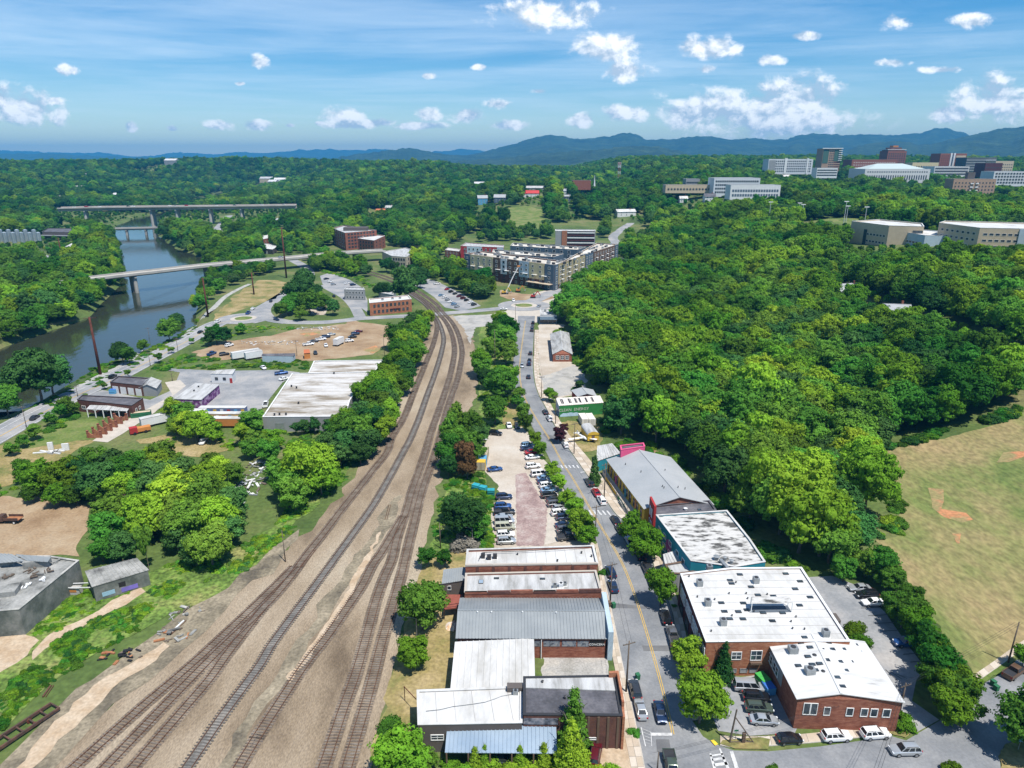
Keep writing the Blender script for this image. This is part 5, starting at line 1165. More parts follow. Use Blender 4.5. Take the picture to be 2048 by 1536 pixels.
for (x, y) in [(70, 1152), (78, 1146), (98, 1142), (115, 1125), (15, 1155), (60, 1140), (52, 1172), (85, 1160)]:
    w = plane_at(x, y, 5.8); mb = MB()
    for i in range(6): mb.box((w.x + rr.uniform(-.8, .8), w.y + rr.uniform(-.8, .8), 5.85 + rr.uniform(0, .3)), (rr.uniform(.2, 1.4), rr.uniform(.1, .5), rr.uniform(.1, .3)), rr.uniform(0, 3))
    mb.build('debris', [roof_cc, wood_p, white_w][rr.randrange(3)], b.t)
b = shed('ruined_shed', 'roofless looking shed with patched grey roof and graffiti on its wall', 'shed', [(172, 1143), (272, 1118), (296, 1141), (186, 1174)], [4.6, 4.6, 3.8, 3.8], concrete_d, roof_cc, 0.9)
P = b.P; d = P[2] - P[3]; a = math.atan2(d.y, d.x)
for (u, z, w, h, m) in [(0.24, 1.3, 2.4, 1.0, pm('pale_blue_tag', (0.30, 0.48, 0.58), .3)), (0.62, 1.0, 3.2, 1.0, pm('violet_tag', (0.20, 0.16, 0.50), .3))]:
    q = P[3].lerp(P[2], u); MB().box((q.x, q.y - 0.03, z), (w, 0.05, h), a).build('graffiti', m, b.t)
q = P[3].lerp(P[2], 0.5); MB().box((q.x, q.y - 0.02, 2.4), (1.3, 0.1, 1.1), a).build('window', black_m, b.t)
c = at(148, 1188); t = thing('loading_frame', 'rusty tank frame tagged in orange between ruined building and shed', 'frame', (c.x, c.y, 0))
MB().box((c.x, c.y, 1.0), (3.4, 1.2, 1.6)).build('tank', concrete_grey, t); MB().box((c.x - 0.2, c.y - 0.63, 1.2), (2.6, 0.04, 0.7)).build('graffiti', orange_w, t)
for s in (-1, 1): MB().bar((c.x - 4, c.y + s * 0.7, 2.0), (c.x + 4.5, c.y + s * 0.9, 2.3), 0.15, 0.15).build('beam', white_w, t)
c = at(262, 975); b = Bd('rusty_roof_hut', 'hut with a dull maroon roof among the trees by the dirt yard', 'building', [(222, 990), (262, 978), (305, 985), (290, 1006), (225, 1006)], 4.0, brown_w, pm('maroon_roof', (0.12, 0.075, 0.075)), 0)

# ------------------------------------------------------------------ middle distance
b = Bd('brick_depot', 'two storey brick depot with a white roof beside the level crossing', 'building', [(739, 606), (738, 598), (816, 590), (823, 598)], 8.0, brick_o, roof_w, 0.4, white_w)
b.grid(3, 9, 2, 1.4, 1.9, 1.3, 3.5, frame=frame_d); b.band(3, 0.47, 0.72, 3.0, 3.3, maroon_w, 0.5, 'canopy', 1.0); b.grid(2, 2, 2, 1.3, 1.8, 1.3, 3.5, frame=frame_d)
for (x, y) in [(765, 599), (785, 597), (800, 596)]: b.ac(x, y, (1.4, 1.4, 1.0))
b = Bd('grey_townhouse', 'two storey grey townhouse with a flat white roof beside the depot car park', 'building', [(688, 579), (692, 574), (727, 575), (730, 580)], 7.0, grey_w, roof_ws, 0.4); b.grid(3, 6, 2, 1.2, 1.7, 1.0, 3.2)
b = Bd('low_store', 'low store with a pale roof behind the brick depot', 'building', [(757, 585), (766, 580), (792, 582), (786, 590)], 4.0, grey_w, roof_ws, 0.3)
b = Bd('mill_building', 'tall four storey brick mill with a rooftop terrace', 'building', [(664, 456), (688, 450), (753, 460), (690, 466)], 18.0, brick, roof_ws, 0.9)
b.grid(2, 9, 5, 2.6, 1.9, 2.0, 3.3, frame=frame_d); b.grid(3, 6, 5, 2.8, 2.2, 2.0, 3.3, frame=white_w)
w = plane_at(712, 455, b.top + 2); MB().box((w.x, w.y, b.top + 1), (26, 12, 3), 0.1).build('penthouse', dkgrey_w, b.t)
b = Bd('mill_building', 'lower brick wing with white cornice in front of the tall mill', 'building', [(716, 477), (742, 468), (770, 471), (748, 481)], 12.5, brick, roof_w, 0.7, white_w); b.grid(3, 5, 3, 2.4, 1.8, 2.0, 3.4, frame=frame_d); b.grid(2, 3, 3, 2.4, 1.8, 2.0, 3.4, frame=frame_d)
b = Bd('stone_terrace', 'two storey pale stone row with a white roof beyond the bridge end', 'building', [(783, 512), (764, 503), (812, 495), (838, 505), (812, 514)], 9.0, pm('stone_wall', (0.42, 0.37, 0.29)), roof_ws, 0.5); b.grid(4, 5, 2, 1.8, 2.2, 1.4, 4.0, frame=frame_d); b.grid(3, 4, 2, 1.8, 2.2, 1.4, 4.0, frame=frame_d)
b = Bd('brick_cube', 'small brick building with white roof beside the far tracks', 'building', [(523, 471), (540, 467), (546, 474), (527, 479)], 9.0, brick, roof_w, 0.4); b.grid(3, 3, 2, 1.4, 1.6, 2, 3.5); b.grid(2, 3, 2, 1.4, 1.6, 2, 3.5)
b = Bd('long_grey_store', 'low dark store with a white roof by the far tracks', 'building', [(505, 494), (520, 485), (558, 490), (545, 499)], 5.0, dkgrey_w, roof_w, 0.4); b.door(3, 0.7, 3, 3, white_w, name='roller_door')
b = Bd('car_repair_shop', 'pale blue low shop under the trees at the bend of the far tracks', 'building', [(548, 440), (553, 436), (572, 437), (573, 442)], 6.0, pale_blue, roof_w, 0.3); b.grid(3, 4, 1, 2, 2, 1, 3)
# the large apartment block with its coloured bays
A0, A1, A2 = at(930, 507, 18.5), at(1109, 530, 18.5), at(1236, 487, 18.5)
def v2(p): return Vector((p.x, p.y))
a0, a1, a2 = v2(A0), v2(A1), v2(A2)
dA = (a1 - a0).normalized(); nA_ = Vector((-dA.y, dA.x)); dB = (a2 - a1).normalized(); nB_ = Vector((-dB.y, dB.x))
roof_c = mat('construction_roof', [(0.40, 0.35, 0.28), (0.52, 0.48, 0.41), (0.58, 0.555, 0.51)], 0.05, 0.8, 6, fine=0.08, fscale=.6)
def jn(u, v):                                         # where the inner walls of the two wings meet
    return a1 + nA_ * 20 - dA * 8
b = Bd('apartment_block', 'five storey apartment block under construction with coloured street bays, long left wing', 'building', None, 18.5, brick_d, roof_c, 0.9, roof_c, world=[tuple(a0), tuple(a1), tuple(jn(0, 0)), tuple(a0 + nA_ * 20)], z0=0)
bays = [(0.0, 0.06, navy_w), (0.07, 0.34, cream_w), (0.345, 0.42, brown_w), (0.43, 0.50, white_w), (0.505, 0.63, brown_w), (0.635, 0.74, pale_blue), (0.745, 0.90, cream_w), (0.905, 0.998, navy_w)]
for u0, u1, m in bays:
    b.band(0, u0, u1, 6.6 if m is not navy_w else 0.2, 18.3, m, 0.5, 'bay', 0.6)
    k = max(1, round((u1 - u0) * 66 / 4.2))
    for c in range(k):
        for r_ in range(5): b.win(0, u0 + (u1 - u0) * (c + 0.5) / k, 1.0 + r_ * 3.45, 2.0, 1.9, 2, 1, frame_w if m is not white_w else frame_d, None, 0.55 if r_ > 1 or m is navy_w else 0.05)
for c in range(9): b.band(0, 0.08 + c * 0.1, 0.13 + c * 0.1, 9.6, 9.8, frame_w, 1.9, 'balcony', 1.5)
b.band(0, 0.75, 0.99, 4.3, 4.7, mat('canopy_timber', [(0.45, 0.36, 0.26)]), 5.0, 'canopy', 5.0)
b2 = Bd('apartment_block', 'five storey apartment block under construction, long right wing running uphill', 'building', None, 18.5, brown_w, roof_c, 0.9, roof_c, world=[tuple(a1 + dB * 0.2), tuple(a2), tuple(a2 + nB_ * 20), tuple(jn(0, 0) + dB * 0.2)], z0=0)
baysB = [(0.0, 0.04, navy_w), (0.045, 0.42, pm('olive_wall', (0.36, 0.31, 0.18))), (0.43, 0.55, navy_w), (0.56, 0.93, brown_w), (0.935, 1.0, navy_w)]
for u0, u1, m in baysB:
    b2.band(0, u0, u1, 3.4 if m is not navy_w else 0.2, 18.3, m, 0.5, 'bay', 0.6)
    k = max(1, round((u1 - u0) * 145 / 6.5))
    for c in range(k):
        for r_ in range(5):
            u = u0 + (u1 - u0) * (c + 0.5) / k; b2.win(0, u, 1.0 + r_ * 3.45, 2.2, 2.0, 2, 1, frame_w, None, 0.55)
            if r_ in (1, 2, 3) and m is not navy_w and c % 2 == 0: b2.band(0, u + 0.012, u + 0.03, 3.0 + r_ * 3.45, 3.25 + r_ * 3.45, frame_w, 1.9, 'balcony', 1.5)
def bw(o, u, v): p = a1 + dB * u + nB_ * v; return (p.x, p.y)
b3 = Bd('apartment_block', 'inner courtyard wing of the apartment block with blue courtyard walls', 'building', None, 17.6, navy_w, roof_c, 0.8, roof_c, world=[bw(0, 45, 75), bw(0, 45, 20.3), bw(0, 66, 20.3), bw(0, 66, 85)], z0=0); b3.grid(0, 8, 4, 2.6, 2.2, 4, 3.4)
b4 = Bd('apartment_block', 'rear wing of the apartment block behind the inner courtyard', 'building', None, 17.6, navy_w, roof_c, 0.8, roof_c, world=[bw(0, 96, 84), bw(0, 96, 20.3), bw(0, 118, 20.3), bw(0, 118, 92)], z0=0); b4.grid(0, 8, 4, 2.6, 2.2, 4, 3.4)
rr = random.Random(5)
for bb in (b, b2, b3, b4):
    c0, c1 = (bb.pts[0] + bb.pts[3]) / 2, (bb.pts[1] + bb.pts[2]) / 2; L = (c1 - c0).length
    for i in range(int(L / 4.5)):
        p = c0.lerp(c1, (i + 0.5) / int(L / 4.5)); d = (c1 - c0).normalized(); n = Vector((-d.y, d.x)); p = p + n * rr.choice((-4, -3.4, 2.5, 3.5))
        MB().box((p.x, p.y, bb.deck + 0.75), (rr.uniform(2.0, 3.6), 1.4, 1.5), math.atan2(d.y, d.x)).build('rooftop_unit', metal_g if i % 3 else frame_d, bb.t)
b = Bd('parking_garage', 'grey multi storey parking garage with slatted front', 'building', [(1111, 462), (1111, 458), (1190, 459), (1191, 463)], 17, grey_w, roof_w, 0.6, white_w)
for i in range(6): b.band(3, 0.30, 0.98, 2.0 + i * 2.6, 3.2 + i * 2.6, [maroon_w, white_w][i % 2] if i < 9 else white_w, 0.5, 'deck_edge', 0.6)
for i in range(6): b.band(3, 0.30, 0.98, 3.3 + i * 2.6, 4.4 + i * 2.6, black_m, 0.1, 'shade_panel', 0.14)  # black panels paint the shade inside the open parking levels
b.band(3, 0.16, 0.29, 0, 17.6, brick_o, 0.6, 'stair_tower', 0.8)
b = Bd('red_grey_flats', 'red and grey three storey flats behind the apartment block', 'building', [(921, 492), (932, 485), (1008, 489), (1007, 494)], 12, red_w, roof_ws, 0.5)
b.band(3, 0.15, 0.5, 0.5, 11.8, pale_blue, 0.3, 'bay', 0.5); b.band(3, 0.85, 1.0, 0.5, 11.8, pale_blue, 0.3, 'bay', 0.5); b.grid(3, 9, 3, 1.8, 2.0, 1.2, 3.6, out=0.35)
b = Bd('brick_annex', 'low brick annex with white roof left of the red and grey flats', 'building', [(890, 500), (896, 495), (921, 498), (918, 503)], 7, brick, roof_w, 0.4); b.grid(3, 4, 2, 1.4, 1.6, 1, 3)
b = Bd('white_tent_shop', 'long low white roofed shop beside the apartment block', 'building', [(880, 528), (905, 520), (924, 525), (922, 534)], 4.5, grey_w, roof_w, 0.3); b.grid(3, 4, 1, 2, 2, 1, 3)
b = Bd('tan_hall', 'tan windowless hall with a grey roof at the wood edge', 'building', [(1214, 529), (1240, 515), (1262, 520), (1246, 530)], 9, beige_w, roof_g, 0.5)
b = Bd('blue_shop', 'pale blue flat roofed shop near the uphill road', 'building', [(1266, 484), (1270, 475), (1292, 478), (1292, 488)], 7, pale_blue, roof_ws, 0.4); b.grid(3, 3, 2, 1.5, 1.5, 1, 3)
# site machines
for (lab, x, y, m) in [('orange excavator on the bare building site', 1036, 584, orange_w), ('red telehandler on the building site', 1066, 596, red_w), ('yellow loader on the building site', 1008, 588, yellow_w)]:
    c = at(x, y); t = thing('digger', lab, 'digger', (c.x, c.y, 0))
    for s in (-1, 1): MB().box((c.x, c.y + s * 1.1, 0.5), (3.6, 0.6, 0.9)).build('track', black_m, t)
    MB().box((c.x, c.y, 1.6), (2.8, 2.2, 1.2)).build('body', m, t); MB().box((c.x + 0.5, c.y - 0.5, 2.7), (1.3, 1.1, 1.3), taper=0.85).build('cab', glass, t)
    MB().bar((c.x + 1.0, c.y + 0.4, 1.8), (c.x + 3.2, c.y + 0.4, 4.6), 0.5, 0.6).bar((c.x + 3.2, c.y + 0.4, 4.6), (c.x + 5.0, c.y + 0.4, 2.0), 0.4, 0.45).build('boom', m, t); MB().box((c.x + 5.0, c.y + 0.4, 1.5), (0.9, 1.1, 1.0), taper=0.7).build('bucket', metal_g, t)
c = at(1012, 588); t = thing('crane_lift', 'pale boom lift raised beside the apartment block', 'lift', (c.x, c.y, 0))
MB().box((c.x, c.y, 0.8), (3, 2.2, 1.0)).build('chassis', metal_g, t); MB().bar((c.x, c.y, 1.4), (c.x + 5, c.y + 2, 12), 0.5, 0.5).bar((c.x + 5, c.y + 2, 12), (c.x + 9, c.y + 4, 19), 0.4, 0.4).build('boom', white_w, t); MB().box((c.x + 9, c.y + 4, 19), (2, 1, 1.1)).build('basket', orange_w, t)
for s in (-1, 1):
    for e in (-1, 1): MB().tube((c.x + e * 1.2, c.y + s * 1.1, 0.5), (c.x + e * 1.2, c.y + s * 1.35, 0.5), 0.5, n=10).build('wheel', black_m, t)

# ------------------------------------------------------------------ bridges over the river
deck_m = mat('bridge_deck', [(0.37, 0.34, 0.295), (0.45, 0.42, 0.37)], 0.05, 0.9, 5, fine=0.08, fscale=.5); conc_b = mat('bridge_concrete', [(0.30, 0.29, 0.265), (0.40, 0.385, 0.35)], 0.1, 0.9, 5)
def bridge(label, px, z, w, th, piers, m_deck=deck_m, rail=1.1, pw=1.4, girder=conc_b, ends=None):
    P = [plane_at(x, y, z) for x, y in px]; Q = [Vector((*p, z)) for p in spline([(p.x, p.y) for p in P], 6)]
    c = Q[len(Q) // 2]; t = thing('bridge', label, 'bridge', (c.x, c.y, H(c.x, c.y))); FOOT.append(([(q.x, q.y) for q in Q] + [(q.x, q.y + w) for q in Q[::-1]], 5))
    MB().sweep([(-w / 2, -0.5), (-w / 2, 0), (w / 2, 0), (w / 2, -0.5), (w * 0.36, -0.5), (w * 0.34, -th), (-w * 0.34, -th), (-w * 0.36, -0.5)], Q, closed=True).build('girder', girder, t)
    MB().sweep([(-w / 2 + 0.5, 0.03), (w / 2 - 0.5, 0.03)], Q).build('deck', m_deck, t)
    for s in (-1, 1): MB().sweep([(s * (w / 2 - 0.3), 0), (s * (w / 2 - 0.3), rail), (s * (w / 2), rail), (s * (w / 2), 0)][::s], Q, closed=True).build('parapet', conc_b, t)
    for (px_, n) in piers:
        i = min(range(len(Q)), key=lambda k: abs((1024 + F * Q[k].x / (Q[k].y * _p[0] + (CAMZ - z) * _p[1])) - px_)); q = Q[i]; d = (Q[min(i + 1, len(Q) - 1)] - Q[max(0, i - 1)]).normalized(); sd_ = Vector((d.y, -d.x, 0)); g = min(H(q.x, q.y), WATER) - 3
        pr = MB().bar(q + Vector((0, 0, -th - 0.6)) - sd_ * w * 0.45, q + Vector((0, 0, -th - 0.6)) + sd_ * w * 0.45, 1.6, 1.2)
        for k in range(n):
            o = (k + 0.5) / n - 0.5; p = q + sd_ * (w * 0.8 * o); pr.tube((p.x, p.y, g), (p.x, p.y, z - th - 0.4), pw, n=10)
        pr.build('pier', conc_b, t)
    return t, Q
bridge('pale concrete road bridge over the river and the railway', [(20, 592), (90, 577), (150, 562), (217, 553), (315, 542), (412, 531), (512, 522), (590, 515), (662, 508), (730, 503), (768, 501)], 9.0, 13, 1.5, [(262, 3), (412, 3), (635, 3), (705, 3)])
tv, QV = bridge('long high highway viaduct crossing the whole river valley', [(118, 416), (220, 414), (320, 413), (420, 412), (512, 411), (592, 410)], 26.0, 24, 4.2, [(172, 3), (300, 3), (362, 3), (424, 3), (484, 3)], m_deck=mat('viaduct_deck', [(0.33, 0.25, 0.21), (0.42, 0.34, 0.29)], 0.03, 0.9), pw=1.9)
bridge('low dark railway bridge over the river beneath the viaduct', [(215, 457.5), (260, 456.5), (307, 455.5), (360, 455.5), (425, 456)], 4.0, 8, 2.2, [(256, 2), (290, 2)], m_deck=concrete_grey)

# ------------------------------------------------------------------ brewery tanks on the west bank
silver = mat('steel_tank', [(0.26, 0.32, 0.36), (0.36, 0.42, 0.46)], 0.2, 0.45, 3, metal=0.4)
for k in range(11):
    x = -4 + k * 8.4; row = k % 2
    c = at(x, 486 - row * 3); t = thing('steel_silo', f"tall steel silo in the brewery tank row, {['nearest', 'second', 'third', 'fourth', 'fifth', 'sixth', 'seventh', 'eighth', 'ninth', 'tenth', 'eleventh'][10 - k]} from the dark roofed hall", 'silo', (c.x, c.y, c.z), 'brewery silos')
    r_, h_ = 2.3, 11.5 + row * 1.5
    MB().tube((c.x, c.y, c.z), (c.x, c.y, c.z + h_), r_, n=18).build('shell', silver, t); MB().tube((c.x, c.y, c.z + h_), (c.x, c.y, c.z + h_ + 0.8), r_, 0.7, 18).build('cone', silver, t)
    MB().bar((c.x + r_ * 0.7, c.y - r_ * 0.8, c.z), (c.x + r_ * 0.7, c.y - r_ * 0.8, c.z + h_), 0.4, 0.1).build('ladder', metal_g, t)
    FOOT.append(([(c.x - 3, c.y - 40), (c.x + 3, c.y - 40), (c.x + 3, c.y + 3), (c.x - 3, c.y + 3)], 3))
b = Bd('brewery_hall', 'brewery hall with a dark roof and terrace beside the silos', 'building', [(84, 463), (96, 456), (148, 457), (155, 465)], 9, dkgrey_w, roof_k, 0.4, margin=8); b.grid(3, 8, 1, 4, 3, 1.5, 3, frame=frame_d)
b.band(3, 0.0, 1.0, 5.0, 5.5, roof_g, 6.0, 'terrace_roof', 6.0)
b = gable('white_marquee', 'white roofed pavilion below the brewery hall', 'pavilion', [(122, 503), (130, 494), (158, 489), (152, 500)], None, 4, 6.5, white_w, roof_w, margin=6)

# ------------------------------------------------------------------ far buildings set at their own distance
def far_box(name, label, x0, x1, ytop, D, wall, roof, depth=25, win=None, cat='building', skew=0.0, clear=30, group=None, parapet=0.8, ww=2.0, wh=1.9, frame=None, base=None):
    def X(px): return (px - 1024) / F * (D * _p[0] + (CAMZ - 60) * _p[1])
    xa, xb = X(x0), X(x1); d = ray((x0 + x1) / 2, ytop); top = CAMZ + d.z / d.y * D
    k = skew * (xb - xa); w = [(xa, D), (xb, D + k), (xb, D + k + depth), (xa, D + depth)]
    z0 = min(H(*p) for p in w); z0 = min(z0, top - 7) if base is None else top - base
    b = Bd(name, label, cat, None, top - z0, wall, roof, parapet, world=w, z0=z0, margin=6, group=group)
    LOWZ.append([(xa - 4, D - clear * 5), (xb + 4, D - clear * 5), (xb + 4, D + k), (xa - 4, D)])
    if win:
        c, r_ = win; dz = (top - z0 - 1.5) / r_
        for e in (0,): b.grid(e, c, r_, ww, min(wh, dz * 0.6), 1.0 + dz * 0.25, dz, 0.02, 0.98, frame=frame, sub=False) if frame is not None else b.grid(e, c, r_, ww, min(wh, dz * 0.6), 1.0 + dz * 0.25, dz, 0.02, 0.98, frame=glass, sub=False)
    return b
PW = win_mesh
def pane_only(w, h):
    k = ('p', round(w, 1), round(h, 1))
    if k not in WIN: WIN[k] = MB().box((0, 0.0, h / 2), (w, 0.25, h)).mesh('window', glass)
    return WIN[k]
def panes(b, e, cols, rows, w, h, z, dz, u0=0.03, u1=0.97, m=None, out=0.05):
    me = pane_only(w, h)
    for r_ in range(rows):
        for c in range(cols):
            p, a = b.spot(e, u0 + (u1 - u0) * (c + 0.5) / cols, b.z0 + z + r_ * dz, out); link('window', me, b.t, p, (0, 0, a), m=m)
stone_w = pm('limestone', (0.60, 0.60, 0.59)); hotel_w = pm('hotel_white', (0.58, 0.60, 0.62))
b = far_box('hotel', 'long white hotel at the left end of the downtown skyline', 1534, 1622, 318, 1330, hotel_w, roof_ws, 30, base=26); panes(b, 0, 22, 5, 2.2, 2.6, 3, 4.4); b.band(0, 0.02, 0.16, 1, 24, grey_w, 0.6, 'bay', 1.0); b.band(0, 0.36, 0.42, 0, 27.5, white_w, 1.0, 'bay', 1.5); b.band(0, 0.86, 0.9, 0, 27.5, white_w, 1.0, 'bay', 1.5)
b = far_box('tower', 'tan and green apartment tower, slimmest of the downtown skyline', 1640, 1676, 297, 1450, brick_t, roof_ws, 30, base=52); panes(b, 0, 3, 11, 2.4, 2.0, 4, 4.1, 0.36, 0.64); panes(b, 0, 4, 11, 4, 1.6, 4, 4.1, 0.66, 0.99, m=maroon_w); b.band(0, 0.02, 0.32, 24, 50, pm('green_glass', (0.06, 0.13, 0.10)), 0.4, 'glazed_bay', 0.6); b.band(0, 0.64, 0.98, 28, 50, pm('green_glass', (0.06, 0.13, 0.10)), 0.4, 'glazed_bay', 0.6)
for i in range(6): b.band(0, 0.86, 1.06, 29 + i * 3.7, 30.2 + i * 3.7, white_w, 1.5, 'balcony', 2.0)
b.band(0, -0.06, 1.06, 51.5, 53, white_w, 2.0, 'roof_slab', 3.0)
b = far_box('office_block', 'low white office with ribbon windows below the tan tower', 1632, 1673, 336, 1250, white_w, roof_w, 22, base=16)
for i in range(3): b.band(0, 0.02, 0.98, 3 + i * 4.2, 5 + i * 4.2, glass, 0.2, 'ribbon_window', 0.3)
b = far_box('brick_office', 'long brick office building with rows of pale windows', 1700, 1790, 319, 1500, brick, roof_ws, 40, base=28); panes(b, 0, 18, 4, 1.9, 1.9, 6, 5.0, m=white_w)
b = far_box('octagon_tower', 'dark red stepped tower with a ribbed crown', 1769, 1806, 302, 1620, brick, roof_ws, 36, base=45); panes(b, 0, 8, 8, 2.6, 3.0, 4, 4.8)
for i, (g, z) in enumerate(((0.06, 0), (0.0, 2.2), (0.2, 4), (0.36, 9))):
    c0 = b.pts[0].lerp(b.pts[1], g); c1 = b.pts[0].lerp(b.pts[1], 1 - g); MB().box(((c0.x + c1.x) / 2, c0.y + 18, b.top + z + 1), ((c1 - c0).length, 30 - g * 40, [3, 1.2, 5, 3.5][i])).build('crown', [brick, stone_w, brick_d, orange_w][i], b.t)
b = far_box('courthouse', 'wide white courthouse with tall windows and a grey green hipped roof', 1728, 1858, 338, 1250, stone_w, roof_ws, 60, base=26); panes(b, 0, 26, 1, 2.0, 7.5, 8, 9); panes(b, 0, 26, 1, 2.0, 2.2, 20, 5)
q = [Vector((p.x, p.y, b.top)) for p in b.pts]; c0 = (q[0] + q[3]) / 2; c1 = (q[1] + q[2]) / 2; r0, r1 = c0.lerp(c1, 0.3) + Vector((0, 0, 9)), c0.lerp(c1, 0.7) + Vector((0, 0, 9)); i0 = [c.lerp((q[0] + q[2]) / 2, 0.12) for c in q]
MB().add(i0 + [r0, r1], [(0, 1, 5, 4), (1, 2, 5), (2, 3, 4, 5), (3, 0, 4)]).build('hipped_roof', pm('verdigris_roof', (0.40, 0.47, 0.46)), b.t)
b = far_box('brick_hotel', 'dark brick hotel split by a bright white vertical stripe', 1874, 1926, 307, 1500, brick, roof_ws, 35, base=42); panes(b, 0, 12, 8, 1.9, 2.4, 4, 4.6, m=brick_d); b.band(0, 0.38, 0.44, 0, 43, white_w, 0.8, 'stripe', 1.2); b.band(0, 0.50, 0.56, 0, 43, white_w, 0.8, 'stripe', 1.2); b.band(0, 0.44, 0.5, 0, 40, navy_w, 0.3, 'glazing', 0.4); b.band(0, 0.6, 0.97, 30, 38, beige_w, 0.3, 'arched_storey', 0.4)
b = far_box('yellow_block', 'pale yellow office between courthouse and brick hotel', 1821, 1873, 325, 1420, cream_w, roof_ws, 26, base=24); panes(b, 0, 10, 3, 2.4, 2.4, 3, 6)
b = far_box('glass_block', 'dark glass office block with pale floor bands', 1927, 1986, 315, 1450, pm('dark_glass_wall', (0.09, 0.10, 0.10)), roof_ws, 36, base=30)
for i in range(5): b.band(0, 0, 1, 4 + i * 5, 6 + i * 5, grey_w, 0.5, 'floor_band', 0.7)
b = far_box('maroon_block', 'low maroon brick block in front of the glass office', 1966, 2000, 326, 1300, maroon_w, roof_ws, 30, base=24); panes(b, 0, 7, 3, 2, 2, 3, 6)
b = far_box('pale_block', 'pale stone block with a white tent roof at the end of downtown', 1986, 2022, 322, 1420, beige_w, roof_w, 30, base=26); panes(b, 0, 8, 4, 2, 2, 3, 5)
b = far_box('white_garage', 'long white parking deck below the brick hotel', 1866, 1935, 333, 1330, white_w, roof_w, 40, base=18)
for i in range(3): b.band(0, 0.02, 0.98, 3 + i * 5, 6 + i * 5, pm('shade_opening', (0.08, 0.085, 0.09)), 0.2, 'shade_panel', 0.3)  # shade of the deck openings put in as dark panels
b = far_box('modern_white_flats', 'modern white and grey flats at the right edge of downtown', 1985, 2060, 343, 1050, hotel_w, roof_w, 30, base=20); panes(b, 0, 12, 4, 3, 2.6, 3, 4.2)
b = far_box('brown_tower_block', 'ten storey brown brick tower block with white balconies', 1906, 1991, 358, 900, brick_t, roof_ws, 18, base=44, clear=60); panes(b, 0, 12, 9, 1.6, 1.8, 4, 4.3, 0.02, 0.98); 
for i in range(9):
    for u in (0.44, 0.56): b.band(0, u - 0.035, u + 0.035, 3.4 + i * 4.3, 4.7 + i * 4.3, white_w, 1.0, 'balcony', 1.2)
b.band(0, 0.38, 0.55, 44, 52, dkgrey_w, -6, 'lift_house', 6)
b = far_box('white_flats', 'long white four storey flats among the trees', 1428, 1520, 356, 980, hotel_w, roof_w, 30, base=24, clear=22); panes(b, 0, 20, 4, 2.2, 2.4, 4, 4.8)
b = far_box('white_flats', 'white and grey row of townhouses below the long white flats', 1462, 1562, 370, 900, white_w, roof_ws, 22, base=17, clear=18); panes(b, 0, 18, 2, 2.4, 3, 3, 5.5, m=navy_w)
b = far_box('brown_office', 'small pale office beside the white flats', 1372, 1400, 358, 1050, grey_w, roof_w, 20, base=14); panes(b, 0, 8, 2, 2, 2, 3, 5)
b = far_box('old_mill', 'low tan store building left of the white flats', 1332, 1425, 370, 1000, beige_w, roof_ws, 20, base=10); panes(b, 0, 14, 1, 2.5, 2.5, 3, 5)
b = far_box('church', 'broad brick church with a grey roof among the trees', 1146, 1182, 361, 1180, brick, roof_sh, 24, base=14); MB().tube((b.pts[1].x + 6, b.pts[1].y, b.z0), (b.pts[1].x + 6, b.pts[1].y, b.top + 9), 2.0, 0.1, 8).build('steeple', white_w, b.t)
# schools on the wooded hill
b = Bd('school', 'beige school building with a white roof and glazed stair on the wooded hill', 'school', [(1702, 452), (1760, 437), (1845, 441), (1849, 450), (1778, 456)], 13, beige_w, roof_w, 0.8, white_w, margin=14); b.grid(4, 6, 2, 2.4, 1.6, 3, 5, 0.45, 0.95); b.band(4, 0.38, 0.46, 0, 12, glass, 0.3, 'glazed_stair', 0.4); b.band(3, 0.7, 0.98, 1, 13.6, glass, 0.4, 'glazed_hall', 0.5)
LOWZ.append(gpoly([(1670, 540), (1850, 530), (2080, 540), (2080, 470), (1700, 465)])); LOWZ.append(gpoly([(1590, 480), (1760, 480), (1760, 440), (1590, 445)])); LOWZ.append(gpoly([(-60, 530), (150, 520), (165, 470), (-60, 480)]))
b = Bd('school_hall', 'low blue grey school hall with curved white roofs', 'school', [(1780, 464), (1800, 456), (1900, 461), (1905, 470), (1850, 474)], 7, pale_blue, roof_w, 0.5, margin=10); b.grid(4, 10, 1, 3, 1.6, 2, 3)
b = Bd('school', 'long beige school wing with a blue glazed centre', 'school', [(1878, 448), (1890, 442), (2075, 446), (2075, 458), (1960, 457)], 14, beige_w, roof_w, 0.8, white_w, margin=14); b.grid(4, 7, 3, 2.6, 1.6, 2, 4, 0.05, 0.95); b.grid(3, 8, 3, 2.6, 1.6, 2, 4); b.band(3, 0.7, 0.95, 0, 14.5, pale_blue, 0.6, 'glazed_centre', 0.8)
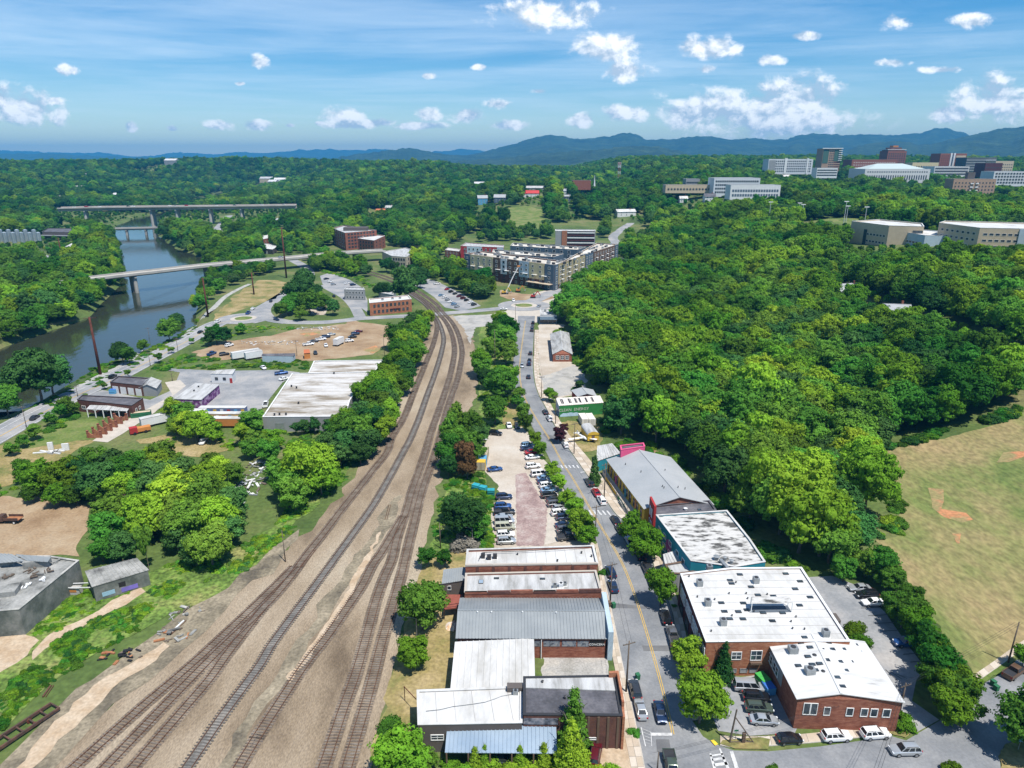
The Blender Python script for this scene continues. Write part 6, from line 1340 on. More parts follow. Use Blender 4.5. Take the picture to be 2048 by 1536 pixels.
# houses among the trees
def house(label, px, w, d, eh, rh, wall, roof, rz=0.0, margin=5, clear=26):
    c = at(*px); co, si = math.cos(rz), math.sin(rz)
    w_ = [(c.x + x * co - y * si, c.y + x * si + y * co) for x, y in ((-w / 2, -d / 2), (-w / 2, d / 2), (w / 2, d / 2), (w / 2, -d / 2))]
    r_ = [(c.x + w / 2 * -1 * co, c.y - w / 2 * si), (c.x + w / 2 * co, c.y + w / 2 * si)]
    b = gable('house', label, 'house', None, None, eh, rh, wall, roof, 0, 0.6, world=[w_[0], w_[3], w_[2], w_[1]][::1], rworld=[r_[0], r_[1]], z0=c.z, margin=margin)
    LOWZ.append([(c.x - w / 2 - 4, c.y - clear * 6), (c.x + w / 2 + 4, c.y - clear * 6), (c.x + w / 2 + 4, c.y), (c.x - w / 2 - 4, c.y)])
    b.grid(0, 3, 2 if eh > 4.5 else 1, 1.3, 1.6, 1.2, 2.9); MB().box((c.x + w * 0.25, c.y + 0.6, c.z + rh + 0.5), (0.9, 0.9, 2.2)).build('chimney', brick, b.t)
    return b
house('bright blue house with grey roof on the hillside', (965, 408), 15, 11, 9, 13, sky_w, roof_sh, 0.15); house('grey blue house with dark roof next to the bright blue house', (1000, 404), 17, 11, 7, 11, navy_w, roof_sh, -0.1)
house('house with a bright red roof on the hilltop clearing', (1062, 394), 24, 12, 6, 10, white_w, pm('red_roof', (0.48, 0.05, 0.045))); house('long grey roofed house behind the red roofed house', (1070, 384), 36, 12, 7, 10, grey_w, roof_ws)
house('white house with a shed roof right of the red roofed house', (1125, 392), 12, 11, 8, 11, white_w, roof_sh); house('dark blue house on the slope below the white house', (1132, 402), 12, 9, 7, 9, navy_w, roof_sh)
house('small cottage with an orange roof in the valley trees', (762, 428), 14, 10, 4.5, 8, white_w, pm('orange_roof', (0.48, 0.16, 0.07))); house('small cottage with a pale blue roof in the valley trees', (779, 421), 14, 10, 5, 8, pale_blue, roof_ws); house('small cottage with a pink gable in the valley trees', (795, 419), 9, 9, 6, 10, pink_w, roof_sh)
house('white cottage with a grey roof far up the valley', (612, 388), 24, 13, 6, 10, white_w, roof_ws); house('grey cottage up the valley behind the brick mill', (725, 388), 16, 12, 6, 10, grey_w, roof_ws)
house('house with a slate grey roof buried in the hill wood', (1690, 600), 16, 13, 6, 9.5, navy_w, roof_sh, 0.25, 4, 20); house('second slate roofed house deep in the hill wood', (1788, 640), 12, 10, 5, 8, grey_w, roof_sh, -0.2, 4, 18)
house('pale cottage with white roof at the top of the uphill road', (1250, 432), 26, 12, 6, 9, white_w, roof_w, 0.2); house('cottage with a solar roof in the wood above the field', (1418, 402), 15, 12, 6, 10, white_w, roof_k); house('white bungalow in the wood left of the solar roofed cottage', (1366, 404), 11, 9, 5, 8, white_w, roof_w)
house('grey bungalow right of the brown tower block', (2012, 398), 22, 12, 5, 9, grey_w, roof_ws); house('pale blue roofed bungalow below the brown tower block', (1986, 412), 26, 12, 5, 8, white_w, pm('pale_blue_roof', (0.42, 0.55, 0.66)))
house('tan cottage between the trees by the school field', (1740, 412), 12, 9, 5, 9, beige_w, pm('thatch_roof', (0.36, 0.24, 0.15))); house('white cottage left of the school lamps', (1625, 378), 11, 8, 5, 8, white_w, roof_w)
rr = random.Random(21)
spots = [(60, 392, 0), (120, 404, 0), (30, 402, 1), (160, 384, 0), (170, 360, 0), (120, 368, 0), (240, 398, 1), (535, 366, 0), (548, 372, 1), (565, 368, 0), (590, 402, 1), (660, 396, 0), (960, 376, 1), (1395, 345, 0), (1440, 342, 1), (1570, 362, 0), (1600, 358, 1), (1590, 372, 0), (1650, 358, 1), (1690, 352, 0), (345, 330, 0), (130, 330, 1), (1155, 330, 0)]
for i, (x, y, s_) in enumerate(spots):
    c = at(x, y)
    if c.y > 6000: continue
    k = min(2.2, max(1.0, c.y / 1300))
    b = house('white or grey roofed building poking out of the far trees', (x, y), 20 * k * rr.uniform(.7, 1.3), 12 * k, 8 * k, 11 * k, [white_w, beige_w, grey_w][i % 3], [roof_w, roof_ws, roof_w][i % 3], rr.uniform(-.3, .3), clear=40)
    b.t['group'] = 'buildings in the far trees'
# ------------------------------------------------------------------ trees: leaf clumps spread over lobed crowns
leaf = leaf_mat('foliage', (0.088, 0.215, 0.028), 0.34, 0.026)
leaf_y = leaf_mat('foliage_bright', (0.160, 0.300, 0.025), 0.24, 0.02)
leaf_d = leaf_mat('foliage_dark', (0.048, 0.130, 0.032), 0.28, 0.02, 0.25)
leaf_b = leaf_mat('foliage_brown', (0.135, 0.080, 0.035), 0.2, 0.02, 0.2)
leaf_p = leaf_mat('foliage_purple', (0.060, 0.022, 0.026), 0.2, 0.02, 0.25)
leaf_g = leaf_mat('bare_twigs', (0.21, 0.19, 0.16), 0.15, 0.01, 0.1)
bark = mat('bark', [(0.10, 0.08, 0.062), (0.17, 0.145, 0.12)], 1.5, 0.95, 5, coord='obj')
def crown_mesh(name, seed, Rr, n_lobes, card, n_leaf, aspect=0.85, lift=None, shape='round'):
    rs = np.random.RandomState(seed); lobes = []
    zc = Rr * aspect + (Rr * 0.55 if lift is None else lift)
    for i in range(n_lobes):
        if shape == 'round':
            th = rs.uniform(0, 2 * np.pi); r_ = Rr * np.sqrt(rs.uniform(0.02, 1)) * 0.72; z = rs.uniform(-0.75, 1) * Rr * aspect * np.sqrt(max(0.05, 1 - (r_ / Rr) ** 2)) * 0.78
            lobes.append((r_ * np.cos(th), r_ * np.sin(th), zc + z, Rr * rs.uniform(0.26, 0.42)))
        elif shape == 'cone':
            t = (i + 0.5) / n_lobes; th = i * 2.4 + rs.uniform(-.4, .4); r_ = Rr * (1 - t) * 0.62; hgt = Rr * aspect * 2
            lobes.append((r_ * np.cos(th), r_ * np.sin(th), 0.35 + t * hgt, Rr * (0.16 + 0.34 * (1 - t))))
        elif shape == 'bush':
            th = rs.uniform(0, 2 * np.pi); r_ = Rr * np.sqrt(rs.uniform(0, 1)) * 0.7
            lobes.append((r_ * np.cos(th), r_ * np.sin(th), Rr * aspect * rs.uniform(0.15, 0.7) * (1 - 0.5 * r_ / Rr), Rr * rs.uniform(0.25, 0.42)))
    L = np.array(lobes); w = L[:, 3] ** 2; w /= w.sum(); per = 22; nc = n_leaf // per
    idx = rs.choice(len(L), nc * 3, p=w); d = rs.normal(size=(nc * 3, 3)); d[:, 2] += 0.25; d /= np.linalg.norm(d, axis=1)[:, None]
    cp = L[idx, :3] + d * (L[idx, 3] * rs.uniform(0.72, 1.22, nc * 3))[:, None] * np.array([1, 1, 0.85])
    dist = np.linalg.norm(cp[:, None, :] - L[None, :, :3], axis=2) / L[None, :, 3]
    keep = (dist.min(axis=1) > 0.66) & (cp[:, 2] > 0.1); cp, d = cp[keep][:nc], d[keep][:nc]
    k = len(cp); cr = card * rs.uniform(1.1, 2.1, k)
    off = rs.normal(size=(k, per, 3)); off /= np.linalg.norm(off, axis=2)[:, :, None]
    off *= (cr[:, None] * rs.uniform(0.5, 1.05, (k, per)))[:, :, None] * np.array([1, 1, 0.6])
    pos = (cp[:, None, :] + off).reshape(-1, 3); dd = (np.repeat(d, per, axis=0) * 0.55 + off.reshape(-1, 3) / np.repeat(cr, per)[:, None] * 0.8)
    n = len(pos)
    nrm = dd + rs.normal(size=(n, 3)) * 0.38 + np.array([0, 0, 0.25]); nrm /= np.linalg.norm(nrm, axis=1)[:, None]
    a = np.cross(nrm, rs.normal(size=(n, 3))); a /= np.linalg.norm(a, axis=1)[:, None]; b_ = np.cross(nrm, a)
    sz = card * rs.uniform(0.6, 1.35, n)[:, None]
    v = np.stack([pos + a * sz * 0.62, pos + b_ * sz * 0.42 + nrm * sz * 0.12, pos - a * sz * 0.62, pos - b_ * sz * 0.42 + nrm * sz * 0.12], axis=1).reshape(-1, 3)
    # an inner mass of branches and leaves so that a crown is not see-through
    ib = bmesh.new()
    for (x, y, z, r_) in lobes: bmesh.ops.create_icosphere(ib, subdivisions=1, radius=r_ * 0.66, matrix=Matrix.Translation((x, y, z)))
    iv = np.array([p.co for p in ib.verts]); iv += rs.normal(size=iv.shape) * card * 0.3; ifc = [[q.index for q in f.verts] for f in ib.faces] if ib.verts.index_update() is None else []
    ib.free()
    me = bpy.data.meshes.new(name); nv, ni = len(v), len(iv)
    me.vertices.add(nv + ni); me.vertices.foreach_set('co', np.concatenate([v, iv]).astype(np.float32).ravel())
    me.loops.add(nv + 3 * len(ifc)); me.loops.foreach_set('vertex_index', np.concatenate([np.arange(nv), nv + np.array(ifc).ravel()]).astype(np.int32))
    me.polygons.add(n + len(ifc)); me.polygons.foreach_set('loop_start', np.concatenate([np.arange(n) * 4, nv + np.arange(len(ifc)) * 3]).astype(np.int32))
    me.update(calc_edges=True); me.materials.append(leaf); return me, zc
def trunk_mesh(name, seed, h, r):
    rs = random.Random(seed); mb = MB(); p = Vector((0, 0, -0.3)); k = 4; pts = [p]
    for i in range(k): p = Vector((rs.uniform(-.1, .1) * h * 0.3, rs.uniform(-.1, .1) * h * 0.3, h * (i + 1) / k)); pts.append(p)
    for i in range(k): mb.tube(pts[i], pts[i + 1], r * (1 - 0.18 * i), r * (1 - 0.18 * (i + 1)), 7)
    for i in range(5): q = pts[2].lerp(pts[4], rs.random()); an = rs.uniform(0, 6.28); mb.tube(q, q + Vector((math.cos(an) * h * 0.28, math.sin(an) * h * 0.28, h * 0.3)), r * 0.42, r * 0.12, 5)
    return mb.mesh(name, bark)
PROTO = {}
for i in range(4): PROTO['L', i] = (crown_mesh('crown', 10 + i, 6.0, 30, 0.52, 9500, 0.82 + 0.06 * (i % 3), 2.6), trunk_mesh('trunk', i, 7.0, 0.34), 6.0)
for i in range(4): PROTO['M', i] = (crown_mesh('crown', 30 + i, 3.6, 20, 0.36, 6600, 0.85 + 0.1 * (i % 2), 1.5), trunk_mesh('trunk', 10 + i, 4.2, 0.2), 3.6)
for i in range(3): PROTO['S', i] = (crown_mesh('crown', 50 + i, 1.7, 12, 0.22, 3300, 0.9, 0.9), trunk_mesh('trunk', 20 + i, 2.2, 0.09), 1.7)
for i in range(3): PROTO['B', i] = (crown_mesh('foliage', 70 + i, 1.6, 13, 0.22, 3000, 0.9, 0, 'bush'), None, 1.6)
for i in range(2): PROTO['K', i] = (crown_mesh('crown', 90 + i, 3.0, 46, 0.32, 7600, 1.6, 0, 'cone'), trunk_mesh('trunk', 30 + i, 8.0, 0.22), 3.0)
TREE_N = [0]; TREES = []
def tree(p, key, sx, sz, label, group, m=None, name='tree', cat='tree', rz=None):
    (me, zc), tr, r0 = PROTO[key]
    t = bpy.data.objects.new(name, None); C.objects.link(t); t.empty_display_size = 0.4; t.location = p; tag(t, label, cat, group)
    t.rotation_euler = (0, 0, RND.uniform(0, 6.28) if rz is None else rz); t.scale = (sx, sx, sz)
    c = bpy.data.objects.new('crown' if tr else 'foliage', me); C.objects.link(c); c.parent = t
    if m: c.material_slots[0].link = 'OBJECT'; c.material_slots[0].material = m
    if tr: q = bpy.data.objects.new('trunk', tr); C.objects.link(q); q.parent = t
    TREE_N[0] += 1; TREES.append((p[0], p[1])); return t
def ORD(i): return (['first', 'second', 'third', 'fourth', 'fifth', 'sixth', 'seventh', 'eighth', 'ninth', 'tenth', 'eleventh', 'twelfth', 'thirteenth', 'fourteenth', 'fifteenth', 'sixteenth', 'seventeenth', 'eighteenth', 'nineteenth', 'twentieth'] + ['twenty-' + q for q in ('first', 'second', 'third', 'fourth')])[i]
def T(cx, cy, rp, label, group=None, m=None, tall=1.0, kind=None, name='tree', cat='tree'):
    """a tree whose crown is seen at (cx, cy) with radius rp pixels; it stands on the ground below"""
    rp *= 1.12; g = at(cx, cy); Rm = rp / ppm(g)
    for _ in range(3):
        k = kind or ('L' if Rm > 4.6 else 'M' if Rm > 2.3 else 'S')
        n = {'L': 4, 'M': 4, 'S': 3, 'B': 3, 'K': 2}[k]; key = (k, RND.randrange(n)); (me, zc), tr, r0 = PROTO[key]
        s_ = Rm / r0 / 1.02; hz = zc * s_ * tall if k != 'B' else 0.35 * Rm
        if k == 'K': hz = Rm * 1.4 * tall
        g = at(cx, cy, hz); Rm = rp / ppm(g)
    return tree((g.x, g.y, g.z - hz), key, s_, s_ * tall, label, group, m, name, cat)
def TS(lst, label, group, m=None, kind=None, name='tree', cat='tree', mats=None):
    if '{n}' in label: lst = sorted(lst, key=lambda e: e[1])
    for i, e in enumerate(lst):
        mm = RND.choice(mats) if mats else m
        lb = label.replace('{n}', ORD(i)) if '{n}' in label else ({leaf: 'mid green ', leaf_d: 'dark green ', leaf_y: 'yellow green '}.get(mm, '') + label if mats else label)
        T(e[0], e[1], e[2], lb, group, mm, e[3] if len(e) > 3 else 1.0, kind, name, cat)
# single trees that stand out
T(842, 1205, 44, 'dense round tree at the edge of the ballast by the red deck', m=leaf)
T(828, 1302, 31, 'bushy feathery tree below the dense round trackside tree', m=leaf_y)
T(800, 1505, 52, 'broad yellow green tree beside the charcoal workshop', m=leaf_y); T(848, 1520, 26, 'small olive tree left of the blue carport roof', m=leaf)
T(775, 1448, 20, 'low shrub between ballast and the steel frame', None, leaf, 1.2, 'B', 'shrub', 'shrub'); T(778, 1470, 16, 'small shrub beside the broad yellow green tree', None, leaf_d, 1.1, 'B', 'shrub', 'shrub')
T(854, 1112, 17, 'small leafy tree behind the cabin, nearer the rails', m=leaf); T(888, 1114, 15, 'small leafy tree behind the cabin, nearer the brick warehouse', m=leaf)
T(925, 1078, 30, 'leafless grey twiggy shrub beside the gravel lot', None, leaf_g, 0.9, 'B', 'shrub', 'shrub')
TS([(932, 1030, 40), (905, 1012, 26), (950, 1050, 24)], 'leafy tree on the grass between the main line and the gravel lot', 'trackside trees', mats=[leaf, leaf_d])
T(928, 905, 20, 'browning half dead tree in the clump by the painted container', m=leaf_b, tall=1.5); T(934, 930, 18, 'second browning tree in the clump by the painted container', m=leaf_b, tall=1.2)
TS([(905, 862, 24, 1.4), (896, 895, 24, 1.3), (918, 838, 24, 1.3), (945, 850, 24, 1.2), (950, 890, 24, 1.2), (896, 928, 20), (958, 868, 20), (905, 915, 22)], 'tall tree in the clump beside the painted container', 'trees beside the painted container', mats=[leaf, leaf, leaf_d])
TS([(990, 815, 26), (1002, 765, 30), (1012, 752, 24), (962, 720, 20, 1.2), (965, 735, 18), (985, 690, 17), (1012, 700, 22), (1010, 672, 22), (1014, 650, 22), (988, 662, 20), (1000, 640, 18), (975, 755, 18), (1030, 790, 16)], '{n} tree from the crossing on the strip between railway and street', 'trees on the strip between railway and street', mats=[leaf, leaf, leaf_y, leaf_d])
TS([(1046, 822, 13, 1.1), (1050, 840, 15, 1.1), (1036, 800, 13)], '{n} young street tree from the hill at the top of the gravel lot', 'street trees beside the gravel lot', leaf)
TS([(1068, 875, 13, 1.1), (1080, 893, 14, 1.1), (1104, 938, 15), (1116, 962, 15), (1134, 992, 17), (1149, 1016, 18), (1164, 1048, 27), (1174, 1072, 20)], '{n} young street tree from the container end between parked cars and street', 'street trees beside the gravel lot', leaf_y)
T(1086, 915, 6, 'small clipped round bush by the parked white sedan', None, leaf, 1.0, 'B', 'shrub', 'shrub')
T(1272, 1056, 30, 'yellow green street tree in front of the red fronted shop', m=leaf_y); T(1292, 1084, 31, 'yellow green street tree in front of the teal gallery', m=leaf_y)
T(1324, 1168, 29, 'upright street tree in front of the maroon street cladding', m=leaf_y, tall=1.2); T(1376, 1308, 32, 'street tree against the corner of the white roofed studio block', m=leaf_y, tall=1.05)
T(1404, 1392, 50, 'largest round street tree beside the small car park', m=leaf_y)
T(1447, 1328, 19, 'narrow dark conifer against the brick wall of the studio block', m=leaf_d, tall=1.25, kind='K'); T(1190, 945, 12, 'dark upright evergreen beside the raised terrace', m=leaf_d, tall=1.4, kind='K')
T(1146, 1448, 32, 'tall pointed conifer in front of the dark roofed brick shop', m=leaf, tall=1.25, kind='K'); T(1144, 1505, 36, 'second pointed conifer at the corner of the blue carport', m=leaf_y, tall=1.0, kind='K')
TS([(950, 1520, 15), (970, 1515, 14), (1040, 1517, 15), (1088, 1515, 17)], 'small pointed shrub in front of the blue carport', 'shrubs by the carport', leaf_y, 'K', 'shrub', 'shrub')
TS([(900, 1534, 22), (938, 1532, 24), (985, 1532, 24), (1025, 1532, 22), (1068, 1532, 24), (1105, 1530, 20), (1190, 1540, 18), (1225, 1542, 18)], 'clipped bright hedge bush along the front of the carport yard', 'hedge in front of the carport', leaf_y, 'B', 'hedge_bush', 'hedge')
T(1266, 1465, 12, 'small weedy bush on the sidewalk by the hatched marking', None, leaf, 1.0, 'B', 'shrub', 'shrub'); T(1207, 1145, 8, 'weeds along the brick warehouse wall', None, leaf, 1.2, 'B', 'shrub', 'shrub')
T(1349, 1212, 5, 'small potted bush outside the maroon clad wall', None, leaf, 1.0, 'B', 'shrub', 'shrub')
T(1120, 868, 13, 'dark purple leaved tree beside the street pole', m=leaf_p); T(1128, 855, 9, 'small purple leaved tree by the green workshop', m=leaf_p)
T(1098, 786, 11, 'small bright tree at the corner of the green workshop', m=leaf_y); T(1107, 792, 9, 'second small bright tree at the corner of the green workshop', m=leaf_y); T(1160, 770, 9, 'small tree behind the red barn', m=leaf_d); T(1148, 778, 8, 'bush behind the red barn', None, leaf_d, 1.0, 'B', 'shrub', 'shrub')
T(1706, 1256, 20, 'bright shrub against the gable studio wall, nearer the porch', None, leaf_y, 1.0, 'B', 'shrub', 'shrub'); T(1722, 1278, 18, 'bright shrub against the gable studio wall, farther from the porch', None, leaf_y, 1.0, 'B', 'shrub', 'shrub')
TS([(1690, 1135, 24), (1735, 1120, 28), (1762, 1122, 30), (1775, 1150, 24), (1790, 1205, 24), (1810, 1215, 32), (1838, 1245, 33), (1858, 1280, 34), (1790, 1160, 22), (1825, 1190, 22), (1885, 1330, 40), (1870, 1310, 30), (1905, 1372, 42), (1930, 1395, 40), (1905, 1410, 36), (1872, 1355, 34)], '{n} bushy tree from the wood in the row along the asphalt car park', 'tree row along the car park', mats=[leaf, leaf, leaf_y])
T(1812, 1446, 23, 'round bush on the planted verge by the utility pole', None, leaf_y, 1.1, 'B', 'shrub', 'shrub'); T(1905, 1538, 20, 'shrub at the lower kerb of the side street', None, leaf_y, 1.0, 'B', 'shrub', 'shrub'); T(1546, 1542, 14, 'low bush at the near kerb of the side street', None, leaf, 1.0, 'B', 'shrub', 'shrub')
T(2050, 1312, 20, 'tree overhanging the old brown pickup', m=leaf_y); T(2085, 1440, 60, 'large tree shading the end of the side street', m=leaf)
T(288, 1088, 15, 'ivy covered dead trunk standing like a green column', m=leaf, tall=2.6)
# railway trees in front of the white warehouse
TS([(838, 642, 13), (830, 660, 18), (820, 688, 22), (800, 695, 20), (818, 712, 22), (792, 722, 24), (806, 742, 24), (778, 752, 26), (796, 765, 22), (766, 785, 28), (788, 790, 18), (752, 810, 30), (772, 825, 26), (742, 838, 30), (760, 855, 24), (716, 858, 30), (735, 880, 26), (700, 885, 26), (690, 855, 20), (668, 862, 18), (655, 885, 22), (680, 905, 24), (720, 905, 20)], '{n} tree from the crossing in the belt between white warehouse and railway', 'trees between warehouse and railway', mats=[leaf, leaf, leaf_d, leaf_y])
TS([(628, 846, 11, 1.4), (654, 848, 9, 1.5), (606, 852, 13), (590, 856, 10)], 'slender young tree against the front of the white warehouse', 'young trees by the warehouse', leaf_d)
T(612, 925, 48, 'large yellow green tree standing between the rubbish heap and the railway', m=leaf_y); T(640, 950, 34, 'yellow green tree joined to the large one by the railway', m=leaf_y)
TS([(575, 960, 32), (588, 985, 30), (555, 935, 22)], 'grey green feathery tree beside the rubbish heap', 'feathery trees by the rubbish heap', leaf)
TS([(345, 815, 20), (362, 828, 22), (392, 848, 28), (372, 848, 22), (415, 852, 22), (428, 862, 18), (350, 850, 16), (500, 842, 24), (490, 862, 20), (515, 880, 22), (535, 900, 22), (500, 895, 18), (545, 878, 18)], 'ivy draped tree around the parked trailers', 'trees around the trailers', mats=[leaf, leaf, leaf_y])
TS([(70, 950, 30), (48, 938, 20), (105, 960, 24), (135, 945, 30), (170, 940, 32), (195, 955, 36), (222, 932, 34), (255, 945, 34), (285, 945, 26), (240, 972, 28), (318, 958, 42), (300, 928, 28), (350, 985, 46), (398, 990, 46), (430, 1035, 42), (380, 1040, 44), (330, 1022, 40), (462, 1000, 32), (418, 1085, 38), (452, 1062, 28), (352, 1072, 28), (390, 1098, 28), (228, 1020, 36), (216, 1060, 34), (258, 1045, 24), (240, 1092, 26), (202, 1098, 22), (112, 985, 22), (62, 985, 16), (150, 985, 20), (188, 985, 20), (335, 905, 26), (418, 925, 20), (440, 940, 24), (470, 945, 20), (308, 912, 20), (470, 1040, 24), (440, 1095, 22), (280, 985, 26), (365, 940, 26), (270, 1000, 22)],
   'broad leafy tree in the overgrown wood by the dirt yard', 'overgrown wood by the dirt yard', mats=[leaf, leaf, leaf, leaf_d, leaf_y])
TS([(70, 742, 42), (98, 745, 32), (38, 752, 26), (8, 795, 26), (242, 702, 20), (256, 705, 16), (285, 690, 11), (335, 655, 17), (352, 640, 14), (15, 770, 20)], 'leafy tree on the river bank beside the path', 'trees on the near river bank', mats=[leaf, leaf_d])
TS([(208, 770, 6), (255, 745, 6), (316, 714, 8), (342, 698, 6), (383, 680, 5), (140, 808, 18), (120, 820, 14), (100, 836, 12), (68, 862, 13), (45, 878, 12), (22, 895, 12)], '{n} small tree from the roundabout beside the riverside road', 'small trees along the riverside road', leaf)
TS([(600, 578, 28), (585, 600, 18), (618, 600, 20), (640, 598, 14), (560, 618, 13), (600, 624, 13), (665, 612, 14), (606, 556, 20), (650, 602, 14), (575, 612, 14), (632, 582, 14), (430, 665, 16), (450, 668, 14), (415, 672, 14), (480, 655, 10)], 'leafy tree inside the bend of the road', 'trees inside the road bend', mats=[leaf, leaf, leaf_d])
T(808, 562, 24, 'tall dark tree standing behind the brick depot', m=leaf_d, tall=1.3); T(760, 577, 13, 'round tree left of the tall dark depot tree', m=leaf_d); T(775, 576, 12, 'round tree next to the low store', m=leaf_d)
TS([(772, 527, 12), (788, 532, 10), (840, 560, 12), (845, 548, 14), (826, 540, 12)], 'car park tree below the pale stone row', 'station car park trees', leaf_d)

# ------------------------------------------------------------------ woods
ring = [(-140, 900), (60, 800), (215, 728), (300, 690), (340, 655), (385, 600), (420, 548), (500, 512), (560, 505), (640, 495), (770, 478), (880, 478), (930, 468), (1110, 446), (1200, 442), (1262, 436), (1305, 470), (1290, 500), (1255, 540), (1165, 590), (1140, 620), (1118, 655), (1150, 690), (1172, 722), (1196, 762), (1222, 800), (1215, 850), (1222, 884), (1300, 892), (1445, 1000), (1545, 1108), (1618, 1136), (1700, 1120), (1752, 1078), (2300, 1250), (2300, 1900), (-300, 1900)]
TOWN = gpoly(ring)
WOODS = [gpoly(w) for w in ([(120, 965), (200, 955), (330, 965), (440, 985), (450, 1040), (400, 1090), (330, 1095), (230, 1090), (220, 1010), (120, 990)], [(845, 640), (860, 650), (820, 760), (790, 830), (745, 890), (690, 930), (660, 900), (715, 830), (760, 760), (800, 690)],[(312, 500), (318, 440), (400, 445), (425, 470), (430, 500), (480, 520), (520, 520), (545, 545), (510, 556), (470, 570), (430, 596), (405, 625), (380, 645), (345, 668), (330, 650), (345, 615), (385, 580), (410, 535), (350, 505)],
         [(830, 528), (850, 512), (884, 535), (930, 552), (985, 572), (998, 592), (985, 606), (950, 602), (890, 572), (838, 550)], [(600, 520), (640, 512), (655, 520), (640, 545), (620, 545)], [(500, 500), (590, 480), (640, 470), (660, 480), (650, 500), (580, 512)], [(848, 505), (880, 490), (890, 512), (870, 520)], [(960, 470), (1100, 462), (1105, 480), (1012, 484), (960, 484)], [(1195, 478), (1210, 450), (1250, 440), (1228, 462), (1208, 482)], [(1250, 472), (1295, 470), (1290, 505), (1255, 532), (1238, 512)], [(772, 472), (880, 470), (925, 480), (885, 495), (850, 502), (778, 492)], [(640, 525), (690, 535), (745, 552), (735, 562), (690, 548), (640, 538)])]
FOOT.append((PATCHES['hill_field'], 5.5))
SKIP = [p for n, p in PATCHES.items() if n not in ('railway_yard', 'weedy_ballast', 'weed_bank', 'trackside_grass')]
ROADS = []
for pts, w in ((riverside, 8), ([(495, 632), (520, 618), (545, 603), (570, 587), (600, 570), (616, 555), (617, 543), (607, 532), (585, 520)], 7), ([(1130, 574), (1185, 541), (1222, 508), (1232, 488), (1226, 474), (1243, 459), (1262, 446)], 9), ([(30, 600), (60, 578), (92, 553), (104, 535), (92, 516), (60, 505)], 8), ([(450, 492), (436, 470), (436, 458), (447, 444), (458, 431)], 10), ([(594, 498), (570, 478), (554, 456), (542, 441)], 8), ([(480, 577), (450, 594), (425, 618), (400, 645)], 4)): ROADS.append((gpoly(pts), w))
def near_line(p, L, w):
    for a, b in zip(L[:-1], L[1:]):
        dx, dy = b[0] - a[0], b[1] - a[1]; t = max(0, min(1, ((p[0] - a[0]) * dx + (p[1] - a[1]) * dy) / (dx * dx + dy * dy + 1e-9)))
        if math.hypot(p[0] - a[0] - t * dx, p[1] - a[1] - t * dy) < w: return True
    return False
def bbox(P, m=0): xs = [p[0] for p in P]; ys = [p[1] for p in P]; return (min(xs) - m, min(ys) - m, max(xs) + m, max(ys) + m)
FB = [(P, m, bbox(P, m)) for P, m in FOOT]; SB = [(P, bbox(P)) for P in SKIP]; TB = bbox(TOWN); WB = [(P, bbox(P)) for P in WOODS]; RB = [(L, w, bbox(L, w)) for L, w in ROADS]
LZ = [(P, bbox(P)) for P in LOWZ]
def inb(p, b): return b[0] <= p[0] <= b[2] and b[1] <= p[1] <= b[3]
def blocked(p):
    for P, b in SB:
        if inb(p, b) and inside(p, P): return True
    for P, m, b in FB:
        if inb(p, b) and (inside(p, P) or (m and near_line(p, P + [P[0]], m))): return True
    for L, w, b in RB:
        if inb(p, b) and near_line(p, L, w): return True
    return False
cand = []; rs = random.Random(99)
def scatter(y0, y1, step, smin, smax):
    y = y0
    while y < y1:
        hw = (y * 0.98 + 90) * 0.80; x = -hw
        while x < hw:
            town = 1.0; px, py = x + rs.uniform(-.42, .42) * step, y + rs.uniform(-.42, .42) * step; x += step
            if inb((px, py), TB) and inside((px, py), TOWN):
                if not any(inb((px, py), b) and inside((px, py), P) for P, b in WB): continue
                town = 0.72
            elif py < 150 and px < 60: continue
            s_ = river_s(px, py) if px < -20 else 99
            if s_ < 0.5: continue
            if blocked((px, py)): continue
            k = mnoise.noise(Vector((px / 90, py / 90, 0)))
            sc_ = rs.uniform(smin, smax) * (1 + 0.25 * k) * town
            if s_ < 14: sc_ *= 0.75
            if any(inb((px, py), b) and inside((px, py), P) for P, b in LZ): sc_ *= 0.3
            cand.append((px, py, H(px, py), sc_, rs.random(), k))
        y += step
scatter(95, 420, 8.4, 0.85, 1.4); scatter(420, 760, 9.4, 0.85, 1.45); scatter(760, 1500, 12.5, 0.95, 1.6); scatter(1500, 3500, 18, 1.15, 1.8)
# the ones that show largest are trees of their own, the rest stand together as the wood
near = sorted([c for c in cand if c[0] > 20 and c[1] < 420], key=lambda c: c[1] ** 2 + c[0] ** 2)
budget = max(0, 300 - TREE_N[0] + sum(1 for o in bpy.data.objects if o.get('category') in ('shrub', 'hedge')))
own = set(id(c) for c in near[:budget])
LB = {0: ('mid green broad crowned tree in the hill wood beside the field', leaf), 1: ('bright yellow green tree in the hill wood beside the field', leaf_y), 2: ('dark green tree in the hill wood beside the field', leaf_d)}
forest = {0: [], 1: [], 2: []}
for c in cand:
    v = c[4] + 0.35 * c[5] - 0.32 * S((c[1] - 500) / 700); ki = 1 if v > 0.74 else 2 if v < 0.2 else 0
    if id(c) in own:
        key = ('L', int(c[4] * 997) % 4); lab, m = LB[ki]
        tree((c[0], c[1], c[2]), key, c[3], c[3] * (0.9 + 0.3 * c[4]), lab, 'trees of the hill wood', m)
    else: forest[ki].append(c)
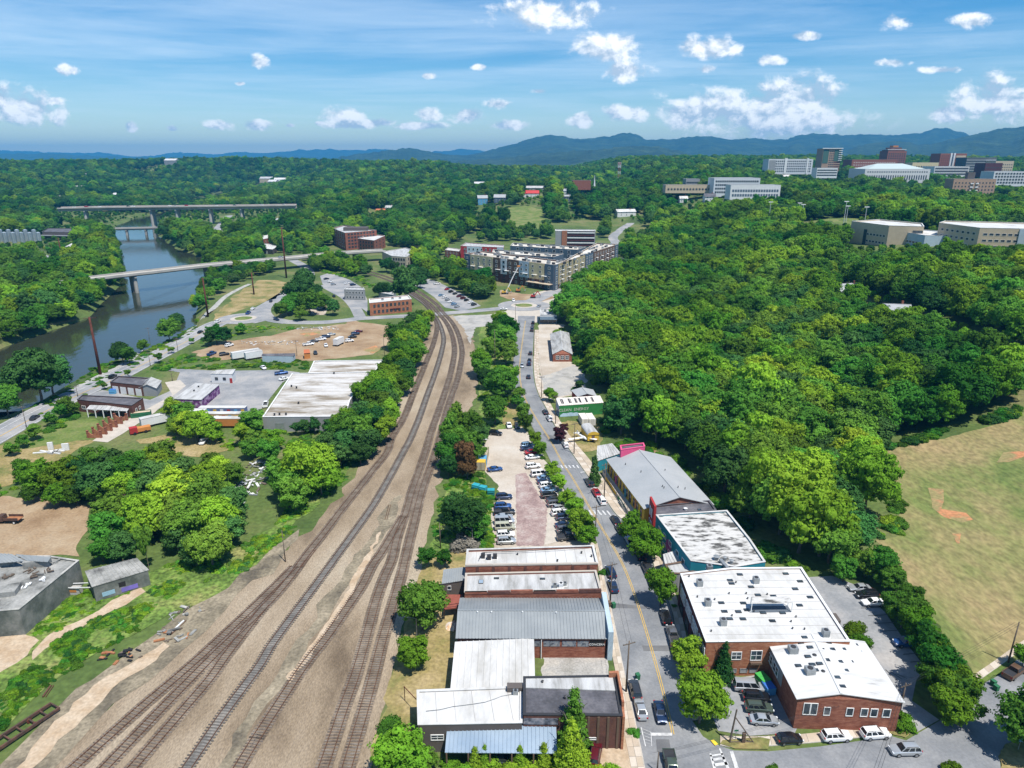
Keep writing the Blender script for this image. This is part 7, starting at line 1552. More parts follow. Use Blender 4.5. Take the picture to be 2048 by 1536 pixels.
def instancer(name, pts, sources):
    """points with scale, turn and kind; a geometry node tree puts a crown on each"""
    me = bpy.data.meshes.new(name); n = len(pts); me.vertices.add(n)
    me.vertices.foreach_set('co', np.array([(p[0], p[1], p[2]) for p in pts], dtype=np.float32).ravel())
    for an, ty, vals in (('sc', 'FLOAT_VECTOR', [v for p in pts for v in p[3]]), ('rz', 'FLOAT', [p[4] for p in pts]), ('ix', 'INT', [p[5] for p in pts])):
        at_ = me.attributes.new(an, ty, 'POINT'); at_.data.foreach_set('vector' if ty == 'FLOAT_VECTOR' else 'value', vals)
    o = link(name, me); tag(o, kind='stuff')
    src = bpy.data.collections.new(name + '_sources')
    for s_ in sources: src.objects.link(s_)
    ng = bpy.data.node_groups.new(name, 'GeometryNodeTree'); ng.interface.new_socket('Geometry', in_out='INPUT', socket_type='NodeSocketGeometry'); ng.interface.new_socket('Geometry', in_out='OUTPUT', socket_type='NodeSocketGeometry')
    N = ng.nodes.new; L = ng.links.new
    gi, go = N('NodeGroupInput'), N('NodeGroupOutput'); ip = N('GeometryNodeInstanceOnPoints'); ci = N('GeometryNodeCollectionInfo')
    ci.inputs['Collection'].default_value = src; ci.inputs['Separate Children'].default_value = True; ci.inputs['Reset Children'].default_value = True
    def na(nm, ty): q = N('GeometryNodeInputNamedAttribute'); q.data_type = ty; q.inputs[0].default_value = nm; return [s for s in q.outputs if s.enabled and s.name == 'Attribute'][0]
    cx = N('ShaderNodeCombineXYZ'); L(na('rz', 'FLOAT'), cx.inputs[2])
    L(gi.outputs[0], ip.inputs['Points']); L(ci.outputs[0], ip.inputs['Instance']); ip.inputs['Pick Instance'].default_value = True
    L(na('ix', 'INT'), ip.inputs['Instance Index']); L(cx.outputs[0], ip.inputs['Rotation']); L(na('sc', 'FLOAT_VECTOR'), ip.inputs['Scale'])
    L(ip.outputs[0], go.inputs[0])
    md = o.modifiers.new('instances', 'NODES'); md.node_group = ng
    return o
def sources_of(m, names, kinds):
    """crowns already standing in the scene that carry material m"""
    out = []; seen = set()
    for o in bpy.data.objects:
        if o.type == 'MESH' and o.data in [PROTO[k][0][0] for k in kinds] and o.data.name not in seen and (o.material_slots[0].material == m):
            seen.add(o.data.name); out.append(o)
    return out
for ki, m in ((0, leaf), (1, leaf_y), (2, leaf_d)):
    src = sources_of(m, None, [('L', i) for i in range(4)])
    pts = [(c[0], c[1], c[2] - 0.4 * c[3], (c[3], c[3], c[3] * (0.9 + 0.3 * c[4])), c[4] * 40, int(c[4] * 9973) % len(src)) for c in forest[ki]]
    instancer(['woodland', 'bright_woodland', 'dark_woodland'][ki], pts, src)
# ------------------------------------------------------------------ undergrowth
bush_src = []
for ki, m in ((0, leaf), (1, leaf_y), (2, leaf_d)):
    bush_src.append(sources_of(m, None, [('B', i) for i in range(3)]))
UG = {0: [], 1: [], 2: []}
def cover(px, dens, smin, smax, w=(0.6, 0.3, 0.1), flat=0.7, world=None):
    P = world or gpoly(px); x0, y0, x1, y1 = bbox(P); n = int((x1 - x0) * (y1 - y0) * dens)
    for _ in range(n):
        p = (rs.uniform(x0, x1), rs.uniform(y0, y1))
        if not inside(p, P): continue
        k = mnoise.noise(Vector((p[0] / 7, p[1] / 7, 3.3)))
        if k < -0.22: continue
        s_ = rs.uniform(smin, smax) * (0.8 + 0.8 * k); r_ = rs.random(); ki = 0 if r_ < w[0] else 1 if r_ < w[0] + w[1] else 2
        UG[ki].append((p[0], p[1], H(*p) - 0.12, (s_, s_, s_ * flat), rs.uniform(0, 6.28), rs.randrange(len(bush_src[ki]))))
cover([(0, 1465), (55, 1402), (105, 1364), (175, 1318), (260, 1270), (317, 1240), (425, 1190), (512, 1125), (600, 1040), (680, 960), (735, 880), (700, 870), (620, 980), (540, 1060), (440, 1110), (330, 1130), (300, 1180), (230, 1215), (150, 1262), (90, 1300), (0, 1400)], 2.4, 0.22, 0.75, (0.45, 0.45, 0.10), 1.0)
cover([(70, 1250), (120, 1200), (180, 1180), (290, 1150), (280, 1180), (210, 1215), (120, 1262), (75, 1275)], 1.6, 0.2, 0.7, (0.4, 0.57, 0.03), 0.7)
cover([(540, 1050), (640, 960), (700, 880), (740, 870), (690, 960), (610, 1045), (560, 1090)], 0.5, 0.2, 0.8, (0.6, 0.3, 0.1), 0.6)
cover([(890, 965), (960, 945), (985, 985), (980, 1060), (985, 1095), (940, 1095), (880, 1090), (866, 1060), (878, 1000)], 1.2, 0.2, 0.7, (0.45, 0.5, 0.05), 0.9)
cover([(958, 700), (1022, 660), (1020, 790), (1000, 850), (965, 860)], 0.25, 0.3, 0.9, (0.5, 0.4, 0.1), 0.6)
cover([(-40, 975), (60, 975), (190, 985), (180, 1003), (60, 996), (-40, 992)], 0.5, 0.5, 1.2, (0.7, 0.2, 0.1), 0.8)
cover([(290, 745), (340, 715), (420, 708), (440, 722), (500, 718), (620, 724), (620, 738), (480, 735), (380, 738)], 0.25, 0.4, 1.3, (0.5, 0.4, 0.1), 0.7)
cover([(20, 905), (80, 868), (150, 825), (160, 835), (100, 872), (40, 905)], 0.5, 0.4, 1.1, (0.7, 0.2, 0.1), 0.9)
cover([(90, 838), (180, 785), (280, 728), (390, 662), (400, 640), (370, 640), (270, 705), (150, 765), (60, 815)], 0.12, 0.4, 1.2, (0.5, 0.45, 0.05), 0.6)
cover([(500, 840), (600, 850), (690, 870), (640, 900), (560, 890), (480, 880)], 0.25, 0.4, 1.2, (0.6, 0.3, 0.1), 0.7)
cover([(260, 860), (340, 880), (420, 868), (500, 890), (470, 905), (380, 870), (300, 872)], 0.4, 0.3, 0.9, (0.4, 0.6, 0.0), 0.6)
cover([(420, 655), (520, 650), (600, 652), (590, 660), (500, 666), (400, 690)], 0.15, 0.4, 1.0, (0.6, 0.3, 0.1), 0.6)
cover([(625, 525), (700, 545), (760, 570), (740, 575), (690, 555), (630, 540)], 0.1, 0.6, 1.6, (0.6, 0.3, 0.1), 0.7)
cover([(1090, 780), (1115, 785), (1120, 800), (1100, 805)], 0.3, 0.3, 0.7)
cover([(1445, 1350), (1520, 1345), (1518, 1352), (1450, 1360)], 1.2, 0.2, 0.4, (0.2, 0.8, 0), 0.6)
cover([(1190, 1480), (1232, 1478), (1230, 1492), (1195, 1494)], 1.5, 0.2, 0.45, (0.2, 0.8, 0), 0.7)
cover([(1755, 905), (1850, 880), (1990, 846), (2050, 820), (2050, 810), (1980, 838), (1840, 872), (1745, 898)], 0.3, 0.8, 1.8, (0.6, 0.2, 0.2), 0.9)
cover([(1745, 1075), (1800, 1066), (1797, 1000), (1770, 930), (1752, 905), (1740, 910), (1770, 1000), (1775, 1050), (1735, 1065)], 0.4, 0.7, 1.6, (0.6, 0.3, 0.1), 0.9)
cover([(1215, 830), (1225, 884), (1300, 890), (1445, 998), (1545, 1106), (1620, 1130), (1620, 1142), (1540, 1122), (1430, 1010), (1300, 905), (1212, 892), (1200, 850)], 0.3, 0.8, 1.8, (0.6, 0.3, 0.1), 1.0)
cover([(1120, 655), (1152, 690), (1175, 722), (1200, 765), (1190, 770), (1160, 735), (1140, 705), (1112, 668)], 0.3, 0.8, 1.6, (0.6, 0.3, 0.1), 1.0)
for ki in UG:
    if UG[ki]: instancer(['undergrowth', 'bright_undergrowth', 'dark_undergrowth'][ki], UG[ki], bush_src[ki])
# ------------------------------------------------------------------ vehicles
def paint(name, c, rough=0.28, metal=0.35):
    m = bpy.data.materials.new(name); m.use_nodes = True; b = m.node_tree.nodes['Principled BSDF']
    nt = m.node_tree; g = nt.nodes.new('ShaderNodeTexCoord'); n = nt.nodes.new('ShaderNodeTexNoise'); nt.links.new(g.outputs['Object'], n.inputs['Vector']); n.inputs['Scale'].default_value = 3
    mr = nt.nodes.new('ShaderNodeMapRange'); nt.links.new(n.outputs[0], mr.inputs[0]); mr.inputs[3].default_value = rough - 0.05; mr.inputs[4].default_value = rough + 0.12
    nt.links.new(mr.outputs[0], b.inputs['Roughness'])
    b.inputs['Base Color'].default_value = rgb(c); b.inputs['Metallic'].default_value = metal; b.inputs['Coat Weight'].default_value = 0.5
    return m
PAINT = {'white': paint('white_car_paint', (0.74, 0.74, 0.73), 0.3, 0.0), 'silver': paint('silver_car_paint', (0.46, 0.48, 0.49), 0.3, 0.5), 'light blue': paint('light_blue_car_paint', (0.20, 0.33, 0.47), 0.3, 0.3), 'grey': paint('grey_car_paint', (0.13, 0.135, 0.145)), 'dark grey': paint('dark_grey_car_paint', (0.045, 0.048, 0.054)),
         'black': paint('black_car_paint', (0.012, 0.012, 0.014)), 'navy': paint('navy_car_paint', (0.016, 0.035, 0.085)), 'blue': paint('blue_car_paint', (0.02, 0.075, 0.23)), 'red': paint('red_car_paint', (0.42, 0.018, 0.025)), 'maroon': paint('maroon_car_paint', (0.12, 0.012, 0.02)),
         'green': paint('green_car_paint', (0.075, 0.10, 0.075)), 'beige': paint('beige_car_paint', (0.36, 0.36, 0.27), 0.4, 0.0), 'brown': paint('brown_car_paint', (0.10, 0.055, 0.03), 0.5, 0.1), 'yellow': paint('yellow_car_paint', (0.6, 0.4, 0.03), 0.4, 0)}
car_glass = mat('car_glass', [(0.012, 0.015, 0.018)], rough=0.06, spec=0.8)
tyre_m = mat('tyre', [(0.016, 0.016, 0.017)], rough=0.85); rim_m = mat('rim', [(0.40, 0.41, 0.42)], rough=0.35, metal=0.8)
lamp_m = mat('headlight', [(0.70, 0.72, 0.74)], rough=0.15); tail_m = mat('taillight', [(0.35, 0.012, 0.012)], rough=0.25)
SPEC = {  # length, width, body stations (x, half-width factor, top z), cabin (bottom rear x, bottom front x, top rear x, top front x, belt z, roof z), wheel x
 'sedan': (4.75, 1.84, [(-2.37, .80, .74), (-2.28, .92, .92), (-1.6, 1, 1.0), (0.2, 1, .96), (1.0, 1, .93), (1.9, .96, .82), (2.28, .86, .68), (2.37, .74, .56)], (-1.75, 1.05, -1.05, 0.25, .93, 1.44), 1.42),
 'SUV': (4.7, 1.9, [(-2.35, .86, .9), (-2.28, .95, 1.08), (-1.6, 1, 1.12), (0.2, 1, 1.1), (1.05, 1, 1.07), (1.9, .97, .98), (2.27, .88, .82), (2.35, .78, .66)], (-2.2, 1.1, -1.92, 0.35, 1.07, 1.70), 1.40),
 'hatchback': (4.2, 1.78, [(-2.1, .84, .8), (-2.02, .94, .98), (-1.4, 1, 1.02), (0.3, 1, .98), (1.0, 1, .94), (1.7, .96, .82), (2.02, .86, .68), (2.1, .76, .56)], (-1.95, 1.1, -1.6, 0.3, .95, 1.5), 1.28),
 'pickup': (5.7, 1.98, [(-2.85, .92, .95), (-2.8, .98, 1.05), (-0.7, 1, 1.06), (0.3, 1, 1.12), (1.3, 1, 1.12), (2.3, .98, 1.06), (2.75, .92, .94), (2.85, .82, .75)], (-0.75, 1.5, -0.55, 0.85, 1.10, 1.86), 1.75),
 'van': (5.3, 2.0, [(-2.65, .92, 1.0), (-2.6, .98, 1.15), (-1.6, 1, 1.18), (0.8, 1, 1.16), (1.5, 1, 1.12), (2.2, .97, 1.0), (2.58, .88, .86), (2.65, .8, .7)], (-2.58, 1.75, -2.5, 0.95, 1.12, 2.05), 1.55)}
CARP = {}
def car_parts(kind):
    if kind in CARP: return CARP[kind]
    L, W, st, cab, wx = SPEC[kind]; w = W / 2; mb = MB(); n = 10; vs = []
    for x, f, zt in st:
        a = w * f; zb = 0.24 + (0.1 if abs(x) > L * 0.44 else 0)
        vs += [(x, -a * .86, zb), (x, -a * .98, zb + .18), (x, -a, zb + .36), (x, -a * .97, zt - .13), (x, -a * .84, zt), (x, a * .84, zt), (x, a * .97, zt - .13), (x, a, zb + .36), (x, a * .98, zb + .18), (x, a * .86, zb)]
    fs = [(i * n + j, (i + 1) * n + j, (i + 1) * n + (j + 1) % n, i * n + (j + 1) % n) for i in range(len(st) - 1) for j in range(n)] + [tuple(range(n)), tuple((len(st) - 1) * n + j for j in range(n - 1, -1, -1))]
    mb.add(vs, fs)
    xr, xf, tr, tf, zb, zt = cab; wb, wt = w * .89, w * .70
    B = [(xr, -wb, zb), (xf, -wb, zb), (xf, wb, zb), (xr, wb, zb)]; Tp = [(tr, -wt, zt - .05), (tf, -wt, zt - .05), (tf, wt, zt - .05), (tr, wt, zt - .05)]
    T2 = [(tr + .12, -wt * .84, zt), (tf - .14, -wt * .84, zt), (tf - .14, wt * .84, zt), (tr + .12, wt * .84, zt)]
    mb.add(B + Tp + T2, [(0, 1, 5, 4), (1, 2, 6, 5), (2, 3, 7, 6), (3, 0, 4, 7), (4, 5, 9, 8), (5, 6, 10, 9), (6, 7, 11, 10), (7, 4, 8, 11), (8, 9, 10, 11)])
    if kind == 'pickup':
        for y in (-1, 1): mb.box((-1.78, y * w * .92, 1.15), (2.1, .12, .2))
        mb.box((-2.78, 0, 1.1), (.12, W * .9, .3))
    body = mb.mesh(kind + '_body', PAINT['white'], smooth=False)
    bm = bmesh.new(); bm.from_mesh(body); bmesh.ops.recalc_face_normals(bm, faces=bm.faces)
    for f in bm.faces: f.smooth = True
    for e in bm.edges:
        if len(e.link_faces) == 2 and e.calc_face_angle(0) > 0.6: e.smooth = False
    bm.to_mesh(body); bm.free()
    def pane(q, grow):
        q = [Vector(p) for p in q]; c = sum(q, Vector()) / 4; nrm = (q[1] - q[0]).cross(q[3] - q[0]).normalized()
        if nrm.dot(c - Vector(((xr + xf) / 2, 0, (zb + zt) / 2))) < 0: nrm = -nrm
        return MB().add([c + (p - c) * grow + nrm * .015 for p in q], [(0, 1, 2, 3)])
    parts = [('body', body, None, (0, 0, 0))]
    parts.append(('windshield', pane([B[1], B[2], Tp[2], Tp[1]], .9).mesh('windshield', car_glass), None, (0, 0, 0)))
    parts.append(('rear_window', pane([B[3], B[0], Tp[0], Tp[3]], .86).mesh('rear_window', car_glass), None, (0, 0, 0)))
    for s in (0, 1):
        q = [B[0], B[1], Tp[1], Tp[0]] if s == 0 else [B[2], B[3], Tp[3], Tp[2]]; q = [Vector(p) for p in q]; k = 3 if kind in ('SUV', 'van') else 2; wm = MB()
        for i in range(k):
            a0, a1 = (i + .04) / k, (i + .96) / k; sub = [q[0].lerp(q[1], a0), q[0].lerp(q[1], a1), q[3].lerp(q[2], a1), q[3].lerp(q[2], a0)]; p_ = pane(sub, .9); wm.add(p_.v, p_.f)
        parts.append(('side_windows', wm.mesh('side_windows', car_glass), None, (0, 0, 0)))
    R_ = .33 if kind in ('sedan', 'hatchback') else .38
    wh = MB().tube((0, -.11, 0), (0, .11, 0), R_, n=16).mesh('wheel', tyre_m); rim = MB().tube((0, -.125, 0), (0, .125, 0), R_ * .62, n=10).mesh('rim', rim_m)
    for x in (-wx, wx):
        for y in (-1, 1): parts.append(('wheel', wh, ('rim', rim), (x, y * (w - .1), R_)))
    x1 = st[-1][0]
    for y in (-1, 1):
        parts.append(('headlight', MB().box((x1 - .16, y * w * .66, st[-2][2] - .06), (.3, .36, .16)).mesh('headlight', lamp_m), None, (0, 0, 0)))
        parts.append(('taillight', MB().box((-x1 + .06, y * w * .74, st[1][2] - .12), (.16, .28, .22)).mesh('taillight', tail_m), None, (0, 0, 0)))
    if kind == 'pickup': parts.append(('cargo_bed', MB().box((-1.78, 0, 1.075), (1.95, W * .82, .05)).mesh('cargo_bed', frame_d), None, (0, 0, 0)))
    if kind == 'SUV':
        for y in (-1, 1): parts.append(('roof_rail', MB().box((-.75, y * w * .62, zt + .03), (1.9, .05, .06)).mesh('roof_rail', frame_d), None, (0, 0, 0)))
    CARP[kind] = parts; return parts
NUM = ['first', 'second', 'third', 'fourth', 'fifth', 'sixth', 'seventh', 'eighth', 'ninth', 'tenth', 'eleventh', 'twelfth', 'thirteenth', 'fourteenth', 'fifteenth', 'sixteenth', 'seventeenth', 'eighteenth']
def car(kind, col, px, py, head, label, group=None, simple=False, z=None, k=1.0):
    """head: pixel direction in which the car points"""
    g = at(px, py); zz = g.z + 0.13 if z is None else z
    if z is not None: g = plane_at(px, py, z)
    q = (at(px + head[0], py + head[1]) if z is None else plane_at(px + head[0], py + head[1], z)) - g
    t = bpy.data.objects.new({'SUV': 'parked_suv', 'van': 'parked_van', 'pickup': 'pickup_truck'}.get(kind, 'parked_car'), None); C.objects.link(t); t.empty_display_size = .5
    t.location = (g.x, g.y, zz); t.rotation_euler = (0, 0, math.atan2(q.y, q.x)); t.scale = (k, k, k); tag(t, label, {'SUV': 'car', 'van': 'van', 'pickup': 'pickup'}.get(kind, 'car'), group)
    for (n, me, sub, loc) in car_parts(kind):
        if simple and n in ('headlight', 'taillight', 'roof_rail'): continue
        o = bpy.data.objects.new(n, me); C.objects.link(o); o.parent = t; o.location = loc
        if n == 'body': o.material_slots[0].link = 'OBJECT'; o.material_slots[0].material = PAINT[col]
        if sub and not simple: s_ = bpy.data.objects.new(sub[0], sub[1]); C.objects.link(s_); s_.parent = o
    return t
def row(lst, head, place, group, simple=False):
    for i, e in enumerate(lst):
        kind, col, x, y = e[:4]; car(kind, col, x, y, e[4] if len(e) > 4 else head, f"{col} {kind}, {NUM[i]} {place}", group, simple)
row([('SUV', 'light blue', 1056, 894), ('sedan', 'navy', 1055, 900), ('sedan', 'red', 1064, 908), ('sedan', 'white', 1065, 918), ('SUV', 'white', 1066, 936), ('van', 'white', 1079, 952), ('sedan', 'light blue', 1089, 960), ('sedan', 'navy', 1090, 967), ('SUV', 'white', 1094, 975), ('sedan', 'light blue', 1097, 984), ('SUV', 'black', 1098, 995), ('sedan', 'dark grey', 1109, 1003), ('SUV', 'grey', 1111, 1012), ('hatchback', 'silver', 1120, 1020), ('SUV', 'white', 1119, 1030), ('SUV', 'navy', 1129, 1039), ('sedan', 'navy', 1128, 1054), ('SUV', 'grey', 1131, 1064)], (10, -1.2), 'car in the street tree row from the painted container end', 'cars parked under the street trees')
car('pickup', 'dark grey', 1136, 1079, (10, -1), 'dark grey pickup ending the street tree row beside the brick warehouse', 'cars parked under the street trees')
row([('SUV', 'navy', 1008, 998), ('SUV', 'blue', 1006, 1017), ('pickup', 'black', 1009, 1029), ('sedan', 'silver', 1008, 1038), ('van', 'silver', 1009, 1047), ('van', 'beige', 1010, 1059), ('SUV', 'white', 1011, 1074), ('SUV', 'silver', 1013, 1087)], (10, -0.5), 'vehicle in the grass side row counted from the teal bins', 'cars parked on the grass side of the gravel lot')
car('sedan', 'blue', 990, 942, (10, -1), 'blue sedan parked at the yellow end of the painted container'); car('SUV', 'black', 991, 870, (10, 1), 'black SUV at the top of the gravel lot under the tree clump')
car('sedan', 'white', 1018, 854, (3, 8), 'white sedan at the top edge of the gravel lot'); car('hatchback', 'dark grey', 1034, 855, (3, 8), 'dark grey hatchback at the top edge of the gravel lot')
def stdir(px, py):
    q = min(range(len(CLn) - 1), key=lambda i: abs((CLn[i][1] + CLn[i + 1][1]) / 2 - py)); return (CLn[q + 1][0] - CLn[q][0], CLn[q + 1][1] - CLn[q][1])
def street(lst):
    for kind, col, x, y, lab, *fl in lst:
        d = stdir(x, y); d = (-d[0], -d[1]) if fl and fl[0] else d; car(kind, col, x, y, d, lab, 'cars along the street')
street([('sedan', 'dark grey', 1091, 827, 'dark grey sedan parked at the curb beside the green workshop'), ('SUV', 'white', 1099, 840, 'white SUV parked behind the dark grey sedan by the green workshop'), ('SUV', 'white', 1122, 878, 'white SUV at the curb by the purple leaved tree'), ('hatchback', 'white', 1131, 893, 'white hatchback parked behind the white SUV by the purple tree'),
        ('SUV', 'dark grey', 1179, 969, 'dark grey SUV at the curb below the dark evergreen'), ('sedan', 'red', 1192, 989, 'bright red sedan at the curb by the raised terrace'), ('SUV', 'white', 1203, 1005, 'white SUV at the curb just before the zebra crossing'), ('sedan', 'black', 1231, 1045, 'black sedan at the curb just past the zebra crossing'),
        ('sedan', 'dark grey', 1241, 1064, 'dark grey sedan half under the tree at the red fronted shop'), ('sedan', 'light blue', 1258, 1086, 'light blue sedan under the tree at the teal gallery'), ('SUV', 'black', 1279, 1115, 'black SUV at the curb before the pale porch'), ('SUV', 'dark grey', 1294, 1142, 'dark grey SUV at the curb beside the low grey shop'), ('sedan', 'grey', 1304, 1166, 'grey sedan hidden behind the upright street tree'),
        ('SUV', 'navy', 1221, 1149, 'navy SUV parked against the brick warehouse sidewalk'), ('sedan', 'navy', 1226, 1177, 'navy sedan parked behind the navy SUV by the brick warehouse'), ('SUV', 'black', 1331, 1240, 'black SUV with roof rails outside the maroon clad wall'), ('pickup', 'grey', 1345, 1277, 'grey pickup parked behind the black SUV by the maroon wall'), ('sedan', 'maroon', 1352, 1308, 'dark red sedan half under the studio block street tree'),
        ('SUV', 'dark grey', 1270, 1386, 'dark grey SUV parked opposite the largest street tree'), ('sedan', 'silver', 1281, 1424, 'silver sedan parked behind the dark grey SUV near the hatched marking'), ('sedan', 'navy', 1320, 1431, 'dark blue sedan driving towards the stop line', 1), ('pickup', 'green', 1342, 1540, 'green pickup at the junction crossing', 1),
        ('SUV', 'dark grey', 1061, 709, 'dark grey SUV driving uphill past the brick gable barn'), ('sedan', 'black', 1059, 723, 'black sedan following the dark grey SUV uphill'), ('SUV', 'navy', 1058, 730, 'navy SUV close behind the black sedan'), ('hatchback', 'silver', 1044, 734, 'silver hatchback coming down the street', 1), ('sedan', 'dark grey', 1057, 756, 'dark grey sedan driving past the gravel yard'),
        ('SUV', 'black', 1066, 648, 'black SUV first in the queue at the roundabout'), ('sedan', 'grey', 1065, 655, 'grey sedan second in the queue at the roundabout'), ('pickup', 'dark grey', 1064, 662, 'dark grey pickup third in the queue at the roundabout')])
car('SUV', 'maroon', 1190, 1516, (1, -6), 'dark red SUV parked in the sandy yard by the pointed conifers'); car('sedan', 'dark grey', 1005, 1526, (8, 0.5), 'dark car parked inside the blue roofed carport')
row([('van', 'silver', 1497, 1380), ('SUV', 'black', 1512, 1400), ('SUV', 'green', 1517, 1422), ('sedan', 'silver', 1527, 1446)], (10, 0.6), 'vehicle in the small car park from the studio block wall', 'cars in the small car park')
row([('sedan', 'silver', 1718, 1181), ('SUV', 'black', 1733, 1195), ('sedan', 'white', 1745, 1210)], (-10, 0.2), 'car in the asphalt car park from the wood end', 'cars in the asphalt car park')
car('SUV', 'blue', 1811, 1291, (-10, 0.2), 'blue SUV alone at the hedge side of the asphalt car park')
car('hatchback', 'black', 1578, 1484, (10, -0.6), 'black hatchback parked on the side street at the studio corner'); car('SUV', 'white', 1671, 1479, (10, -0.6), 'white SUV parked on the side street below the brick gable'); car('SUV', 'white', 1749, 1474, (10, -0.8), 'white crossover parked at the side street end of the brick gable'); car('SUV', 'silver', 1808, 1507, (-10, 0.2), 'silver SUV driving along the side street')
car('pickup', 'brown', 2027, 1350, (10, -7), 'old brown pickup with a wooden bed parked by the field sidewalk')
for e in [('SUV', 'black', 226, 756, (9, -5), 'black SUV driving on the riverside road by the brick garage'), ('sedan', 'black', 401, 666, (9, -5), 'black sedan on the riverside road near the small roundabout'), ('sedan', 'dark grey', 70, 838, (9, -6), 'dark grey sedan on the riverside road by the lawn'), ('SUV', 'white', 436, 645, (9, -4), 'white SUV entering the small roundabout'), ('pickup', 'blue', 497, 628, (6, -4), 'blue pickup leaving the small roundabout'), ('sedan', 'white', 506, 619, (6, -4), 'white sedan beyond the small roundabout'),
          ('sedan', 'white', 407, 886, (6, -8), 'white sedan abandoned in the grassy clearing'), ('pickup', 'white', 617, 691, (8, -1), 'white pickup first in the dirt lot row'), ('sedan', 'dark grey', 628, 685, (8, -1), 'dark grey sedan in the dirt lot row'), ('pickup', 'white', 642, 681, (8, -1), 'white pickup in the middle of the dirt lot row'), ('SUV', 'navy', 652, 676, (8, -1), 'navy SUV in the dirt lot row'), ('sedan', 'silver', 663, 671, (8, -1), 'silver sedan at the clay heap end of the dirt lot row'),
          ('SUV', 'white', 699, 684, (8, -1), 'white SUV at the near end of the second dirt lot row'), ('sedan', 'black', 705, 676, (8, -1), 'black sedan in the second dirt lot row'), ('SUV', 'navy', 711, 670, (8, -1), 'navy SUV in the second dirt lot row'), ('sedan', 'maroon', 717, 665, (8, -1), 'maroon sedan at the far end of the second dirt lot row'), ('sedan', 'white', 652, 693, (2, 6), 'white sedan beside the white box trailer'), ('sedan', 'dark grey', 631, 708, (2, 6), 'dark grey sedan by the orange shed on the dirt lot'),
          ('pickup', 'blue', 424, 710, (7, -3), 'blue pickup at the hedge end of the dirt lot'), ('SUV', 'black', 449, 711, (7, -1), 'black SUV beside the blue pickup on the dirt lot'), ('sedan', 'black', 471, 714, (8, 0), 'black sedan beside the long white trailers'), ('SUV', 'white', 459, 693, (7, -2), 'white SUV beside the rubble rows on the dirt lot'), ('sedan', 'white', 527, 738, (4, 3), 'white sedan on the asphalt yard by the hedge'), ('pickup', 'blue', 563, 749, (8, -1), 'blue pickup beside the white warehouse'), ('sedan', 'white', 569, 760, (8, -2), 'white sedan beside the white warehouse'), ('pickup', 'white', 532, 812, (2, -7), 'white pickup at the corner of the white warehouse'),
          ('sedan', 'white', 85, 563, (8, -5), 'white sedan on the west bank road'), ('SUV', 'white', 1027, 603, (2, 6), 'white SUV on the far arm of the main roundabout'), ('sedan', 'white', 1008, 620, (8, 0), 'white sedan on the level crossing road'), ('sedan', 'silver', 1078, 614, (6, -4), 'silver sedan leaving the main roundabout'), ('sedan', 'navy', 1131, 600, (8, -1), 'navy sedan parked by the wood near the main roundabout'), ('SUV', 'black', 1130, 586, (6, -4), 'black SUV climbing past the apartment block'),
          ('sedan', 'black', 668, 594, (4, 4), 'black sedan on the depot road'), ('SUV', 'white', 639, 618, (3, 4), 'white SUV in the small island car park'), ('SUV', 'navy', 648, 619, (3, 4), 'navy SUV in the small island car park'), ('pickup', 'white', 874, 569, (8, -1), 'white pickup alone in the station car park'), ('sedan', 'dark grey', 542, 604, (5, -6), 'dark grey sedan in the road bend'), ('sedan', 'navy', 553, 641, (7, 2), 'navy sedan on the lower road bend')]: car(*e, simple=True)
def park(lst, head, place, group):
    for i, (col, x, y) in enumerate(lst): car(['sedan', 'SUV', 'hatchback'][i % 3], col, x, y, head, f"{col} {['sedan', 'SUV', 'hatchback'][i % 3]}, {NUM[i]} {place}", group, True)
park([('red', 894, 580), ('black', 902, 585), ('dark grey', 910, 589), ('maroon', 918, 594), ('maroon', 926, 598), ('black', 933, 602), ('white', 941, 606), ('dark grey', 948, 611)], (7, -2), 'car of the tree side row in the station car park', 'station car park, tree side row')
park([('light blue', 882, 592), ('white', 889, 596), ('silver', 895, 601), ('white', 901, 605), ('light blue', 908, 610), ('silver', 914, 615)], (7, -2), 'car of the rail side row in the station car park', 'station car park, rail side row')
park([('black', 653, 559), ('white', 661, 565), ('silver', 667, 570), ('white', 694, 568), ('navy', 706, 571), ('dark grey', 716, 598)], (7, -1), 'car in the depot car park', 'depot car park')
park([('navy', 721, 531), ('white', 727, 534), ('navy', 733, 537), ('silver', 739, 540)], (6, -2), 'car beneath the pale stone row', 'cars beneath the stone row')
for i, (col, x) in enumerate([('white', 150), ('red', 172), ('white', 205), ('black', 255), ('white', 275), ('white', 330), ('silver', 352), ('red', 378), ('white', 430), ('black', 470), ('white', 520), ('silver', 560)]):
    q = min(QV, key=lambda v: abs(1024 + F * v.x / (v.y * _p[0] + (CAMZ - v.z) * _p[1]) - x))
    t = car(['sedan', 'van', 'SUV'][i % 3], col, x, 412, (6, 0), f"{col} {['sedan', 'van', 'SUV'][i % 3]}, {NUM[i]} vehicle on the viaduct from the brewery side", 'traffic on the viaduct', True, 26.1); t.location = (q.x, q.y + (4 if i % 2 else -5), 26.1); t.rotation_euler = (0, 0, 0)
t = car('sedan', 'dark grey', 662, 508.5, (6, -0.6), 'dark grey sedan on the concrete road bridge', None, True, 9.1); t = car('SUV', 'silver', 562, 516, (6, -0.6), 'silver SUV on the concrete road bridge', None, True, 9.1)
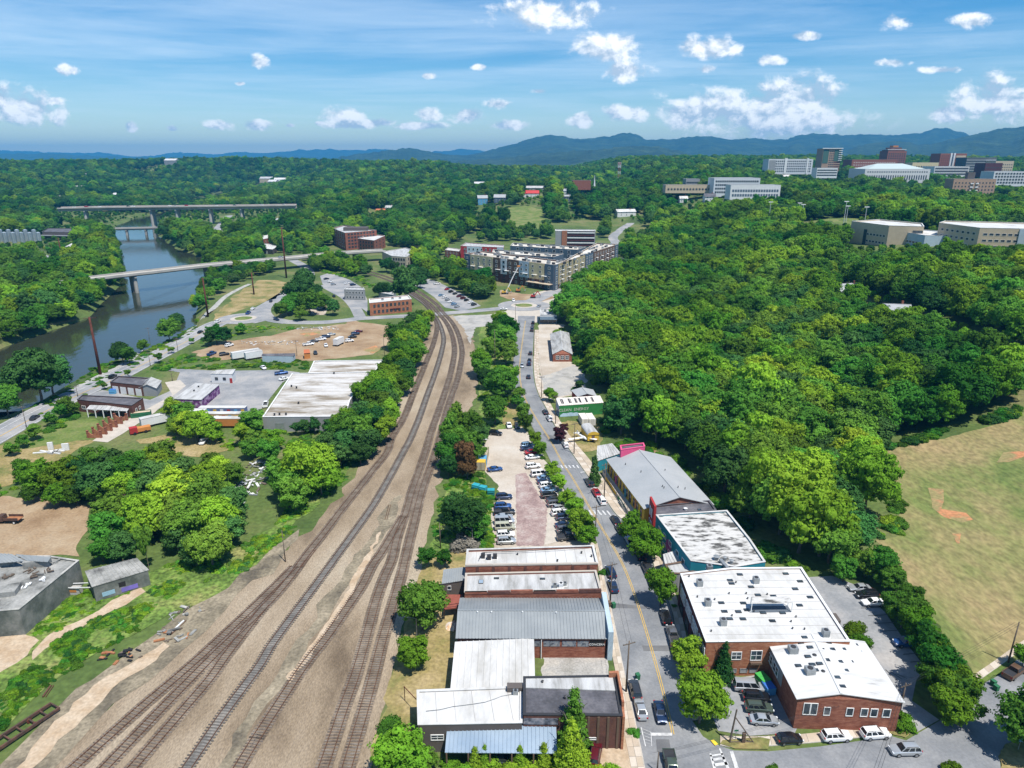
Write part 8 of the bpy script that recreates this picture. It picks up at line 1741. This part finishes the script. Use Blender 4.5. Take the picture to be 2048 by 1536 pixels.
# truck and trailers
def box_trailer(label, px, L, W, Hh, rz, m, wheels=2, name='trailer', cat='trailer', roof=None):
    c = at(*px); t = thing(name, label, cat, (c.x, c.y, 0)); co, si = math.cos(rz), math.sin(rz)
    MB().box((c.x, c.y, c.z + 0.9 + Hh / 2), (L, W, Hh), rz).build('body', m, t); MB().box((c.x, c.y, c.z + 0.95 + Hh), (L + .06, W + .06, .1), rz).build('roof', roof or roof_w, t)
    for e in range(wheels):
        x = -L * .3 + e * L * .6 / max(1, wheels - 1)
        MB().tube((c.x + x * co + W * .5 * si, c.y + x * si - W * .5 * co, .5), (c.x + x * co - W * .5 * si, c.y + x * si + W * .5 * co, .5), .48, n=12).build('wheel', tyre_m, t)
    return t
box_trailer('white box trailer standing in the dirt lot', (678, 690), 7, 2.5, 2.8, R(75), white_w); box_trailer('long white semi trailer on the dirt lot', (492, 716), 13, 2.5, 2.8, R(38), white_w, 3); box_trailer('short white trailer beside the long semi trailer', (508, 718), 8, 2.5, 2.8, R(38), white_w)
b = shed('site_office', 'pale blue site office with a dark roof beside the dirt lot', 'building', [(526, 708), (590, 707), (586, 713), (524, 712)], [3.6, 3.6, 3.0, 3.0], pale_blue, roof_k, 0.0)
b = shed('orange_shed', 'small orange shed on the dirt lot', 'shed', [(608, 700), (618, 699), (620, 706), (608, 707)], [3.4, 3.4, 2.8, 2.8], orange_w, pm('orange_shed_roof', (0.45, 0.14, 0.06)), 0.0)
c = at(22, 1045); t = thing('dump_truck', 'rusty flatbed dump truck parked on the dirt yard', 'truck', (c.x, c.y, 0)); 
MB().box((c.x, c.y, .75), (5.6, .9, .25)).build('chassis', black_m, t); MB().box((c.x - 2.0, c.y, 1.5), (1.5, 2.0, 1.5), taper=.88).build('cab', mat('rust_black', [(0.05, 0.035, 0.03), (0.12, 0.06, 0.04)], 1.0), t); MB().box((c.x - 3.0, c.y, 1.05), (1.1, 1.6, .7)).build('hood', mat('rust_black', [(0, 0, 0)]), t)
MB().box((c.x + .9, c.y, 1.15), (3.8, 2.2, .12)).build('bed_floor', mat('rust', [(0.26, 0.10, 0.045), (0.36, 0.17, 0.08)], 1.0), t)
for s in (-1, 1): MB().box((c.x + .9, c.y + s * 1.1, 1.5), (3.8, .1, .7)).build('bed_side', mat('rust_black', [(0, 0, 0)]), t)
for x in (-2.6, 1.6):
    for s in (-1, 1): o = MB().tube((c.x + x, c.y + s * .85, .48), (c.x + x, c.y + s * 1.12, .48), .48, n=14).build('wheel', tyre_m, t); MB().tube((c.x + x, c.y + s * .84, .48), (c.x + x, c.y + s * 1.14, .48), .24, n=10).build('rim', frame_w, o)
c = at(268, 868); t = thing('scrap_truck', 'red and orange truck beside the brick yard walls', 'truck', (c.x, c.y, 0))
MB().box((c.x, c.y, 1.5), (2.4, 2.2, 2.0), R(35)).build('cab', red_w, t); MB().box((c.x + 2.6, c.y + 1.9, 1.4), (4.2, 2.3, 1.3), R(35)).build('bed', orange_w, t)
for (x, y) in ((-.8, .6), (.9, -.9), (2.4, 2.9), (3.6, 1.2)): MB().tube((c.x + x, c.y + y, .5), (c.x + x + .2, c.y + y - .25, .5), .5, n=10).build('wheel', tyre_m, t)
def skip_bin(label, px, L, W, Hh, rz, m, fill=None, lid=None, name='dumpster', group=None):
    c = at(*px); t = thing(name, label, 'dumpster', (c.x, c.y, c.z), group); co, si = math.cos(rz), math.sin(rz); mb = MB()
    for s in (-1, 1): mb.box((c.x - s * W / 2 * si, c.y + s * W / 2 * co, c.z + .15 + Hh / 2), (L, .1, Hh), rz); mb.box((c.x + s * L / 2 * co, c.y + s * L / 2 * si, c.z + .15 + Hh / 2), (.1, W, Hh), rz)
    mb.box((c.x, c.y, c.z + .2), (L, W, .12), rz); mb.build('bin', m, t)
    if fill: MB().box((c.x, c.y, c.z + .1 + Hh * .85), (L - .2, W - .2, .3), rz).build('contents', fill, t)
    if lid:
        for s in (-1, 1): MB().box((c.x + s * L * .25 * co, c.y + s * L * .25 * si, c.z + .2 + Hh), (L * .48, W + .1, .07), rz).build('lid', lid, t)
    for s in (-1, 1): MB().bar((c.x - s * (W / 2 + .1) * si - L * .4 * co, c.y + s * (W / 2 + .1) * co - L * .4 * si, c.z + .15 + Hh * .6), (c.x - s * (W / 2 + .1) * si + L * .4 * co, c.y + s * (W / 2 + .1) * co + L * .4 * si, c.z + .15 + Hh * .6), .12, .14).build('lift_bar', m, t)
    return t
teal_b = pm('teal_bin', (0.03, 0.30, 0.36)); gr_b = pm('green_bin', (0.025, 0.13, 0.06))
skip_bin('teal dumpster by the gravel lot, farthest from the parked navy SUV', (952, 978), 2.0, 1.5, 1.3, R(-25), teal_b, None, teal_b, group='teal dumpsters'); skip_bin('teal dumpster in the middle of the three by the gravel lot', (966, 982), 2.0, 1.5, 1.3, R(-25), teal_b, None, teal_b, group='teal dumpsters'); skip_bin('dark teal dumpster nearest the parked navy SUV', (982, 989), 2.0, 1.5, 1.4, R(0), pm('dark_teal_bin', (0.02, 0.20, 0.20)), None, teal_b, group='teal dumpsters')
skip_bin('bright green dumpster against the studio wall in the small car park', (1524, 1368), 2.4, 1.6, 1.5, R(110), pm('lime_bin', (0.06, 0.36, 0.07)), None, pm('lime_bin', (0, 0, 0))); skip_bin('blue dumpster behind the black SUV in the small car park', (1536, 1384), 2.0, 1.6, 1.4, R(100), sky_w, None, pm('blue_lid', (0.04, 0.14, 0.45)))
skip_bin('blue dumpster by the brick garage doors', (227, 787), 2.4, 1.8, 1.6, 0, sky_w, None, pm('blue_lid', (0, 0, 0))); skip_bin('long green roll off container full of debris', (283, 833), 6.5, 2.4, 1.8, R(20), gr_b, mat('debris_fill', [(0.40, 0.30, 0.20), (0.55, 0.44, 0.33)], 1.0), name='roll_off_container'); skip_bin('pale blue grey open skip half hidden by the ivy column', (262, 1090), 4.5, 2.2, 1.7, R(10), pm('grey_blue_skip', (0.20, 0.26, 0.30)), mat('rust', [(0, 0, 0)]), name='skip')
def wheelie(label, px, m, group='wheeled bins'):
    c = at(*px); t = thing('wheeled_bin', label, 'bin', (c.x, c.y, 0.05), group)
    MB().box((c.x, c.y, .65), (.62, .7, 1.0), .3, taper=1.15).build('body', m, t); MB().box((c.x, c.y, 1.2), (.74, .84, .1), .3).build('lid', m, t); MB().tube((c.x - .3, c.y + .3, .2), (c.x + .3, c.y + .4, .2), .14, n=8).build('wheels', tyre_m, t)
wheelie('green wheeled bin behind the parked dark grey SUV', (1275, 1359), gr_b); wheelie('green wheeled bin at the curb by the utility pole', (1227, 1216), gr_b); wheelie('brown wheeled bin beside the green bin at the utility pole', (1218, 1213), brown_w); wheelie('green wheeled bin in the street by the old pickup, nearer the sidewalk', (1985, 1372), gr_b); wheelie('green wheeled bin in the street by the old pickup, nearer the tree shade', (1991, 1382), gr_b)

# ------------------------------------------------------------------ poles, lamps and wires
POLE_TOP = {}
steel_rust = mat('rust_steel', [(0.075, 0.022, 0.014), (0.12, 0.036, 0.022)], .5, .8)
def pole(key, label, base, top, r=.16, m=wood_p, arms=1, name='utility_pole', cat='pole', base_pt=None):
    """stands at the base pixel, as tall as the top pixel shows"""
    g = at(*base); d = ray(*top); t_ = (g.y) / d.y; h = max(4.0, CAMZ + d.z * t_ - g.z)
    t = thing(name, label, cat, (g.x, g.y, g.z)); MB().tube((g.x, g.y, g.z - .3), (g.x, g.y, g.z + h), r, r * .62, 9).build('shaft', m, t, True)
    for i in range(arms):
        z = g.z + h - .5 - i * 1.0; MB().box((g.x, g.y - .1, z), (2.4 if r < .3 else 5.0, .12, .14), .35).build('crossarm', m, t)
        ins = MB()
        for k in (-1, -.5, .5, 1): ins.tube((g.x + k * 1.05 * math.cos(.35), g.y + k * 1.05 * math.sin(.35) - .1, z), (g.x + k * 1.05 * math.cos(.35), g.y + k * 1.05 * math.sin(.35) - .1, z + .3), .05, n=6)
        ins.build('insulators', metal_g, t)
    POLE_TOP[key] = Vector((g.x, g.y, g.z + h - .3)); return t, g, h
P_ = [('s0', 'leaning wooden utility pole on the sidewalk by the red brick parapet', (1252, 1384), (1258, 1282), .19), ('s1', 'utility pole at the curb by the navy parked cars', (1220, 1210), (1223, 1125), .17), ('s2', 'utility pole beside the street tree at the zebra crossing', (1190, 1082), (1196, 1010), .17), ('s3', 'utility pole with guy wires by the raised terrace', (1208, 998), (1209, 926), .18), ('s4', 'utility pole opposite the gravel lot on the sidewalk', (1148, 908), (1149, 845), .16), ('s5', 'utility pole in front of the green workshop', (1111, 848), (1111, 790), .16), ('s6', 'utility pole above the bare lot', (1083, 796), (1081, 752), .15), ('s7', 'utility pole beside the silver roofed barn', (1068, 712), (1068, 662), .15), ('s8', 'utility pole at the roundabout corner', (1031, 640), (1031, 607), .14),
      ('r0', 'weathered pole beside the main line near the twiggy shrub', (881, 1097), (877, 1046), .14), ('r1', 'thin dark pole on the weedy bank beside the left siding', (571, 1124), (563, 1060), .13), ('q0', 'utility pole with transformer at the corner of the brick gable studio', (1799, 1426), (1816, 1366), .17), ('q1', 'tall bare pole beside the field sidewalk', (2016, 1326), (2038, 1244), .17), ('q2', 'short pole at the bottom of the street junction', (1314, 1545), (1315, 1514), .14),
      ('w0', 'roadside pole beside the riverside road by the lawn', (54, 858), (46, 812), .13), ('w1', 'roadside pole behind the black roofed store', (156, 794), (151, 770), .12), ('w2', 'roadside pole by the hedge at the riverside road', (301, 732), (297, 705), .12), ('w3', 'lamp like pole on the river path', (301, 690), (296, 655), .12), ('w4', 'roadside pole near the dirt lot hedge', (356, 702), (354, 676), .12), ('d0', 'leaning pole on the strip between railway and street', (990, 745), (1003, 660), .15), ('y0', 'pole at the yard entrance by the white office', (345, 762), (343, 740), .12), ('u0', 'pole in the dirt lot behind the site office', (594, 712), (592, 680), .13), ('u1', 'pole at the top of the bare dirt slope', (769, 712), (767, 668), .13)]
for k, lab, ba, tp_, r_ in P_: pole(k, lab, ba, tp_, r_, arms=0 if k in ('q1', 'r0', 'r1', 'q2', 'd0') else 1)
for k, lab, ba, tp_, r_ in [('t0', 'thick rust brown steel transmission pole on the river path', (201, 749), (184, 634), .65), ('t1', 'tall rust brown steel pole on the path by the road verge', (416, 632), (407, 556), .6), ('t2', 'rust brown steel pole beside the river trees by the bridge', (508, 589), (503, 545), .55), ('t3', 'tallest rust brown steel pole rising past the concrete bridge', (573, 556), (566, 455), .7), ('t4', 'rust brown steel pole on the west bank below the brewery', (127, 530), (118, 476), .6)]: pole(k, lab, ba, tp_, r_, steel_rust, 1, 'transmission_pole')
def wires(label, keys, n=3, sag=.035, r=.022, spread=.8, name='power_line'):
    t = thing(name, label, 'power line', tuple(POLE_TOP.get(keys[0], keys[0]) if isinstance(keys[0], str) else keys[0]))
    for a, b in zip(keys[:-1], keys[1:]):
        A = POLE_TOP[a] if isinstance(a, str) else Vector(a); B = POLE_TOP[b] if isinstance(b, str) else Vector(b)
        for i in range(n):
            o = Vector(((i - (n - 1) / 2) * spread, 0, .2)); L = (B - A).length
            pts = [A.lerp(B, k / 10) + o - Vector((0, 0, 4 * sag * L * (k / 10) * (1 - k / 10) * .5)) for k in range(11)]
            MB().path(pts, r, 4).build('wire', black_m, t)
wires('power line strung along the street poles', ['s0', 's1', 's2', 's3', 's4', 's5', 's6', 's7', 's8'], 2, .03, .018)
wires('power line crossing the side street from the studio corner', ['q2', 'q0', 'q1'], 3, .03, .02); wires('power line from the tall studio pole towards the viewer', ['q0', tuple(plane_at(1700, 1700, 14))], 3, .02, .02, .5)
wires('heavy transmission line along the river poles', [tuple(plane_at(-220, 690, 30)), 't0', 't1', 't2', 't3'], 3, .03, .03, 1.6); wires('heavy transmission line over the west bank', ['t4', tuple(plane_at(-200, 640, 18))], 3, .03, .03, 1.6); wires('power line along the riverside road', ['w0', 'w1', 'w2', 'w4'], 2, .03, .018)
def lamp(label, base, top, arm=1.6, name='street_lamp', side=-1):
    g = at(*base); d = ray(*top); h = max(4, CAMZ + d.z * (g.y / d.y) - g.z); t = thing(name, label, 'street lamp', (g.x, g.y, g.z))
    MB().tube((g.x, g.y, g.z - .2), (g.x, g.y, g.z + h), .1, .07, 8).build('shaft', metal_g, t); MB().tube((g.x, g.y, g.z + h - .1), (g.x + side * arm, g.y, g.z + h + .25), .05, n=6).build('arm', metal_g, t); MB().box((g.x + side * (arm + .25), g.y, g.z + h + .25), (.7, .28, .16)).build('lamp_head', frame_w, t)
lamp('street lamp standing in the feathery trackside tree', (834, 1274), (832, 1236)); lamp('lamp beside the twiggy grey shrub', (945, 1092), (942, 1056), 1.5); lamp('lamp at the painted container', (962, 905), (956, 880), 1.5, side=1)
for i, (x, yb, yt) in enumerate([(1536, 447, 404), (1594, 445, 406), (1602, 441, 409), (1687, 440, 403), (1691, 441, 412), (1728, 444, 414), (1764, 436, 410), (1767, 438, 420), (2046, 446, 410)]):
    g = at(x, yb + 8); d = ray(x, yt); h = max(12, CAMZ + d.z * (g.y / d.y) - g.z); t = thing('floodlight_mast', 'slim pale floodlight mast at the school sports field', 'floodlight', (g.x, g.y, g.z), 'floodlights of the school field')
    MB().tube((g.x, g.y, g.z), (g.x, g.y, g.z + h), .32, .2, 8).build('mast', mat('pale_mast', [(0.5, 0.52, 0.54)]), t); MB().box((g.x, g.y, g.z + h), (4.2, .5, .7)).build('lamp_bar', frame_w, t)
g = at(1237, 372); t = thing('radio_mast', 'red and white lattice radio mast rising from the far wood', 'mast', (g.x, g.y, g.z)); d = ray(1237, 324); h = CAMZ + d.z * (g.y / d.y) - g.z
for k in range(8):
    z0, z1 = g.z + h * k / 8, g.z + h * (k + 1) / 8; w = 2.2; mb = MB()
    for sx in (-1, 1):
        for sy in (-1, 1): mb.tube((g.x + sx * w, g.y + sy * w, z0), (g.x + sx * w, g.y + sy * w, z1), .3, n=5)
    mb.bar((g.x - w, g.y - w, z0), (g.x + w, g.y - w, z1), .3, .3).bar((g.x + w, g.y - w, z0), (g.x - w, g.y - w, z1), .3, .3); mb.build('lattice_section', red_w if k % 2 else white_w, t)
for i in range(3): MB().box((g.x, g.y, g.z + h * (.8 + .08 * i)), (8, 2, 1.6)).build('antenna_ring', white_w, t)
# propped frame at the junction corner
a, b_, c_ = at(1459, 1486), at(1507, 1486), at(1486, 1486); d = ray(1471, 1419); h = CAMZ + d.z * (a.y / d.y)
t = thing('propped_pole', 'dark leaning pole with a diagonal brace on the planted street corner', 'pole', (a.x, a.y, .1))
MB().tube((a.x, a.y, 0), (a.x + .5, a.y, h), .17, .13, 8).build('shaft', wood_p, t); MB().tube((a.x + .4, a.y, h * .78), (b_.x, b_.y, .1), .1, n=7).build('brace', wood_p, t); MB().bar((a.x, a.y, .25), (b_.x, b_.y, .25), .12, .12).build('foot_rail', wood_p, t); MB().box((c_.x, c_.y, 1.1), (.5, .4, 2.0)).build('meter_box', brown_w, t)
for (lab, x, y, m, w, h_) in [('blue sign on a short post at the street corner', 2036, 1500, sky_w, .6, .8), ('small green street sign by the planted corner', 1470, 1482, gr_b, .7, .3)]:
    g = at(x, y); t = thing('sign_post', lab, 'sign', (g.x, g.y, .05)); MB().tube((g.x, g.y, 0), (g.x, g.y, 2.4), .05, n=6).build('post', metal_g, t); MB().box((g.x, g.y - .06, 2.2), (w, .05, h_), .1).build('plate', m, t)
# steel frame beside the charcoal workshop
g = at(812, 1440); t = thing('steel_gantry', 'rusty steel gate frame on the grass beside the charcoal workshop', 'frame', (g.x, g.y, .05))
for (x0, y0, x1, y1) in [(810, 1402, 834, 1428), (810, 1482, 838, 1502)]:
    p, q = at(x0, y0), at(x1, y1); MB().tube((p.x, p.y, 0), (p.x, p.y, 3.2), .07, n=6).build('post', steel_rust, t); MB().bar((p.x, p.y, 3.1), (q.x, q.y, 3.1), .1, .12).build('beam', steel_rust, t)
# scrap and rubble along the railway
rr = random.Random(77)
def heap(label, px, n, spread, mats, name='scrap_heap', size=(.3, 2.2), cat='scrap'):
    g = at(*px); t = thing(name, label, cat, (g.x, g.y, .02))
    for i in range(n):
        a = rr.uniform(0, 6.28); q = rr.random() ** .6; x, y = g.x + math.cos(a) * spread[0] * q, g.y + math.sin(a) * spread[1] * q; L = rr.uniform(*size)
        MB().box((x, y, .12 + rr.uniform(0, .8) * (1 - q)), (L, rr.uniform(.12, .7), rr.uniform(.08, .35)), rr.uniform(0, 3.1)).build('piece', mats[rr.randrange(len(mats))], t)
rust = mat('rust', [(0, 0, 0)]); junk = [white_w, concrete_grey, rust, metal_g, roof_cc, wood_p, sky_w]
heap('white and grey rubbish heap in the overgrown clearing', (495, 975), 60, (4.5, 11), [white_w, white_w, metal_g, concrete_grey, wood_p, roof_cc], 'rubbish_heap', (.4, 2.6), 'rubbish'); heap('second rubbish heap behind the large yellow green tree', (515, 935), 40, (4, 7), [white_w, metal_g, concrete_grey, wood_p], 'rubbish_heap', (.4, 2.2), 'rubbish')
heap('scrap of pipes and tyres on the weedy bank', (245, 1312), 22, (4, 2.2), [rust, black_m, black_m, wood_p]); heap('planks and rubble beside the left siding', (345, 1270), 18, (4, 3), [rust, roof_cc, wood_p, concrete_grey]); heap('broken concrete and boards at the foot of the weedy bank', (372, 1228), 14, (3, 3), [concrete_grey, roof_cc, wood_p]); heap('rows of stone rubble on the dirt lot', (545, 686), 60, (26, 5), [white_w, concrete_grey, concrete], size=(.5, 1.6)); heap('heap of pipes and blocks beside the lower road bend', (640, 657), 40, (14, 4), [metal_g, concrete_grey, white_w], size=(.6, 2.4)); heap('pale construction rubble beside the far sports field of the brewery', (110, 905), 10, (2, 1.5), [concrete_grey])
g = at(95, 905); t = thing('skate_sculpture', 'white angular metal sculpture lying on the dry meadow', 'sculpture', (g.x, g.y, 0))
for (x, y, dx, dy, h_) in [(-4, -1, 9, 2, .4), (-3, 1, 8, -2.5, .4), (-1, 2, 1.5, .5, 2.6), (4, 1.5, 2, .4, 2.4), (0, 0, 5, 2.6, .5)]: MB().bar((g.x + x, g.y + y, h_ * .5), (g.x + x + dx, g.y + y + dy, h_ * .5), .5, h_).build('blade', white_w, t)
# old flat wagon frame at the bottom left
a, b_ = at(20, 1480), at(112, 1418); d = (b_ - a).normalized(); n_ = Vector((-d.y, d.x, 0)); t = thing('wagon_frame', 'rusted open flat wagon frame lying on the soil beside the weeds', 'wagon frame', (a.x, a.y, 0)); a = a - d * 6
for s in (-1, 1): MB().bar(tuple(a + n_ * s * 1.2 + Vector((0, 0, .7))), tuple(b_ + n_ * s * 1.2 + Vector((0, 0, .7))), .3, .5).build('side_beam', mat('rust_black', [(0, 0, 0)]), t)
for i in range(8): p = a.lerp(b_, i / 7); MB().bar(tuple(p - n_ * 1.2 + Vector((0, 0, .65))), tuple(p + n_ * 1.2 + Vector((0, 0, .65))), .22, .3).build('cross_beam', mat('rust_black', [(0, 0, 0)]), t)
for i in (1, 5):
    p = a.lerp(b_, i / 7)
    for s in (-1, 1): q = p + n_ * s * .8; MB().tube(tuple(q + n_ * .1 + Vector((0, 0, .42))), tuple(q - n_ * .1 + Vector((0, 0, .42))), .42, n=14).build('wheel', steel_rust, t)
# loose lengths of rail and timber between the tracks
for i, (x0, y0, x1, y1) in enumerate([(338, 1270, 368, 1242), (770, 1040, 778, 1010), (600, 1135, 628, 1100), (86, 1395, 102, 1372), (910, 690, 905, 672)]):
    a, b_ = at(x0, y0), at(x1, y1); t = thing('loose_rail', ['pale loose timber beside the left siding', 'loose rail lying between the two curved tracks', 'loose rail lying beside the dark bedded track', 'stacked dark sleepers on the weedy bank', 'loose rail lying on the ballast near the level crossing'][i], 'rail', (a.x, a.y, .06))
    MB().bar((a.x, a.y, .14), (b_.x, b_.y, .14), .3 if i in (0, 3) else .12, .2).build('length', white_w if i == 0 else rail_m, t); MB().bar((a.x + .5, a.y, .12), (b_.x + .5, b_.y, .12), .12, .16).build('length', rail_m, t)
